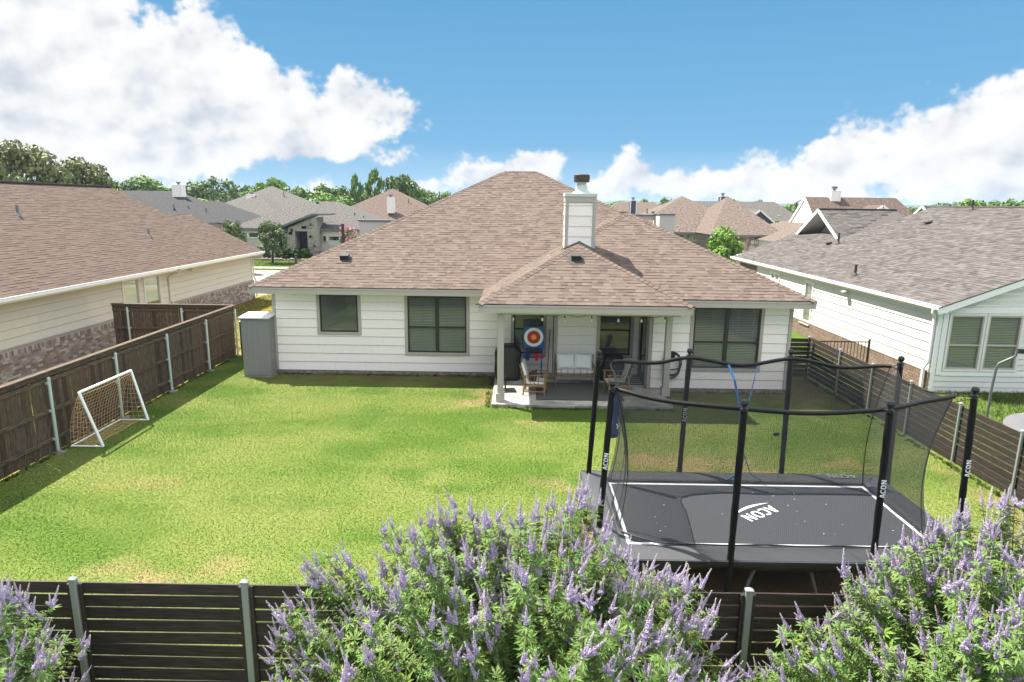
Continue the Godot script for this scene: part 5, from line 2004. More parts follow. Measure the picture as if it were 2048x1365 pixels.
func right_house() -> void:
	var h := thing("house", "white clapboard house with mottled grey shingled roof beyond the brown slat fence", "house")
	var p := 0.38
	var k := sqrt(1.0 + p * p)
	var ex := 12.85
	var e := 2.75
	var zf := -39.2
	var zn := -19.55
	var run := 7.95
	var ry := e + p * run
	var pt := func(x: float, z: float, dy: float) -> Vector3:
		return Vector3(x, e + p * (x - ex) + dy, z)
	var deck := MB.new()
	deck.poly_out([pt.call(ex, zf, -0.012), pt.call(ex, zn, -0.012), pt.call(ex + 4.0, zn, -0.012), pt.call(ex + 4.0, zf, -0.012)], Vector3(18, 0, -28))
	deck.poly_out([pt.call(ex + 4.0, -33.4, -0.012), pt.call(ex + 4.0, zn, -0.012), pt.call(ex + run, zn, -0.012), pt.call(ex + run, -33.4, -0.012)], Vector3(18, 0, -28))
	deck.poly_out([Vector3(ex + run, ry, zn), Vector3(ex + run, ry, -33.4), Vector3(ex + run * 2, e, -33.4), Vector3(ex + run * 2, e, zn)], Vector3(20, 0, -28))
	deck.poly_out([pt.call(ex + 4.0, -33.4, -0.012), Vector3(ex + run, ry - 0.012, -33.4), Vector3(ex + run + 3.0, e + p * 4.0, -39.2), pt.call(ex + 4.0, -39.2, -0.012)], Vector3(18, 0, -30))
	var roof := obj("roof", deck, mats.roof_deck_grey, h)
	var tabs := []
	var gz0 := -38.85
	var gz1 := -33.75
	var gy := 5.6
	var gx := 16.35
	var gm := (gz0 + gz1) * 0.5
	var gp := (gy - 4.15) / (gz1 - gm)
	var seen := func(q: Vector3) -> bool:
		# not where the cross gable sits on the slope
		return not (q.x > gx + 0.5 and gy - absf(q.z - gm) * gp > q.y + 0.03)
	lay_courses(tabs, Vector3(ex, e, zf), Vector3(0, 0, 1), Vector3(1, p, 0) / k, run * k,
		func(s): return Vector2(0.0 if s / k < 4.0 else 5.8, zn - zf), seen, GREY_SHINGLES, 0.145, [0.16, 0.22, 0.28, 0.34])
	# cross gable: slope towards the camera, back slope, white rakes
	var gk := sqrt(1.0 + gp * gp)
	var xe := 20.6
	lay_courses(tabs, Vector3(gx, 4.15, gz1), Vector3.RIGHT, Vector3(0, gp, -1) / gk, (gz1 - gm) * gk,
		func(s): return Vector2(0.0, xe - gx), func(q): return pt.call(q.x, 0, 0).y < q.y + 0.02, GREY_SHINGLES, 0.145, [0.16, 0.22, 0.28, 0.34])
	finish_courses(tabs, roof, mats.shingle, 0.175)
	var cg := Node3D.new()
	put(cg, "cross_gable", h)
	var gd := MB.new()
	gd.quad(Vector3(gx, 4.14, gz1), Vector3(xe, 4.14, gz1), Vector3(xe, gy - 0.01, gm), Vector3(gx, gy - 0.01, gm))
	gd.quad(Vector3(xe, 4.14, gz0), Vector3(gx, 4.14, gz0), Vector3(gx, gy - 0.01, gm), Vector3(xe, gy - 0.01, gm))
	obj("deck", gd, mats.roof_deck_grey, cg)
	var sf := MB.new()
	sf.quad(Vector3(gx + 0.02, 4.08, gz1), Vector3(gx + 1.2, 4.08, gz1), Vector3(gx + 1.2, gy - 0.07, gm), Vector3(gx + 0.02, gy - 0.07, gm))
	sf.quad(Vector3(gx + 1.2, 4.08, gz0), Vector3(gx + 0.02, 4.08, gz0), Vector3(gx + 0.02, gy - 0.07, gm), Vector3(gx + 1.2, gy - 0.07, gm))
	obj("soffit", sf, mats.white_trim, cg)
	var gw := MB.new()
	gw.poly_out([Vector3(gx + 1.2, 4.0, gz1), Vector3(gx + 1.2, gy - 0.08, gm), Vector3(gx + 1.2, 4.0, gz0)], Vector3(gx + 5, 4.4, gm))
	obj("gable_wall", gw, mats.right_siding, cg)
	var rk := MB.new()
	for z in [gz0, gz1]:
		rk.bar(Vector3(gx, 4.06, z), Vector3(gx, gy - 0.09, gm), 0.03, 0.17, Vector3.UP)
		rk.bar(Vector3(gx - 0.02, 4.11, z), Vector3(gx - 0.02, gy - 0.035, gm), 0.03, 0.06, Vector3.UP)
	obj("rake", rk, mats.white_trim, cg)
	var rc := MB.new()
	rc.span(Vector3(gx, gy - 0.02, gm - 0.12), Vector3(xe, gy + 0.03, gm + 0.12), 0.01)
	obj("ridge_cap", rc, mats.roof_deck_grey, cg)
	var rr := MB.new()
	rr.span(Vector3(ex + run - 0.13, ry - 0.03, -33.3), Vector3(ex + run + 0.13, ry + 0.03, zn), 0.01)
	obj("ridge_cap", rr, mats.roof_deck_grey, h)
	# rake along the near gable
	var nk := MB.new()
	nk.bar(pt.call(ex - 0.1, zn, -0.13), pt.call(ex + run, zn, -0.13), 0.035, 0.20, Vector3.UP, 0.004)
	obj("rake", nk, mats.gutter, h)
	nk = MB.new()
	nk.bar(pt.call(ex - 0.1, zn + 0.015, -0.012), pt.call(ex + run, zn + 0.015, -0.012), 0.03, 0.035, Vector3.UP)
	obj("drip_edge", nk, mats.roof_deck_grey, h)
	gutter_run(h, Vector3(ex, e, zf), Vector3(ex, e, zn), Vector3(-1, 0, 0), mats.gutter)
	var so := MB.new()
	so.span(Vector3(ex, 2.55, zf + 0.1), Vector3(13.05, 2.58, zn + 0.02))
	obj("soffit", so, mats.white_trim, h)
	var wx := 13.0
	var wz := -19.85
	# long side facing -x
	var side := Node3D.new()
	put(side, "wall", h)
	var turn := Basis(Vector3.UP, -PI / 2)
	var whole := [[-29.25, -28.5, 0.62, 2.38], [-33.35, -32.3, 2.06, 2.4]]
	clapboards(side, -38.8, wz, 0.66, 2.58, -wx, 0.29, whole, mats.right_siding, turn)
	window(h, -29.25, -28.5, 0.62, 2.38, -wx + 0.015, 1, 0.5, true, mats.white_trim, mats.white_trim, Transform3D(turn, Vector3.ZERO), 0.08)
	window(h, -33.35, -32.3, 2.06, 2.4, -wx + 0.015, 2, 0.0, false, mats.white_trim, mats.white_trim, Transform3D(turn, Vector3.ZERO), 0.08)
	var bw := Node3D.new()
	put(bw, "brick_wall", h)
	brickwork(bw, Vector3(wx - 0.06, -0.25, -38.8), Vector3(0, 0, 1), Vector3(-1, 0, 0), 38.8 + wz, 0.9, [Color(0.36, 0.25, 0.19), Color(0.31, 0.21, 0.165), Color(0.40, 0.29, 0.23), Color(0.34, 0.235, 0.18)], true)
	brickwork(bw, Vector3(wx - 0.05, 0.7, -38.0), Vector3(0, 0, 1), Vector3(-1, 0, 0), 2.6, 1.85, [Color(0.30, 0.20, 0.16), Color(0.25, 0.17, 0.14)], false)
	var led := MB.new()
	led.span(Vector3(wx - 0.09, 0.615, -38.8), Vector3(wx, 0.66, wz), 0.006)
	led.span(Vector3(wx - 0.13, 0.50, -29.4), Vector3(wx, 0.56, -28.35), 0.006)
	obj("brick_ledge", led, mats.mortar, h)
	# gable end facing +z
	var ge := Node3D.new()
	put(ge, "wall", h)
	var rake_x := func(y: float) -> Vector2:
		return Vector2(maxf(wx, ex + (y + 0.12 - e) / p), ex + run)
	clapboards(ge, wx, ex + run, -0.02, 5.5, wz, 0.185, [[13.36, 14.40, 0.72, 2.46], [14.52, 15.56, 0.72, 2.46]], mats.right_siding, Basis(), Vector3.ZERO, rake_x)
	window(h, 13.38, 14.38, 0.74, 2.44, wz + 0.02, 1, 0.45, true, mats.taupe, mats.right_siding, Transform3D(), 0.07)
	window(h, 14.54, 15.54, 0.74, 2.44, wz + 0.02, 1, 0.45, true, mats.taupe, mats.right_siding, Transform3D(), 0.07)
	var tr := MB.new()
	tr.span(Vector3(13.13, 0.56, wz), Vector3(13.29, 2.66, wz + 0.035), 0.005)
	tr.span(Vector3(13.29, 0.52, wz), Vector3(16.2, 0.66, wz + 0.036), 0.005)
	tr.span(Vector3(13.29, 2.52, wz), Vector3(16.2, 2.68, wz + 0.036), 0.005)
	tr.span(Vector3(wx - 0.03, -0.02, wz - 0.1), Vector3(wx + 0.1, 2.7, wz + 0.03), 0.005)
	obj("trim", tr, mats.white_trim, h)
	var fo := MB.new()
	fo.span(Vector3(wx, -0.3, -38.8), Vector3(ex + run, -0.02, wz + 0.005))
	obj("foundation", fo, mats.concrete_old, h)
	var core := MB.new()
	core.span(Vector3(wx + 0.03, -0.1, -38.7), Vector3(wx + 0.12, 2.6, -34.0))
	core.span(Vector3(ex + run + 6, -0.1, -38.7), Vector3(ex + run + 6.1, 2.7, wz))
	core.span(Vector3(wx, -0.1, -38.9), Vector3(ex + run + 6, 2.9, -38.75))
	obj("wall_core", core, mats.right_siding, h)
	var d := MB.new()
	var pts := [Vector3(12.74, 2.66, -19.75), Vector3(12.76, 2.52, -19.8), Vector3(12.92, 2.34, -19.93), Vector3(12.92, 0.95, -19.93), Vector3(12.84, 0.72, -20.0), Vector3(12.84, 0.0, -20.0)]
	for i in pts.size() - 1:
		d.bar(pts[i], pts[i + 1], 0.07, 0.09, Vector3(0, 0, 1), 0.008)
	obj("downspout", d, mats.gutter, h)
	var fl := MB.new()
	fl.box(Vector3(12.8, 2.42, -25.4), Vector3(0.18, 0.09, 0.3), Basis(Vector3.BACK, 0.4), 0.02)
	obj("flood_light", fl, mats.galvanised_light, h)
	stack_pipe(h, pt.call(15.85, -32.6, 0), 0.55, mats.brown_metal)
	stack_pipe(h, pt.call(13.48, -26.05, 0), 0.45, mats.brown_metal)
	stack_pipe(h, pt.call(20.4, -30.0, 0), 0.45, mats.brown_metal)
	hood_vent(h, pt.call(15.7, -33.3, 0.0), -PI / 2, mats.brown_metal)
	hood_vent(h, pt.call(18.7, -30.3, 0.0), -PI / 2, mats.brown_metal)


# ---- houses of the next streets
func far_roof(b: MB, x0: float, x1: float, z0: float, z1: float, e: float, p: float, la := -1.0, rb := -1.0) -> void:
	# hip or gable roof, ridge along x; la/rb: how far in the ridge ends stand (0 a gable, -1 as steep as the sides)
	var w := (z1 - z0) * 0.5
	var t := e + p * w
	var l := x0 + (w if la < 0 else la)
	var r := x1 - (w if rb < 0 else rb)
	if l > r:
		l = (x0 + x1) * 0.5
		r = l
	var zm := (z0 + z1) * 0.5
	var mid := Vector3((x0 + x1) * 0.5, e, zm)
	var A := Vector3(x0, e, z1)
	var B := Vector3(x1, e, z1)
	var C := Vector3(x1, e, z0)
	var D := Vector3(x0, e, z0)
	var L := Vector3(l, t, zm)
	var R := Vector3(r, t, zm)
	b.poly_out([A, B, R, L], mid); b.poly_out([C, D, L, R], mid)
	b.poly_out([D, A, L], mid); b.poly_out([B, C, R], mid)
	b.poly_out([A, B, C, D], mid + Vector3(0, 1, 0))


func far_house(label: String, x0: float, x1: float, z0: float, z1: float, e: float, p: float, rm: Material, wm: Material, la := -1.0, rb := -1.0) -> Node3D:
	var h := thing("house", label, "house", Vector3((x0 + x1) * 0.5, 0, z1), 0.0, "houses of the next streets")
	h.position = Vector3.ZERO
	var r := MB.new()
	far_roof(r, x0, x1, z0, z1, e, p, la, rb)
	obj("roof", r, rm, h)
	var w := MB.new()
	w.span(Vector3(x0 + 0.4, -0.3, z0 + 0.4), Vector3(x1 - 0.4, e + 0.02, z1 - 0.4))
	obj("wall", w, wm, h)
	var f := MB.new()
	f.span(Vector3(x0, e - 0.17, z1 - 0.03), Vector3(x1, e - 0.004, z1 + 0.02))
	f.span(Vector3(x0 - 0.02, e - 0.17, z0), Vector3(x0 + 0.03, e - 0.004, z1 - 0.03))
	f.span(Vector3(x1 - 0.03, e - 0.17, z0), Vector3(x1 + 0.02, e - 0.004, z1 - 0.03))
	obj("fascia", f, mats.slate_metal, h)
	return h


func far_chimney(h: Node3D, x: float, y0: float, y1: float, z: float, w: float, m: Material, trim: Material) -> void:
	var c := Node3D.new()
	put(c, "chimney", h)
	var b := MB.new()
	b.span(Vector3(x - w * 0.5, y0, z - w * 0.5), Vector3(x + w * 0.5, y1, z + w * 0.5))
	for k in 8:
		b.span(Vector3(x - w * 0.44, lerpf(y0, y1, k / 8.0), z + w * 0.5), Vector3(x + w * 0.44, lerpf(y0, y1, (k + 0.9) / 8.0), z + w * 0.5 + 0.02))
	obj("stack", b, m, c)
	var t := MB.new()
	for sx in [-1.0, 1.0]:
		t.box(Vector3(x + sx * (w * 0.5 - 0.04), (y0 + y1) * 0.5, z + w * 0.5 + 0.015), Vector3(0.11, y1 - y0, 0.05))
	t.span(Vector3(x - w * 0.54, y1, z - w * 0.54), Vector3(x + w * 0.54, y1 + 0.08, z + w * 0.54), 0.01)
	obj("trim", t, trim, c)
	var f := MB.new()
	f.lathe(Vector3(x, y1 + 0.08, z), [Vector2(0.16, 0), Vector2(0.13, 0.05), Vector2(0.13, 0.18), Vector2(0.24, 0.2), Vector2(0.24, 0.36), Vector2(0.0, 0.4)], 12)
	obj("flue_cap", f, mats.galvanised_dark, c)


func far_gable(h: Node3D, x: float, hw: float, y0: float, y1: float, z1: float, z0: float, rm: Material, wm: Material) -> void:
	# a gable facing +z
	var g := Node3D.new()
	put(g, "gable", h)
	var r := MB.new()
	for s in [-1.0, 1.0]:
		r.poly_out([Vector3(x, y1, z1), Vector3(x + s * (hw + 0.2), y0 - 0.1, z1), Vector3(x + s * (hw + 0.2), y0 - 0.1, z0), Vector3(x, y1, z0)], Vector3(x, y0 - 3, z0))
	obj("roof", r, rm, g)
	var w := MB.new()
	w.poly_out([Vector3(x, y1 - 0.08, z1 - 0.3), Vector3(x - hw, y0 - 0.08, z1 - 0.3), Vector3(x - hw, y0 - 1.5, z1 - 0.3), Vector3(x + hw, y0 - 1.5, z1 - 0.3), Vector3(x + hw, y0 - 0.08, z1 - 0.3)], Vector3(x, y0, z0))
	obj("wall", w, wm, g)
	var k := MB.new()
	for s in [-1.0, 1.0]:
		k.bar(Vector3(x, y1 - 0.1, z1), Vector3(x + s * (hw + 0.2), y0 - 0.2, z1), 0.05, 0.2, Vector3.UP)
	obj("rake", k, mats.white_trim, g)


func stone_house() -> void:
	var h := far_house("low grey roofed house with pale stone entry and garage across the street", -29.4, -13.6, -79.0, -66.6, 2.98, 0.44, mats.far_pale, mats.limestone_grey)
	var z := -67.0
	var wn := MB.new()
	# entry portal of stone with a roof slab that climbs to the right
	var a := Vector3(-23.5, 0, -65.6)
	wn.poly_out([Vector3(-23.0, 0, -65.7), Vector3(-22.35, 0, -65.7), Vector3(-22.35, 3.35, -65.7), Vector3(-23.0, 3.1, -65.7)], Vector3(-22, 1, -70))
	wn.poly_out([Vector3(-21.1, 0, -65.7), Vector3(-20.1, 0, -65.7), Vector3(-20.1, 4.15, -65.7), Vector3(-21.1, 3.9, -65.7)], Vector3(-22, 1, -70))
	wn.poly_out([Vector3(-22.35, 2.75, -65.7), Vector3(-21.1, 2.75, -65.7), Vector3(-21.1, 3.9, -65.7), Vector3(-22.35, 3.35, -65.7)], Vector3(-22, 1, -70))
	wn.poly_out([Vector3(-20.1, 0, -65.7), Vector3(-20.1, 0, -68.0), Vector3(-20.1, 4.15, -68.0), Vector3(-20.1, 4.15, -65.7)], Vector3(-22, 1, -66))
	wn.poly_out([Vector3(-23.0, 0, -65.7), Vector3(-23.0, 0, -68.0), Vector3(-23.0, 3.1, -68.0), Vector3(-23.0, 3.1, -65.7)], Vector3(-22, 1, -66))
	wn.poly_out([Vector3(-22.35, 0, -65.7), Vector3(-22.35, 0, -66.9), Vector3(-22.35, 2.75, -66.9), Vector3(-22.35, 2.75, -65.7)], Vector3(-23, 1, -66))
	wn.poly_out([Vector3(-21.1, 0, -65.7), Vector3(-21.1, 0, -66.9), Vector3(-21.1, 2.75, -66.9), Vector3(-21.1, 2.75, -65.7)], Vector3(-20, 1, -66))
	obj("entry_portal", wn, mats.stone, h)
	# single stones proud of the portal's face
	for k in 46:
		var x := rnd(-22.95, -20.25)
		var y := floorf(rnd(0, 13)) * 0.3 + 0.15
		if (x > -22.5 and x < -21.0 and y < 2.8) or y > 3.0 + (x + 23.0) * 0.36 - 0.2:
			continue
		var b := MB.new()
		b.box(Vector3(x, y, -65.69), Vector3(rnd(0.3, 0.6), 0.27, 0.05), Basis(), 0.015, tone(Color.WHITE, rnd(0.7, 1.15)))
		obj("stone", b, mats.stone, h)
	var rs := MB.new()
	rs.bar(Vector3(-24.2, 2.95, -66.6), Vector3(-20.4, 4.42, -66.6), 2.6, 0.2, Vector3.UP)
	rs.bar(Vector3(-20.4, 4.42, -66.7), Vector3(-18.8, 4.46, -66.7), 2.4, 0.18, Vector3.UP)
	obj("entry_roof", rs, mats.slate_metal, h)
	var dr := MB.new()
	dr.span(Vector3(-22.3, 0, -67.0), Vector3(-21.15, 2.7, -66.9))
	obj("door", dr, mats.door_dark, h)
	var gd := Node3D.new()
	put(gd, "garage_door", h)
	for r in 4:
		var b := MB.new()
		b.span(Vector3(-19.4, 0.02 + r * 0.58, -66.99), Vector3(-14.6, 0.57 + r * 0.58, -66.93), 0.015)
		obj("panel", b, mats.garage_door, gd)
	for k in 4:
		var b := MB.new()
		b.span(Vector3(-19.25 + k * 1.16, 1.84, -66.94), Vector3(-18.3 + k * 1.16, 2.2, -66.915))
		obj("pane", b, mats.glass_dark, gd)
	var ws := MB.new()
	ws.span(Vector3(-19.95, 1.7, -66.99), Vector3(-14.2, 2.7, -66.96))
	obj("upper_wall", ws, mats.cream_siding, h)
	var lm := MB.new()
	lm.span(Vector3(-19.85, 1.75, -66.96), Vector3(-19.6, 2.25, -66.8), 0.03)
	obj("wall_lantern", lm, mats.black_metal, h)
	for q in [[-28.7, -27.7], [-27.45, -26.4]]:
		var t := MB.new()
		t.span(Vector3(q[0] - 0.1, 1.95, -66.99), Vector3(q[1] + 0.1, 2.6, -66.93))
		var o := obj("window", t, mats.white_trim, h)
		t = MB.new()
		t.span(Vector3(q[0], 2.05, -66.93), Vector3(q[1], 2.5, -66.915))
		obj("pane", t, mats.glass_dark, o)
	var tw := MB.new()
	tw.span(Vector3(-25.0, 0.7, -66.99), Vector3(-23.2, 2.6, -66.93))
	var o2 := obj("window", tw, mats.dark_frame, h)
	tw = MB.new()
	tw.span(Vector3(-24.9, 0.8, -66.93), Vector3(-23.3, 2.5, -66.91))
	obj("pane", tw, mats.roller, o2)
	hood_vent(h, Vector3(-22.0, 5.6, -72.4), 0.0, mats.brown_metal)
	stack_pipe(h, Vector3(-17.3, 4.1, -69.8), 0.5, mats.brown_metal)
	stack_pipe(h, Vector3(-16.2, 3.9, -69.2), 0.4, mats.brown_metal)


func far_houses() -> void:
	mat("limestone_grey", Color(0.40, 0.37, 0.33), 0.9)
	stone_house()
	var h := far_house("charcoal roofed house with white chimney behind the tan house", -54.0, -33.4, -84.6, -71.0, 3.3, 0.5, mats.far_charcoal, mats.white_siding)
	var ext := MB.new()
	far_roof(ext, -44.0, -30.4, -82.5, -73.1, 3.25, 0.5)
	obj("roof", ext, mats.far_charcoal, h)
	far_gable(h, -44.0, 4.6, 3.7, 6.15, -69.5, -77.0, mats.far_charcoal, mats.white_siding)
	far_chimney(h, -39.4, 4.5, 7.3, -77.0, 1.05, mats.white_siding, mats.white_trim)
	for q in [[-38.4, 4.7, -73.6], [-37.0, 4.6, -74.0], [-35.5, 4.3, -75.0]]:
		stack_pipe(h, Vector3(q[0], q[1], q[2]), 0.5, mats.black_plastic)
	h = far_house("tall pale grey hip roofed house with white louvred chimney", -47.0, -27.2, -110.0, -90.2, 3.0, 0.5, mats.far_grey, mats.limestone_grey)
	ext = MB.new()
	far_roof(ext, -42.8, -30.6, -101.0, -86.5, 3.0, 0.5)
	obj("roof", ext, mats.far_grey, h)
	far_chimney(h, -37.6, 4.1, 6.5, -93.6, 1.2, mats.white_siding, mats.white_trim)
	stack_pipe(h, Vector3(-34.3, 6.6, -97.0), 0.6, mats.brown_metal)
	h = far_house("brown pyramid roofed house with pale chimney behind the main roof", -25.3, -8.0, -96.6, -79.4, 3.0, 0.525, mats.far_brown, mats.limestone)
	far_chimney(h, -15.75, 4.4, 6.25, -82.0, 0.85, mats.white_siding, mats.white_trim)
	stack_pipe(h, Vector3(-14.0, 5.6, -84.5), 0.6, mats.brown_metal)

	h = far_house("brown roofed stone house with slate trim beyond the chimney", 10.2, 23.2, -74.6, -61.6, 3.3, 0.52, mats.far_tan, mats.limestone)
	ext = MB.new()
	far_roof(ext, 16.6, 23.2, -70.0, -57.0, 3.3, 0.515)
	obj("roof", ext, mats.far_tan, h)
	ext = MB.new()
	ext.span(Vector3(16.6, 3.12, -57.03), Vector3(23.2, 3.295, -56.98))
	ext.span(Vector3(23.17, 3.12, -61.6), Vector3(23.22, 3.295, -57.03))
	obj("fascia", ext, mats.slate_metal, h)
	ext = MB.new()
	ext.span(Vector3(19.6, -0.2, -62.0), Vector3(23.1, 3.1, -57.4))
	obj("wall", ext, mats.limestone, h)
	ext = MB.new()
	ext.span(Vector3(20.2, 0, -57.41), Vector3(22.8, 2.35, -57.36))
	obj("garage_door", ext, mats.garage_door, h)
	var np := MB.new()
	np.span(Vector3(20.35, 2.55, -57.4), Vector3(20.95, 2.82, -57.36), 0.01)
	var plate := obj("number_plate", np, mats.white_print, h)
	for k in 3:
		var t := lettering("numeral", ["1", "5", "3"][k], 0.17, mats.slate_metal, plate, Transform3D(Basis(), Vector3(20.48 + k * 0.16, 2.685, -57.355)))
	var wn := MB.new()
	wn.span(Vector3(16.4, 0.8, -62.0), Vector3(17.9, 3.2, -61.95))
	var o := obj("window", wn, mats.taupe, h)
	for q in [[0.9, 2.45], [2.6, 3.1]]:
		wn = MB.new()
		wn.span(Vector3(16.5, q[0], -61.95), Vector3(17.8, q[1], -61.93))
		obj("pane", wn, mats.glass_dark, o)
	stack_pipe(h, Vector3(12.9, 5.0, -66.5), 0.4, mats.brown_metal)
	hood_vent(h, Vector3(13.4, 5.0, -66.0), -0.8, mats.brown_metal)
	hood_vent(h, Vector3(18.6, 4.3, -60.2), 0.0, mats.brown_metal)
	h = far_house("low tan roofed house with slate blue chimney behind the wing ridge", 8.4, 25.0, -101.0, -89.0, 3.2, 0.5, mats.far_tan, mats.limestone)
	far_chimney(h, 15.6, 4.6, 6.35, -90.5, 0.85, mats.slate_blue, mats.white_trim)
	h = far_house("grey roofed house with dark gable dormer and slate chimney", 18.0, 37.0, -94.4, -81.6, 3.2, 0.5, mats.far_grey, mats.dark_grey_siding, 4.0, 3.2)
	far_gable(h, 29.6, 2.0, 3.75, 5.4, -81.2, -87.0, mats.far_grey, mats.dark_grey_siding)
	var dw := MB.new()
	dw.span(Vector3(29.1, 3.2, -81.52), Vector3(30.3, 4.15, -81.44))
	o = obj("window", dw, mats.white_trim, h)
	dw = MB.new()
	dw.span(Vector3(29.22, 3.3, -81.44), Vector3(30.18, 4.05, -81.42))
	obj("pane", dw, mats.glass_dark, o)
	far_chimney(h, 26.2, 4.6, 6.95, -85.6, 0.85, mats.slate_blue, mats.white_trim)
	hood_vent(h, Vector3(33.2, 4.6, -84.5), 0.0, mats.galvanised_light)
	# house with a steep white gable facing left
	h = thing("house", "brown roofed house with steep white gable and square chimney", "house", Vector3.ZERO, 0.0, "houses of the next streets")
	var r := MB.new()
	far_roof(r, 20.6, 37.0, -67.0, -52.5, 2.95, 0.33)
	obj("roof", r, mats.far_tan, h)
	r = MB.new()
	far_roof(r, 25.0, 34.4, -61.4, -54.8, 3.85, 0.83, 0.0, 1.6)
	obj("roof", r, mats.far_brown, h)
	var w := MB.new()
	w.span(Vector3(21.0, -0.3, -66.6), Vector3(36.6, 2.97, -52.9))
	obj("wall", w, mats.white_siding, h)
	var gw := Node3D.new()
	put(gw, "gable_wall", h)
	for k in 12:
		var y0 := 3.9 + k * 0.2
		var hw0 := (6.55 - y0) / 0.83 - 0.25
		if hw0 < 0.1:
			continue
		var b := MB.new()
		b.span(Vector3(24.92, y0, -58.1 - hw0), Vector3(24.985, y0 + 0.188, -58.1 + hw0))
		obj("siding_board", b, mats.white_siding, gw)
	var rk := MB.new()
	for s in [-1.0, 1.0]:
		rk.bar(Vector3(24.88, 6.5, -58.1), Vector3(24.88, 3.75, -58.1 + s * 3.35), 0.06, 0.26, Vector3.UP)
	obj("rake", rk, mats.white_trim, h)
	far_gable(h, 29.9, 0.85, 5.35, 5.95, -54.6, -57.0, mats.far_brown, mats.white_siding)
	far_chimney(h, 27.4, 5.8, 7.05, -58.1, 0.8, mats.white_siding, mats.white_trim)
	hood_vent(h, Vector3(24.0, 3.7, -55.0), 0.0, mats.brown_metal)
	h = thing("house", "distant dark roofed house showing only a small white gable", "house", Vector3.ZERO, 0.0, "houses of the next streets")
	r = MB.new()
	far_roof(r, 48.6, 60.0, -83.5, -77.0, 4.0, 0.63, 0.0, 0.0)
	obj("roof", r, mats.far_charcoal, h)
	w = MB.new()
	w.span(Vector3(48.8, -0.3, -83.0), Vector3(59.8, 4.0, -77.4))
	obj("wall", w, mats.white_siding, h)
	rk = MB.new()
	for s in [-1.0, 1.0]:
		rk.bar(Vector3(48.56, 6.0, -80.25), Vector3(48.56, 3.95, -80.25 + s * 3.25), 0.06, 0.25, Vector3.UP)
	obj("rake", rk, mats.white_trim, h)


# ------------------------------------------------------------------ ground
var lawn_noise := FastNoiseLite.new()
var lawn_fine := FastNoiseLite.new()
const DRY := [[3.9, -13.6, 1.5, 0.5, 0.85], [5.0, -13.0, 0.9, 0.35, 0.8], [3.0, -13.9, 0.9, 0.3, 0.6], [6.0, -12.0, 0.9, 0.3, 0.5], [7.4, -13.8, 0.5, 0.3, 0.7], [5.2, -12.3, 0.3, 0.6, 0.7], [2.4, -12.0, 1.2, 0.5, 0.5], [-1.3, -17.9, 0.7, 0.4, 0.7], [-0.9, -18.9, 0.4, 0.9, 0.7],
	[-5.4, -8.6, 0.5, 0.35, 0.8], [-4.6, -9.2, 0.6, 0.25, 0.5], [-6.2, -9.0, 0.5, 0.3, 0.5], [0.2, -16.4, 0.5, 0.2, 0.6], [-7.5, -12.2, 0.8, 0.4, 0.35], [-3.0, -7.2, 1.2, 0.4, 0.4], [0.6, -12.5, 0.6, 0.3, 0.4], [8.6, -18.8, 0.9, 1.5, 0.55], [9.4, -11.0, 0.35, 2.4, 0.6], [8.0, -9.6, 1.1, 1.0, 0.45], [3.4, -16.9, 0.9, 0.25, 0.4]]
const LUSH := [[-2.4, -13.0, 0.9, 0.4, 0.8], [-1.2, -12.2, 0.8, 0.35, 0.8], [-3.8, -14.2, 0.7, 0.4, 0.6], [-2.3, -10.2, 0.5, 0.2, 0.8], [-4.2, -11.4, 0.9, 0.35, 0.5], [-6.0, -15.2, 0.8, 0.4, 0.4], [-1.5, -8.3, 0.5, 0.25, 0.7], [-3.4, -8.8, 0.5, 0.25, 0.7], [0.3, -15.6, 0.9, 0.4, 0.5], [-3.0, -9.4, 0.35, 0.2, 0.6]]


func lawn_color(x: float, z: float) -> Color:
	var lush := Color(0.105, 0.195, 0.030)
	var mid := Color(0.188, 0.262, 0.056)
	var pale := Color(0.265, 0.300, 0.090)
	var straw := Color(0.44, 0.315, 0.165)
	var n := lawn_noise.get_noise_2d(x, z * 1.5)
	var f := lawn_fine.get_noise_2d(x, z)
	var c := mid.lerp(lush, clampf(n * 1.7 + f * 0.4 + clampf((-13.5 - z) * 0.05, -0.08, 0.2), 0.0, 0.8))
	c = c.lerp(pale, clampf(-n * 1.2 + f * 0.3, 0.0, 0.5))
	for d in LUSH:
		var q := sqrt(pow((x - d[0]) / d[2], 2.0) + pow((z - d[1]) / d[3], 2.0)) + f * 0.9
		c = c.lerp(lush, d[4] * clampf(1.25 - q, 0.0, 1.0))
	for d in DRY:
		var q := sqrt(pow((x - d[0]) / d[2], 2.0) + pow((z - d[1]) / d[3], 2.0)) + f * 1.1
		c = c.lerp(straw, 0.72 * d[4] * clampf(1.3 - q, 0.0, 1.0))
	# worn earth along the house and under the trampoline
	var worn := 0.0
	if x > -8.0 and x < -0.6:
		worn = clampf((-19.7 - z) / 1.2 + f * 0.9 + n * 0.4, 0.0, 0.8)
	if x > 4.4 and x < 9.8:
		worn = maxf(worn, clampf((-18.2 - z) / 1.2 + f * 0.9, 0.0, 0.75))
	c = c.lerp(Color(0.20, 0.15, 0.075), worn)
	var ux := minf(x - 1.3, 6.4 - x)
	var uz := minf(z + 10.8, -7.4 - z)
	var under := clampf(minf(ux, uz) * 2.2 + 0.5 + f * 1.0, 0.0, 1.0)
	c = c.lerp(Color(0.34, 0.21, 0.145), under * 0.92)
	return c


func golden_color(x: float, z: float) -> Color:
	var f := lawn_fine.get_noise_2d(x, z)
	return Color(0.40, 0.315, 0.075).lerp(Color(0.30, 0.30, 0.07), clampf(0.4 + f, 0, 1))


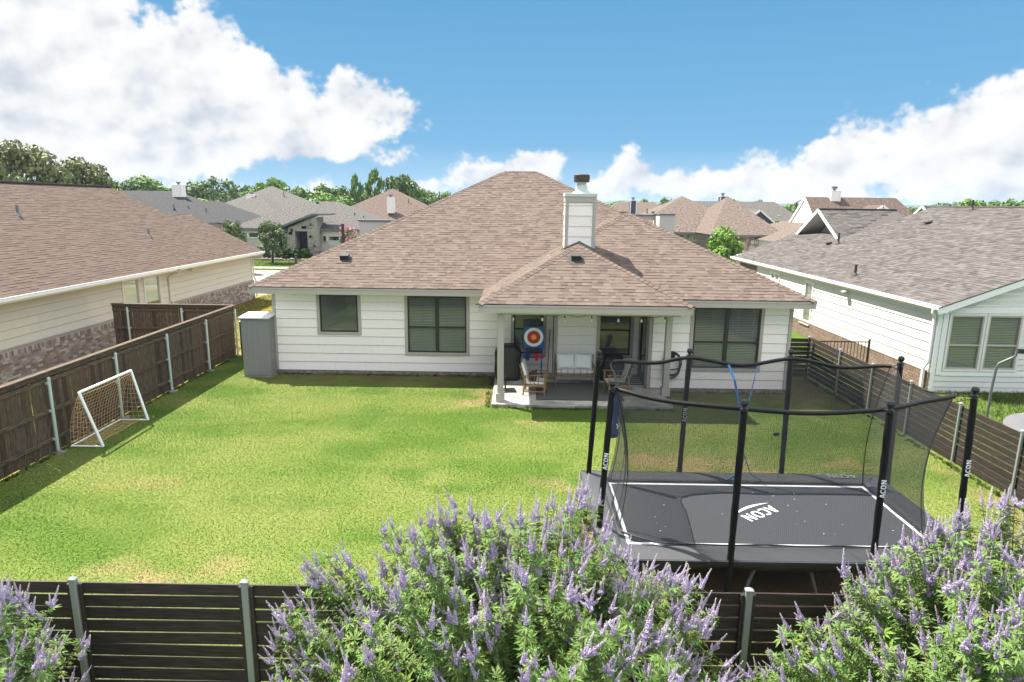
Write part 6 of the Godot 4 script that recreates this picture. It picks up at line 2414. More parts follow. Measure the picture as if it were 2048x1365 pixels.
func green_color(x: float, z: float) -> Color:
	var f := lawn_fine.get_noise_2d(x, z)
	var n := lawn_noise.get_noise_2d(x, z)
	return Color(0.105, 0.19, 0.03).lerp(Color(0.20, 0.25, 0.055), clampf(0.4 + f + n, 0, 1))


func sheet(called: String, x0: float, x1: float, z0: float, z1: float, y: float, step: float, col: Callable, m: Material) -> MeshInstance3D:
	var b := MB.new()
	var nx := int(ceil((x1 - x0) / step))
	var nz := int(ceil((z1 - z0) / step))
	var p := []
	var c := []
	for i in nz + 1:
		var r := []
		var rc := []
		for j in nx + 1:
			var x := lerpf(x0, x1, float(j) / nx)
			var z := lerpf(z0, z1, float(i) / nz)
			r.append(Vector3(x, y, z))
			rc.append(col.call(x, z))
		p.append(r)
		c.append(rc)
	for i in nz:
		for j in nx:
			b.smooth_tri(p[i + 1][j], p[i + 1][j + 1], p[i][j + 1], Vector3.UP, Vector3.UP, Vector3.UP, c[i + 1][j], c[i + 1][j + 1], c[i][j + 1])
			b.smooth_tri(p[i + 1][j], p[i][j + 1], p[i][j], Vector3.UP, Vector3.UP, Vector3.UP, c[i + 1][j], c[i][j + 1], c[i][j])
	return struct_(called, b, m)


func tuft_mesh(seed_: int, blades: int, h: float, spread: float) -> ArrayMesh:
	var r := RandomNumberGenerator.new()
	r.seed = seed_
	var b := MB.new()
	for k in blades:
		var a := r.randf() * TAU
		var o := Vector3(cos(a), 0, sin(a)) * spread * sqrt(r.randf())
		var lean := Vector3(r.randf_range(-1, 1), 0, r.randf_range(-1, 1)) * h * 0.75
		var hh := h * r.randf_range(0.6, 1.15)
		var s := Vector3(cos(a + 1.3), 0, sin(a + 1.3)) * 0.0058
		var t := o + lean + Vector3(0, hh, 0)
		var k2 := r.randf_range(0.9, 1.1)
		var nn := (Vector3.UP * 1.2 + lean.normalized() * 0.5 + Vector3(s.z, 0, -s.x).normalized() * 0.4).normalized()
		b.smooth_tri(o - s, o + s, t, nn, nn, nn, tone(Color.WHITE, k2), tone(Color.WHITE, k2), tone(Color.WHITE, k2 * 1.1))
	return b.mesh()


func grass(called: String, label: String, areas: Array, meshes: Array) -> void:
	# areas: [x0, x1, z0, z1, spacing, colour function, skip function]
	var per := []
	for k in meshes.size():
		per.append(PackedFloat32Array())
	for ar in areas:
		var nx := int((ar[1] - ar[0]) / ar[4])
		var nz := int((ar[3] - ar[2]) / ar[4])
		for i in nz:
			for j in nx:
				var x: float = ar[0] + (j + rng.randf()) * ar[4]
				var z: float = ar[2] + (i + rng.randf()) * ar[4]
				if ar[6].call(x, z):
					continue
				var c: Color = ar[5].call(x, z)
				var v := rnd(0.9, 1.12)
				var a := rng.randf() * TAU
				var s := rnd(0.75, 1.3)
				var ca := cos(a) * s
				var sa := sin(a) * s
				per[rng.randi() % meshes.size()].append_array([ca, 0.0, sa, x, 0.0, s, 0.0, 0.0, -sa, 0.0, ca, z, c.r * v, c.g * v, c.b * v, 1.0])
	var root := Node3D.new()
	put(root, called)
	tag(root, label, "grass", "", "stuff")
	for k in meshes.size():
		var mm := MultiMesh.new()
		mm.transform_format = MultiMesh.TRANSFORM_3D
		mm.use_colors = true
		mm.mesh = meshes[k]
		mm.instance_count = per[k].size() / 16
		mm.buffer = per[k]
		var o := MultiMeshInstance3D.new()
		o.multimesh = mm
		o.material_override = mats.grass_blade
		put(o, "grass_blades", root)
		o.set_meta("kind", "stuff")


func ground() -> void:
	lawn_noise.seed = 7
	lawn_noise.frequency = 0.22
	lawn_noise.fractal_octaves = 3
	lawn_fine.seed = 19
	lawn_fine.frequency = 1.1
	lawn_fine.fractal_octaves = 3
	var g := MB.new()
	g.quad(Vector3(-3500, -0.03, 200), Vector3(3500, -0.03, 200), Vector3(3500, -0.03, -4200), Vector3(-3500, -0.03, -4200))
	struct_("ground", g, mat("far_ground", Color(0.12, 0.14, 0.045), 0.95, grain("far_ground", 0.02, 5, 0.6), Vector3(0.06, 0.06, 0.06)))
	var earth := mat("earth", Color(1.1, 1.1, 1.1), 0.95, grain("speck", 0.16, 3, 0.55), Vector3(1.6, 1.6, 1.6), 0.2)
	sheet("lawn", -10.4, 9.95, -23.4, -5.5, 0.0, 0.12, lawn_color, earth)
	sheet("side_yard", -15.5, -10.4, -23.5, -8.0, -0.004, 0.5, golden_color, earth)
	sheet("side_yard", -15.5, -8.0, -42.0, -23.5, -0.004, 0.5, golden_color, earth)
	sheet("side_yard", 8.3, 13.0, -42.0, -21.4, -0.004, 0.5, green_color, earth)
	sheet("neighbour_lawn", 9.95, 24.0, -21.4, -4.0, -0.006, 0.4, green_color, earth)
	sheet("front_lawn", -60.0, 40.0, -66.0, -57.0, 0.0, 1.2, green_color, earth)
	sheet("verge", -60.0, 40.0, -55.4, -54.1, 0.0, 1.2, green_color, earth)
	sheet("front_yard", -40.0, 40.0, -43.0, -38.0, -0.004, 1.2, golden_color, earth)
	var s := MB.new()
	s.span(Vector3(-80, -0.1, -57.0), Vector3(60, 0.012, -55.4))
	for k in 60:
		s.span(Vector3(-80 + k * 1.5, 0.012, -56.99), Vector3(-80 + k * 1.5 + 1.48, 0.02, -55.41))
	struct_("sidewalk", s, mats.sidewalk)
	s = MB.new()
	s.span(Vector3(-80, -0.1, -54.1), Vector3(60, 0.0, -53.6), 0.02)
	s.span(Vector3(-80, -0.1, -45.2), Vector3(60, 0.0, -44.8), 0.02)
	struct_("kerb", s, mats.sidewalk)
	s = MB.new()
	s.span(Vector3(-80, -0.15, -53.6), Vector3(60, -0.024, -45.2))
	struct_("road", s, mats.asphalt)
	s = MB.new()
	s.span(Vector3(-21.0, -0.1, -44.8), Vector3(-14.0, 0.006, -39.5))
	s.span(Vector3(-14.0, -0.1, -43.4), Vector3(8.0, 0.008, -42.0))
	struct_("driveway", s, mats.sidewalk)
	# low hills beyond everything
	var f := FastNoiseLite.new()
	f.seed = 3
	f.frequency = 0.0016
	var hills := MB.new()
	var rows := []
	for i in 5:
		var row := []
		for j in 61:
			var x := -2600.0 + j * 87.0
			var h := (13.0 + 14.0 * f.get_noise_2d(x, 0.0) + (8.0 if x > 300 else 0.0)) * sin(PI * 0.5 * i / 4.0)
			row.append(Vector3(x, h - 1.0, -1900.0 - i * 90.0))
		rows.append(row)
	hills.grid(rows)
	struct_("hills", hills, mat("wooded_hills", Color(0.040, 0.062, 0.028), 0.95, grain("far_ground", 0.02, 5, 0.6), Vector3(0.01, 0.01, 0.01)))
	var beds := func(x: float, z: float) -> bool:
		return (x > -0.7 and x < 4.48 and z < -17.55) or (x > -8.9 and x < -7.9 and z < -20.4) or (x > -8.0 and z < -20.98) or (x > 4.0 and x < 8.3 and z < -19.38) or (x > 1.6 and x < 6.0 and z > -10.4 and z < -7.7 and rng.randf() < 0.75)
	var none := func(_x: float, _z: float) -> bool:
		return false
	var tufts := []
	for k in 4:
		tufts.append(tuft_mesh(50 + k, 7, 0.010, 0.032))
	grass("lawn_grass", "short mown grass of the back lawn with dry patches", [[-10.35, 9.88, -21.3, -6.35, 0.040, lawn_color, beds], [-10.35, -8.0, -23.3, -21.3, 0.06, lawn_color, beds]], tufts)
	var tall := []
	for k in 3:
		tall.append(tuft_mesh(90 + k, 9, 0.10, 0.09))
	var edge := func(x: float, z: float) -> bool:
		return lawn_fine.get_noise_2d(x * 2.0, z * 2.0) < -0.12
	var weeds := []
	for k in 3:
		weeds.append(tuft_mesh(70 + k, 8, 0.075, 0.05))
	var darker := func(x: float, z: float) -> Color:
		return lawn_color(x, z).lerp(Color(0.12, 0.19, 0.035), 0.5)
	grass("edge_grass", "uncut grass and weeds along the fences and the house wall", [[-10.36, -10.24, -23.2, -6.5, 0.045, darker, edge], [9.70, 9.86, -21.2, -6.6, 0.045, darker, edge], [-10.3, 9.8, -6.46, -6.34, 0.05, darker, edge], [-0.86, -0.70, -20.9, -17.5, 0.05, darker, edge], [-0.7, 4.5, -17.54, -17.40, 0.05, darker, edge], [-7.9, -0.8, -20.96, -20.84, 0.06, darker, edge], [4.5, 8.2, -19.36, -19.22, 0.06, darker, edge]], weeds)
	grass("neighbour_grass", "longer weedy grass of the neighbour's yard beyond the brown fence", [[9.99, 16.5, -19.8, -12.0, 0.09, green_color, none]], tall)
	grass("front_grass", "mown front grass seen between the houses", [[-28.0, -14.0, -64.5, -57.1, 0.16, green_color, none], [-15.4, -8.2, -40.0, -24.0, 0.12, golden_color, none], [-28.0, -14.0, -55.3, -54.2, 0.16, green_color, none]], tall)


# ------------------------------------------------------------------ trees
func crown_mesh(seed_: int, lobes: int, leaves: int, size: float, cols: Array, flat := 0.8, open := 0.55, spread := 0.62) -> Array:
	# a crown of about unit radius standing on y = 0 .. 2*flat; returns [mesh, lobe centres]
	var r := RandomNumberGenerator.new()
	r.seed = seed_
	var cs := []
	for k in lobes:
		var a := TAU * (k * 0.382 + r.randf() * 0.12)
		var y := (k + 0.5) / lobes
		var rad := sin(PI * (0.16 + 0.74 * y)) * spread * r.randf_range(0.75, 1.15)
		cs.append([Vector3(cos(a) * rad, y * 2.0 * flat * 0.84 + 0.14 * flat, sin(a) * rad), r.randf_range(0.26, 0.44)])
	var b := MB.new()
	for k in leaves:
		var l: Array = cs[r.randi() % lobes]
		var d := Vector3(r.randfn(), r.randfn(), r.randfn()).normalized()
		var p: Vector3 = l[0] + Vector3(d.x, d.y * flat, d.z) * l[1] * pow(r.randf(), open)
		var nn := (d + Vector3(r.randfn(), r.randfn() + 0.5, r.randfn()) * 0.55).normalized()
		var u := nn.cross(Vector3(r.randfn(), r.randfn(), r.randfn())).normalized()
		var v := nn.cross(u)
		var s := size * r.randf_range(0.6, 1.3)
		var c: Color = cols[r.randi() % cols.size()]
		c = tone(c, r.randf_range(0.8, 1.2))
		var q := [p - u * s, p - v * s * 0.55 + u * s * 0.1, p + u * s, p + v * s * 0.55 - u * s * 0.1]
		b.smooth_tri(q[0], q[1], q[2], nn, nn, nn, c, c, c)
		b.smooth_tri(q[0], q[2], q[3], nn, nn, nn, c, c, c)
	var msh := b.mesh()
	return [msh, cs, msh.get_aabb().end.y]


func make_tree(label: String, category_group: String, at: Vector3, h: float, hw: float, base: float, cm: Array, trunk_r: float) -> Node3D:
	# base: the height at which the crown begins
	var t := thing("tree", label, "tree", at, 0.0, category_group)
	var ch := h - base
	var sc := Vector3(hw, ch / cm[2], hw)
	var o := obj("crown", cm[0], mats.leaf_tree, t)
	o.transform = Transform3D(Basis.from_scale(sc), Vector3(0, base, 0))
	var b := MB.new()
	var mid := Vector3(rnd(-0.1, 0.1) * hw, base + ch * 0.3, rnd(-0.1, 0.1) * hw)
	b.tube([Vector3(0, -0.1, 0), Vector3(0, base * 0.5, 0) + mid * Vector3(0.3, 0, 0.3), mid], [trunk_r * 1.25, trunk_r * 0.9, trunk_r * 0.7], 8)
	for k in range(0, cm[1].size()):
		var e: Vector3 = cm[1][k][0] * sc + Vector3(0, base, 0)
		var s := Vector3(0, base * 0.85, 0).lerp(mid, rng.randf())
		b.tube([s, (s + e) * 0.5 + Vector3(0, ch * 0.04, 0), e], [trunk_r * 0.5, trunk_r * 0.3, trunk_r * 0.1], 5, Color.WHITE, false)
	obj("trunk", b, mats.bark, t)
	return t


const OAKS := [[-47.2, -62, 11.0, 4.6], [-45.2, -68, 9.9, 4.4]]
const ELMS := [[-59.1, -95, 8.9, 2.6], [-67.4, -120, 10.2, 6.0], [-65.1, -135, 9.8, 5.2], [-57.5, -140, 9.2, 4.8], [-46.1, -125, 10.2, 4.6], [-42.7, -130, 8.9, 4.0], [-36.7, -128, 9.3, 5.2],
	[-18.8, -104, 10.2, 3.9], [-17.9, -120, 8.7, 3.4], [-17.0, -150, 8.7, 3.4], [-72.9, -140, 8.8, 5.0], [-65.1, -110, 8.9, 4.2], [-12.0, -150, 7.8, 4.0], [22.9, -150, 6.8, 5.0], [30.4, -160, 7.7, 3.8], [33.5, -150, 7.9, 3.0], [39.9, -170, 7.4, 4.4],
	[60.9, -190, 8.3, 4.2], [71.6, -200, 8.3, 3.4], [58.0, -140, 6.9, 3.6], [67.9, -150, 6.3, 4.0], [77.9, -120, 7.2, 4.4], [77.9, -115, 7.7, 3.8], [88.9, -125, 7.8, 4.0], [87.8, -118, 7.9, 4.2], [86.3, -140, 6.8, 4.0],
	[-46.9, -100, 6.2, 3.8], [-40.9, -112, 6.4, 4.2], [-29.0, -108, 6.7, 4.2], [-15.5, -110, 6.8, 3.2], [-24.0, -118, 7.6, 4.0], [-33.0, -116, 7.4, 4.4], [-53.0, -104, 6.6, 3.6], [100.0, -128, 7.4, 4.4], [-22.0, -128, 8.4, 4.0], [-50.5, -128, 8.6, 4.2], [-78.0, -130, 9.4, 4.8]]


func trees() -> void:
	var dull := [Color(0.145, 0.165, 0.058), Color(0.115, 0.14, 0.05), Color(0.18, 0.19, 0.075), Color(0.09, 0.115, 0.042)]
	var fresh := [Color(0.13, 0.22, 0.042), Color(0.105, 0.19, 0.038), Color(0.165, 0.255, 0.055), Color(0.08, 0.15, 0.036)]
	var deep := [Color(0.09, 0.15, 0.045), Color(0.075, 0.13, 0.042), Color(0.115, 0.175, 0.055)]
	var bright := [Color(0.145, 0.27, 0.042), Color(0.115, 0.22, 0.034), Color(0.19, 0.31, 0.06)]
	for k in OAKS.size():
		var q: Array = OAKS[k]
		var cm := crown_mesh(300 + k, 17, 6500, 0.052, dull, 0.62, 0.5, 0.74)
		make_tree(["spreading live oak with open crown rising over the tan roof's left end", "smaller open crowned live oak beside the big one behind the tan roof"][k], "", Vector3(q[0], 0, q[1]), q[2], q[3], q[2] * 0.30, cm, 0.32)
	var kinds := []
	for k in 6:
		kinds.append(crown_mesh(400 + k, 11 + k, 2900, 0.085, [fresh, deep, fresh, bright, deep, fresh][k], [0.9, 0.8, 1.0, 0.85, 0.75, 0.95][k], 0.45))
	var protos := []
	for k in 6:
		protos.append(null)
	# name each by what stands before it, and by its turn from the left where several stand there
	var marks := [[-0.72, "the tan house's left roof end"], [-0.60, "the tan house's ridge"], [-0.525, "the charcoal roof"], [-0.44, "the charcoal roof's white chimney"], [-0.37, "the tall pale grey roof"], [-0.29, "the low grey roof across the street"], [-0.20, "the brown pyramid roof"], [-0.12, "the main roof's left slope"],
		[0.17, "the main roof's chimney"], [0.235, "the brown roofed stone house"], [0.34, "the grey roof with the dark dormer"], [0.44, "the steep white gable"], [0.66, "the grey shingled ridge"], [0.76, "the grey shingled roof's right end"]]
	var stands := {}
	for i in ELMS.size():
		var t: float = ELMS[i][0] / -ELMS[i][1]
		var best := 0
		for m in marks.size():
			if absf(marks[m][0] - t) < absf(marks[best][0] - t):
				best = m
		if not stands.has(best):
			stands[best] = []
		stands[best].append([t, i])
	var labels := []
	labels.resize(ELMS.size())
	var order := ["first", "second", "third", "fourth", "fifth", "sixth"]
	for m in stands:
		var list: Array = stands[m]
		list.sort_custom(func(p, q): return p[0] < q[0])
		for j in list.size():
			var i: int = list[j][1]
			var look: String = ["fresh green", "dark green", "tall fresh green", "bright green", "low dark green", "rounded green"][(i * 5 + i / 3) % 6]
			labels[i] = look + " tree behind " + marks[m][1] + ("" if list.size() == 1 else ", " + order[mini(j, 5)] + " from left")
	for i in ELMS.size():
		var q: Array = ELMS[i]
		var k := (i * 5 + i / 3) % 6
		var label: String = labels[i]
		if protos[k] == null:
			var t := make_tree(label, "trees beyond the houses", Vector3.ZERO, 8.0, 4.0, 1.2, kinds[k], 0.16)
			protos[k] = t
			t.position = Vector3(q[0], 0, q[1])
			t.scale = Vector3(q[3] / 4.0, q[2] / 8.0, q[3] / 4.0)
			t.rotation.y = i * 1.3
		else:
			var t := copy(protos[k], label, Vector3(q[0], 0, q[1]))
			t.rotation.y = i * 1.3
			t.scale = Vector3(q[3] / 4.0, q[2] / 8.0, q[3] / 4.0)
	# slender and loose ones
	var slim := crown_mesh(501, 8, 1000, 0.14, fresh, 0.8, 0.7, 0.85)
	make_tree("tall slender leaning tree, higher of the pair behind the brown pyramid roof", "", Vector3(-24.7, 0, -112), 11.6, 2.0, 4.5, slim, 0.16).rotation.z = -0.05
	make_tree("slender tree, lower of the pair behind the brown pyramid roof", "", Vector3(-27.2, 0, -114), 10.8, 1.5, 3.5, slim, 0.16).rotation.z = 0.08
	var loose := crown_mesh(502, 10, 1100, 0.085, deep, 1.0, 0.7, 0.75)
	make_tree("thin open tree against the clouds behind the charcoal roof", "", Vector3(-52.8, 0, -118), 10.1, 3.8, 2.0, loose, 0.16)
	make_tree("thin open tree behind the low grey roof across the street", "", Vector3(-30.9, 0, -122), 8.8, 3.6, 2.0, loose, 0.16)
	# nearer trees between the houses
	var oaklet := [Color(0.13, 0.175, 0.075), Color(0.105, 0.145, 0.06), Color(0.16, 0.205, 0.095), Color(0.085, 0.12, 0.05)]
	make_tree("young round live oak on the front grass across the street", "", Vector3(-22.8, 0, -60.5), 4.0, 1.75, 1.0, crown_mesh(601, 12, 4200, 0.075, oaklet, 0.95, 0.5), 0.11)
	make_tree("small round tree peeping over the tan house's far end", "", Vector3(-22.7, 0, -52), 4.3, 1.25, 1.0, crown_mesh(602, 10, 2400, 0.09, oaklet, 0.95, 0.5), 0.09)
	make_tree("greyish small tree before the charcoal roof's gable", "", Vector3(-28.2, 0, -50), 5.5, 1.7, 1.5, crown_mesh(603, 10, 2400, 0.08, oaklet, 0.9, 0.5), 0.10)
	make_tree("bright green tree before the stone house beyond the right wing roof", "", Vector3(15.1, 0, -48), 4.3, 1.75, 0.8, crown_mesh(604, 13, 3400, 0.085, bright, 0.95, 0.55), 0.10)
	make_tree("small bright tree between the grey roofs in the next street", "", Vector3(27.4, 0, -70), 4.5, 0.8, 1.2, crown_mesh(605, 7, 700, 0.12, bright, 1.1, 0.6), 0.06)
	var myrtle := make_tree("crape myrtle with pink blossom before the garage across the street", "", Vector3(-15.9, 0, -61.0), 3.3, 1.1, 0.8, crown_mesh(606, 8, 900, 0.10, deep, 1.0, 0.6), 0.06)
	var bl := crown_mesh(607, 8, 420, 0.075, [Color(0.55, 0.16, 0.22), Color(0.62, 0.26, 0.30)], 1.0, 0.25)
	var bo := obj("blossom", bl[0], mats.petal, myrtle)
	bo.transform = Transform3D(Basis.from_scale(Vector3(1.2, 1.5, 1.2)), Vector3(0, 0.8, 0))
	# the wood that closes the view
	var tr := Node3D.new()
	put(tr, "treeline")
	tag(tr, "continuous low green woodland along the horizon", "woodland", "", "stuff")
	for k in 3:
		var mm := MultiMesh.new()
		mm.transform_format = MultiMesh.TRANSFORM_3D
		mm.mesh = kinds[k * 2][0]
		var list := []
		for i in 90:
			var x := rnd(-230.0, 230.0)
			var z := rnd(-300.0, -200.0)
			var h := rnd(7.6, 10.5) if x < 0.0 else rnd(5.4, 7.0)
			var w := rnd(4.0, 6.5)
			list.append(Transform3D(Basis(Vector3.UP, rng.randf() * TAU) * Basis.from_scale(Vector3(w, h / 1.8, w)), Vector3(x, -0.3, z)))
		mm.instance_count = list.size()
		for i in list.size():
			mm.set_instance_transform(i, list[i])
		var o := MultiMeshInstance3D.new()
		o.multimesh = mm
		o.material_override = mats.leaf_tree
		put(o, "foliage", tr)
		o.set_meta("kind", "stuff")


func round_bushes() -> void:
	var cm := crown_mesh(700, 14, 2600, 0.085, [Color(0.04, 0.085, 0.015), Color(0.055, 0.115, 0.02), Color(0.03, 0.065, 0.014)], 0.8, 0.3, 0.55)
	var first: Node3D = null
	var spots := [[-22.95, -64.6, 0.80, 1.18], [-21.95, -64.5, 0.74, 1.10], [-21.05, -64.7, 0.76, 1.14]]
	for k in 3:
		var q: Array = spots[k]
		var label: String = ["clipped round bush nearest the young oak, first of three", "middle clipped round bush of the three by the stone entry", "clipped round bush beside the stone column, last of three"][k]
		if first == null:
			first = thing("round_bush", label, "bush", Vector3(q[0], 0, q[1]), 0.0, "clipped bushes by the stone entry")
			var o := obj("foliage", cm[0], mats.leaf_tree, first)
			o.scale = Vector3(1, 0.62, 1)
			var b := MB.new()
			b.tube([Vector3(0, -0.1, 0), Vector3(0, 0.5, 0)], [0.06, 0.03], 6)
			obj("stem", b, mats.bark, first)
			first.scale = Vector3(q[2], q[3], q[2])
		else:
			var c := copy(first, label, Vector3(q[0], 0, q[1]), 1.1 * k)
			c.scale = Vector3(q[2], q[3], q[2])
	for q in [[-25.2, -65.4, 0.5, 0.8, "small shrub under the narrow windows across the street"], [-23.9, -65.3, 0.55, 0.9, "small dark shrub between the young oak and the round bushes"], [-27.5, -65.0, 0.5, 0.75, "low shrub by the corner of the stone house"]]:
		var c := copy(first, q[4], Vector3(q[0], 0, q[1]), q[0])
		c.scale = Vector3(q[2], q[3], q[2])
	# border stones of the planting bed
	var stones := []
	for k in 5:
		var b := MB.new()
		var rows := []
		for i in 6:
			var row := []
			for j in 9:
				var a := TAU * j / 8.0
				var r := sin(PI * i / 5.0) * (0.16 + 0.03 * sin(j * 2.3 + k))
				row.append(Vector3(cos(a) * r * 1.3, 0.10 - cos(PI * i / 5.0) * 0.10, sin(a) * r))
			rows.append(row)
		b.grid(rows)
		stones.append(b.mesh())
	for k in 26:
		var o := obj("border_stone", stones[k % 5], mats.rock)
		o.position = Vector3(-29.0 + k * 0.36, -0.02, -63.9 + rnd(-0.12, 0.12))
		o.rotation.y = k * 1.7
		o.scale = Vector3.ONE * rnd(0.8, 1.35)
		tag(o, "pale stone in the bed's edging row before the round bushes", "stone", "edging stones of the front bed")
	for q in [[-20.45, -60.0, 0.72, "short wooden bollard standing on the front grass"], [-19.0, -62.6, 1.1, "short dark post beside the stone column across the street"]]:
		var p := thing("bollard", q[3], "post", Vector3(q[0], 0, q[1]))
		var b := MB.new()
		b.lathe(Vector3.ZERO, [Vector2(0.11, -0.1), Vector2(0.11, q[2] - 0.03), Vector2(0.09, q[2]), Vector2(0.0, q[2] + 0.01)], 10)
		obj("shaft", b, mats.pole_wood, p)
	for q in [[-21.1, -150, 8.7, "utility pole with crossarms, taller of the pair on the skyline"], [-19.9, -152, 8.2, "utility pole with crossarms, shorter of the pair on the skyline"], [-14.3, -120, 7.8, "lone utility pole over the main roof's left slope"], [31.3, -75, 6.3, "slim street lamp pole beside the steep white gable"], [32.3, -75, 6.9, "dark utility pole rising beside the steep white gable"], [-46.0, -100, 7.6, "dark utility pole among the trees behind the charcoal roof"]]:
		var p := thing("utility_pole", q[3], "pole", Vector3(q[0], 0, q[1]))
		var b := MB.new()
		b.tube([Vector3(0, -0.2, 0), Vector3(0, q[2], 0)], [0.15, 0.10], 8)
		obj("shaft", b, mats.pole_wood, p)
		b = MB.new()
		if q[1] < -140:
			for y in [0.35, 1.1]:
				b.span(Vector3(-1.1, q[2] - y - 0.06, -0.06), Vector3(1.1, q[2] - y + 0.06, 0.06))
			obj("crossarm", b, mats.pole_wood, p)
		elif q[0] == 31.3:
			b.tube([Vector3(0, q[2] - 0.1, 0), Vector3(0.5, q[2] + 0.25, 0), Vector3(1.1, q[2] + 0.3, 0)], 0.05, 6)
			obj("lamp_arm", b, mats.pole_wood, p)


# ------------------------------------------------------------------ chaste tree shrubs
func palmate_leaf(seed_: int) -> ArrayMesh:
	# petiole along +x from the origin, leaflets fanned round its end; upper side +y
	var r := RandomNumberGenerator.new()
	r.seed = seed_
	var b := MB.new()
	var c0 := Vector3(0.035, 0, 0)
	b.quad(Vector3(0, 0, -0.0014), Vector3(0, 0, 0.0014), c0 + Vector3(0, 0, 0.0014), c0 - Vector3(0, 0, 0.0014), Color(0.8, 0.9, 0.7))
	for k in 5:
		var a := deg_to_rad([-86.0, -40.0, 0.0, 40.0, 86.0][k] + r.randf_range(-6, 6))
		var ln: float = [0.055, 0.085, 0.10, 0.085, 0.055][k] * r.randf_range(0.88, 1.1)
		var d := Vector3(cos(a), 0, sin(a))
		var s := Vector3(-sin(a), 0, cos(a))
		var w := ln * 0.125
		var droop := r.randf_range(0.10, 0.32)
		var B := c0
		var M := c0 + d * ln * 0.5 + Vector3(0, -droop * ln * 0.22, 0)
		var T := c0 + d * ln + Vector3(0, -droop * ln, 0)
		var lift := Vector3(0, w * 0.35, 0)
		var L := M - s * w + lift
		var R := M + s * w + lift
		var col := tone(Color.WHITE, r.randf_range(0.85, 1.15))
		b.tri(B, M, L, col); b.tri(L, M, T, col)
		b.tri(B, R, M, col); b.tri(M, R, T, col)
	return b.mesh()


func flower_spike(seed_: int) -> ArrayMesh:
	# a panicle standing along +y: a tapering main spike over a few short side spikes
	var r := RandomNumberGenerator.new()
	r.seed = seed_
	var b := MB.new()
	var spikes := [[Vector3.ZERO, Vector3(r.randf_range(-0.1, 0.1), 1, r.randf_range(-0.1, 0.1)).normalized(), r.randf_range(0.24, 0.32), 0.022]]
	for k in r.randi_range(1, 4):
		var a := r.randf() * TAU
		spikes.append([Vector3(0, 0.01 + 0.01 * k, 0), Vector3(cos(a) * 0.55, 0.83, sin(a) * 0.55), r.randf_range(0.07, 0.16), 0.0155])
	for s in spikes:
		var o: Vector3 = s[0]
		var d: Vector3 = s[1]
		var L: float = s[2]
		b.tube([o, o + d * L], [0.0022, 0.0008], 4, Color(0.42, 0.44, 0.34), false)
		var u := d.cross(Vector3(0.3, 0.2, 1)).normalized()
		var v := d.cross(u)
		var whorls := int(L / 0.0125)
		for w in whorls:
			var t := (w + 0.5) / whorls
			var rad: float = s[3] * (1.0 - pow(t, 1.2) * 0.88)
			var n := int(lerpf(9, 4, t))
			for k in n:
				var a := TAU * (k + r.randf() * 0.7) / n + w * 0.7
				var out := u * cos(a) + v * sin(a)
				var p := o + d * (t * L + r.randf_range(-0.003, 0.003)) + out * rad * r.randf_range(0.65, 1.1)
				var sz := lerpf(0.0085, 0.0042, t) * r.randf_range(0.75, 1.25)
				var c := Color(0.27, 0.20, 0.42).lerp(Color(0.47, 0.38, 0.59), r.randf())
				if t > 0.80:
					c = Color(0.52, 0.50, 0.46)
				elif r.randf() < 0.30:
					c = Color(0.52, 0.44, 0.58)
				elif r.randf() < 0.16:
					c = Color(0.24, 0.24, 0.20)
				var e1 := (out + d * 0.3).normalized()
				var e2 := e1.cross(d).normalized()
				var e3 := e1.cross(e2)
				# a small two-lipped flower: a fan of petals about its throat
				var th := p + e1 * sz * 0.2
				var q := []
				for m in 4:
					var an := TAU * m / 4.0 + 0.5
					q.append(p + (e2 * cos(an) + e3 * sin(an)) * sz * (1.25 if m == 2 else 0.9) + e1 * sz * 0.55)
				for m in 4:
					b.tri(th, q[m], q[(m + 1) % 4], c)
				b.tri(p - e1 * sz * 0.9, q[1], q[0], tone(c, 0.9))
				b.tri(p - e1 * sz * 0.9, q[3], q[2], tone(c, 0.9))
	return b.mesh()


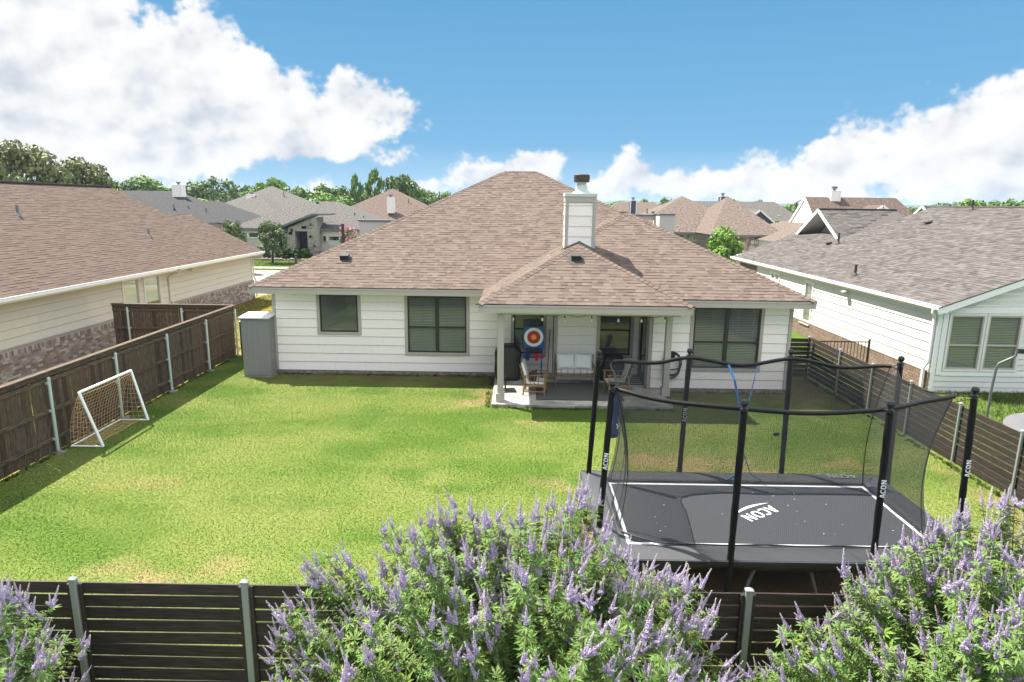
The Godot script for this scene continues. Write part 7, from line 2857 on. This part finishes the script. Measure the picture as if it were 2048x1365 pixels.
func shrub(label: String, centre: Vector3, rad: Vector3, shoots: int, seed_: int, leaves: Array, spikes: Array) -> void:
	var r := RandomNumberGenerator.new()
	r.seed = seed_
	var t := thing("flowering_shrub", label, "shrub", centre)
	var stems := MB.new()
	var all := []
	var sites := []
	for i in shoots:
		var a := r.randf() * TAU
		var rho := pow(r.randf(), 0.56)
		var hgt := rad.y * pow(maxf(0.02, 1.0 - pow(rho, 3.3)), 0.58)
		var depth: float = (r.randf_range(0.86, 1.05) if r.randf() < 0.96 else r.randf_range(1.04, 1.12)) if r.randf() < 0.76 else r.randf_range(0.5, 0.86)
		var lump := 1.0 + 0.15 * sin(a * 3.0 + seed_) + 0.11 * sin(a * 7.0 + seed_ * 2.0)
		hgt *= (1.0 + 0.10 * sin(a * 5.0 + rho * 6.0 + seed_)) * (1.0 - 0.09 * cos(a) * rho * (1.0 if seed_ == 11 else -0.6))
		var e := Vector3(cos(a) * rho * rad.x * lump, maxf(hgt * depth, 0.25), sin(a) * rho * rad.z * lump) * Vector3(lerpf(0.8, 1.0, depth), 1, lerpf(0.8, 1.0, depth))
		var s := Vector3(r.randf_range(-0.22, 0.22), 0, r.randf_range(-0.2, 0.2))
		var m := s.lerp(e, 0.5) + Vector3(e.x * 0.06, e.y * 0.10, e.z * 0.06)
		var pts := []
		for k in 9:
			var u := k / 8.0
			pts.append(s.lerp(m, u).lerp(m.lerp(e, u), u))
		stems.tube(pts, [0.012, 0.011, 0.010, 0.009, 0.007, 0.006, 0.005, 0.004, 0.0025], 5, Color.WHITE, false)
		var tangent: Vector3 = (pts[8] - pts[6]).normalized()
		var ln: float = pts[4].distance_to(pts[8])
		var pairs := int(ln / 0.038)
		for k in pairs:
			var u := 0.5 + 0.5 * (k + r.randf() * 0.5) / pairs
			var p := s.lerp(m, u).lerp(m.lerp(e, u), u)
			var side := tangent.cross(Vector3(r.randfn(), r.randfn(), r.randfn())).normalized()
			var turn_ := Basis(tangent, k * PI / 2)
			for sg in [-1.0, 1.0]:
				var x: Vector3 = (turn_ * side * sg + tangent * 0.45 + Vector3(0, r.randf_range(-0.35, 0.15), 0)).normalized()
				var up := (Vector3.UP + Vector3(e.x, 0, e.z).normalized() * 0.5 + Vector3(r.randfn(), r.randfn(), r.randfn()) * 0.32).normalized()
				var z := x.cross(up).normalized()
				var y := z.cross(x)
				var sc := r.randf_range(0.95, 1.5)
				sc *= r.randf_range(0.42, 0.84)
				all.append([Transform3D(Basis(x, y, z).scaled_local(Vector3.ONE * sc), p), r.randi() % leaves.size(), Color(r.randf_range(0.85, 1.25), r.randf_range(0.9, 1.15), r.randf_range(0.7, 1.2))])
		if depth > 0.82 and r.randf() < 0.93:
			var d := (tangent * 0.75 + Vector3.UP * 0.7 + Vector3(r.randfn(), 0, r.randfn()) * 0.16).normalized()
			sites.append([pts[8], d])
			for extra in 2:
				if r.randf() < 0.6:
					var d2 := (d + Vector3(r.randfn(), r.randfn() * 0.4, r.randfn()) * 0.35).normalized()
					sites.append([pts[8 - extra] + Vector3(r.randfn(), 0, r.randfn()) * 0.05, d2])
	obj("stem", stems, mats.stem, t)
	for q in sites:
		var o := obj("flower_spike", spikes[r.randi() % spikes.size()], mats.petal, t)
		var y: Vector3 = q[1]
		var x := y.cross(Vector3(sin(r.randf() * TAU), 0.1, cos(r.randf() * TAU))).normalized()
		o.transform = Transform3D(Basis(x, y, x.cross(y)).scaled_local(Vector3.ONE * r.randf_range(0.5, 0.98)), q[0] - y * 0.02)
	all.sort_custom(func(p, q): return (p[0].origin + centre).distance_to(EYE) < (q[0].origin + centre).distance_to(EYE))
	var per := []
	for k in leaves.size():
		per.append([])
	var made := 0
	for q in all:
		if made < 300 and in_frame(q[0].origin + centre):
			var o := obj("leaf", leaves[q[1]], mats.leaf_vitex, t)
			o.transform = q[0]
			made += 1
		else:
			per[q[1]].append(q)
	for k in leaves.size():
		var mm := MultiMesh.new()
		mm.transform_format = MultiMesh.TRANSFORM_3D
		mm.use_colors = true
		mm.mesh = leaves[k]
		mm.instance_count = per[k].size()
		for i in per[k].size():
			mm.set_instance_transform(i, per[k][i][0])
			mm.set_instance_color(i, per[k][i][2])
		var o := MultiMeshInstance3D.new()
		o.multimesh = mm
		o.material_override = mats.leaf_vitex
		put(o, "foliage", t)
		o.set_meta("kind", "stuff")


func shrubs() -> void:
	var leaves := []
	for k in 4:
		leaves.append(palmate_leaf(800 + k))
	var spikes := []
	for k in 6:
		spikes.append(flower_spike(820 + k))
	shrub("large purple flowering shrub in front of the trampoline's left end", Vector3(0.15, 0, -5.35), Vector3(2.3, 2.5, 1.8), 840, 11, leaves, spikes)
	shrub("purple flowering shrub in front of the trampoline's right end", Vector3(4.65, 0, -5.3), Vector3(2.3, 2.46, 1.7), 780, 12, leaves, spikes)
	shrub("purple flowering shrub at the left end of the black fence", Vector3(-5.15, 0, -5.3), Vector3(1.1, 1.72, 1.05), 180, 13, leaves, spikes)


const FOG := 0.00022


func fallen_petals() -> void:
	# pale specks blown on to the trampoline bed
	var b := MB.new()
	for k in 26:
		var p := Vector3(rnd(1.8, 5.8), 0.916, rnd(-10.3, -8.6))
		var a := rng.randf() * TAU
		var u := Vector3(cos(a), 0.1, sin(a)) * rnd(0.008, 0.016)
		var v := Vector3(-sin(a), 0.15, cos(a)) * rnd(0.006, 0.011)
		b.quad(p - u, p + v, p + u + Vector3(0, 0.004, 0), p - v)
	var o := obj("fallen_petals", b, mats.white_print)
	tag(o, "pale fallen petals scattered on the black trampoline bed", "petals", "", "stuff")


func _ready() -> void:
	rng.seed = 20240611
	camera_and_light()
	make_materials()
	ground()
	main_house()
	left_house()
	right_house()
	far_houses()
	fences()
	trampoline()
	soccer_goal()
	patio_things()
	shrubs()
	fallen_petals()
	trees()
	round_bushes()
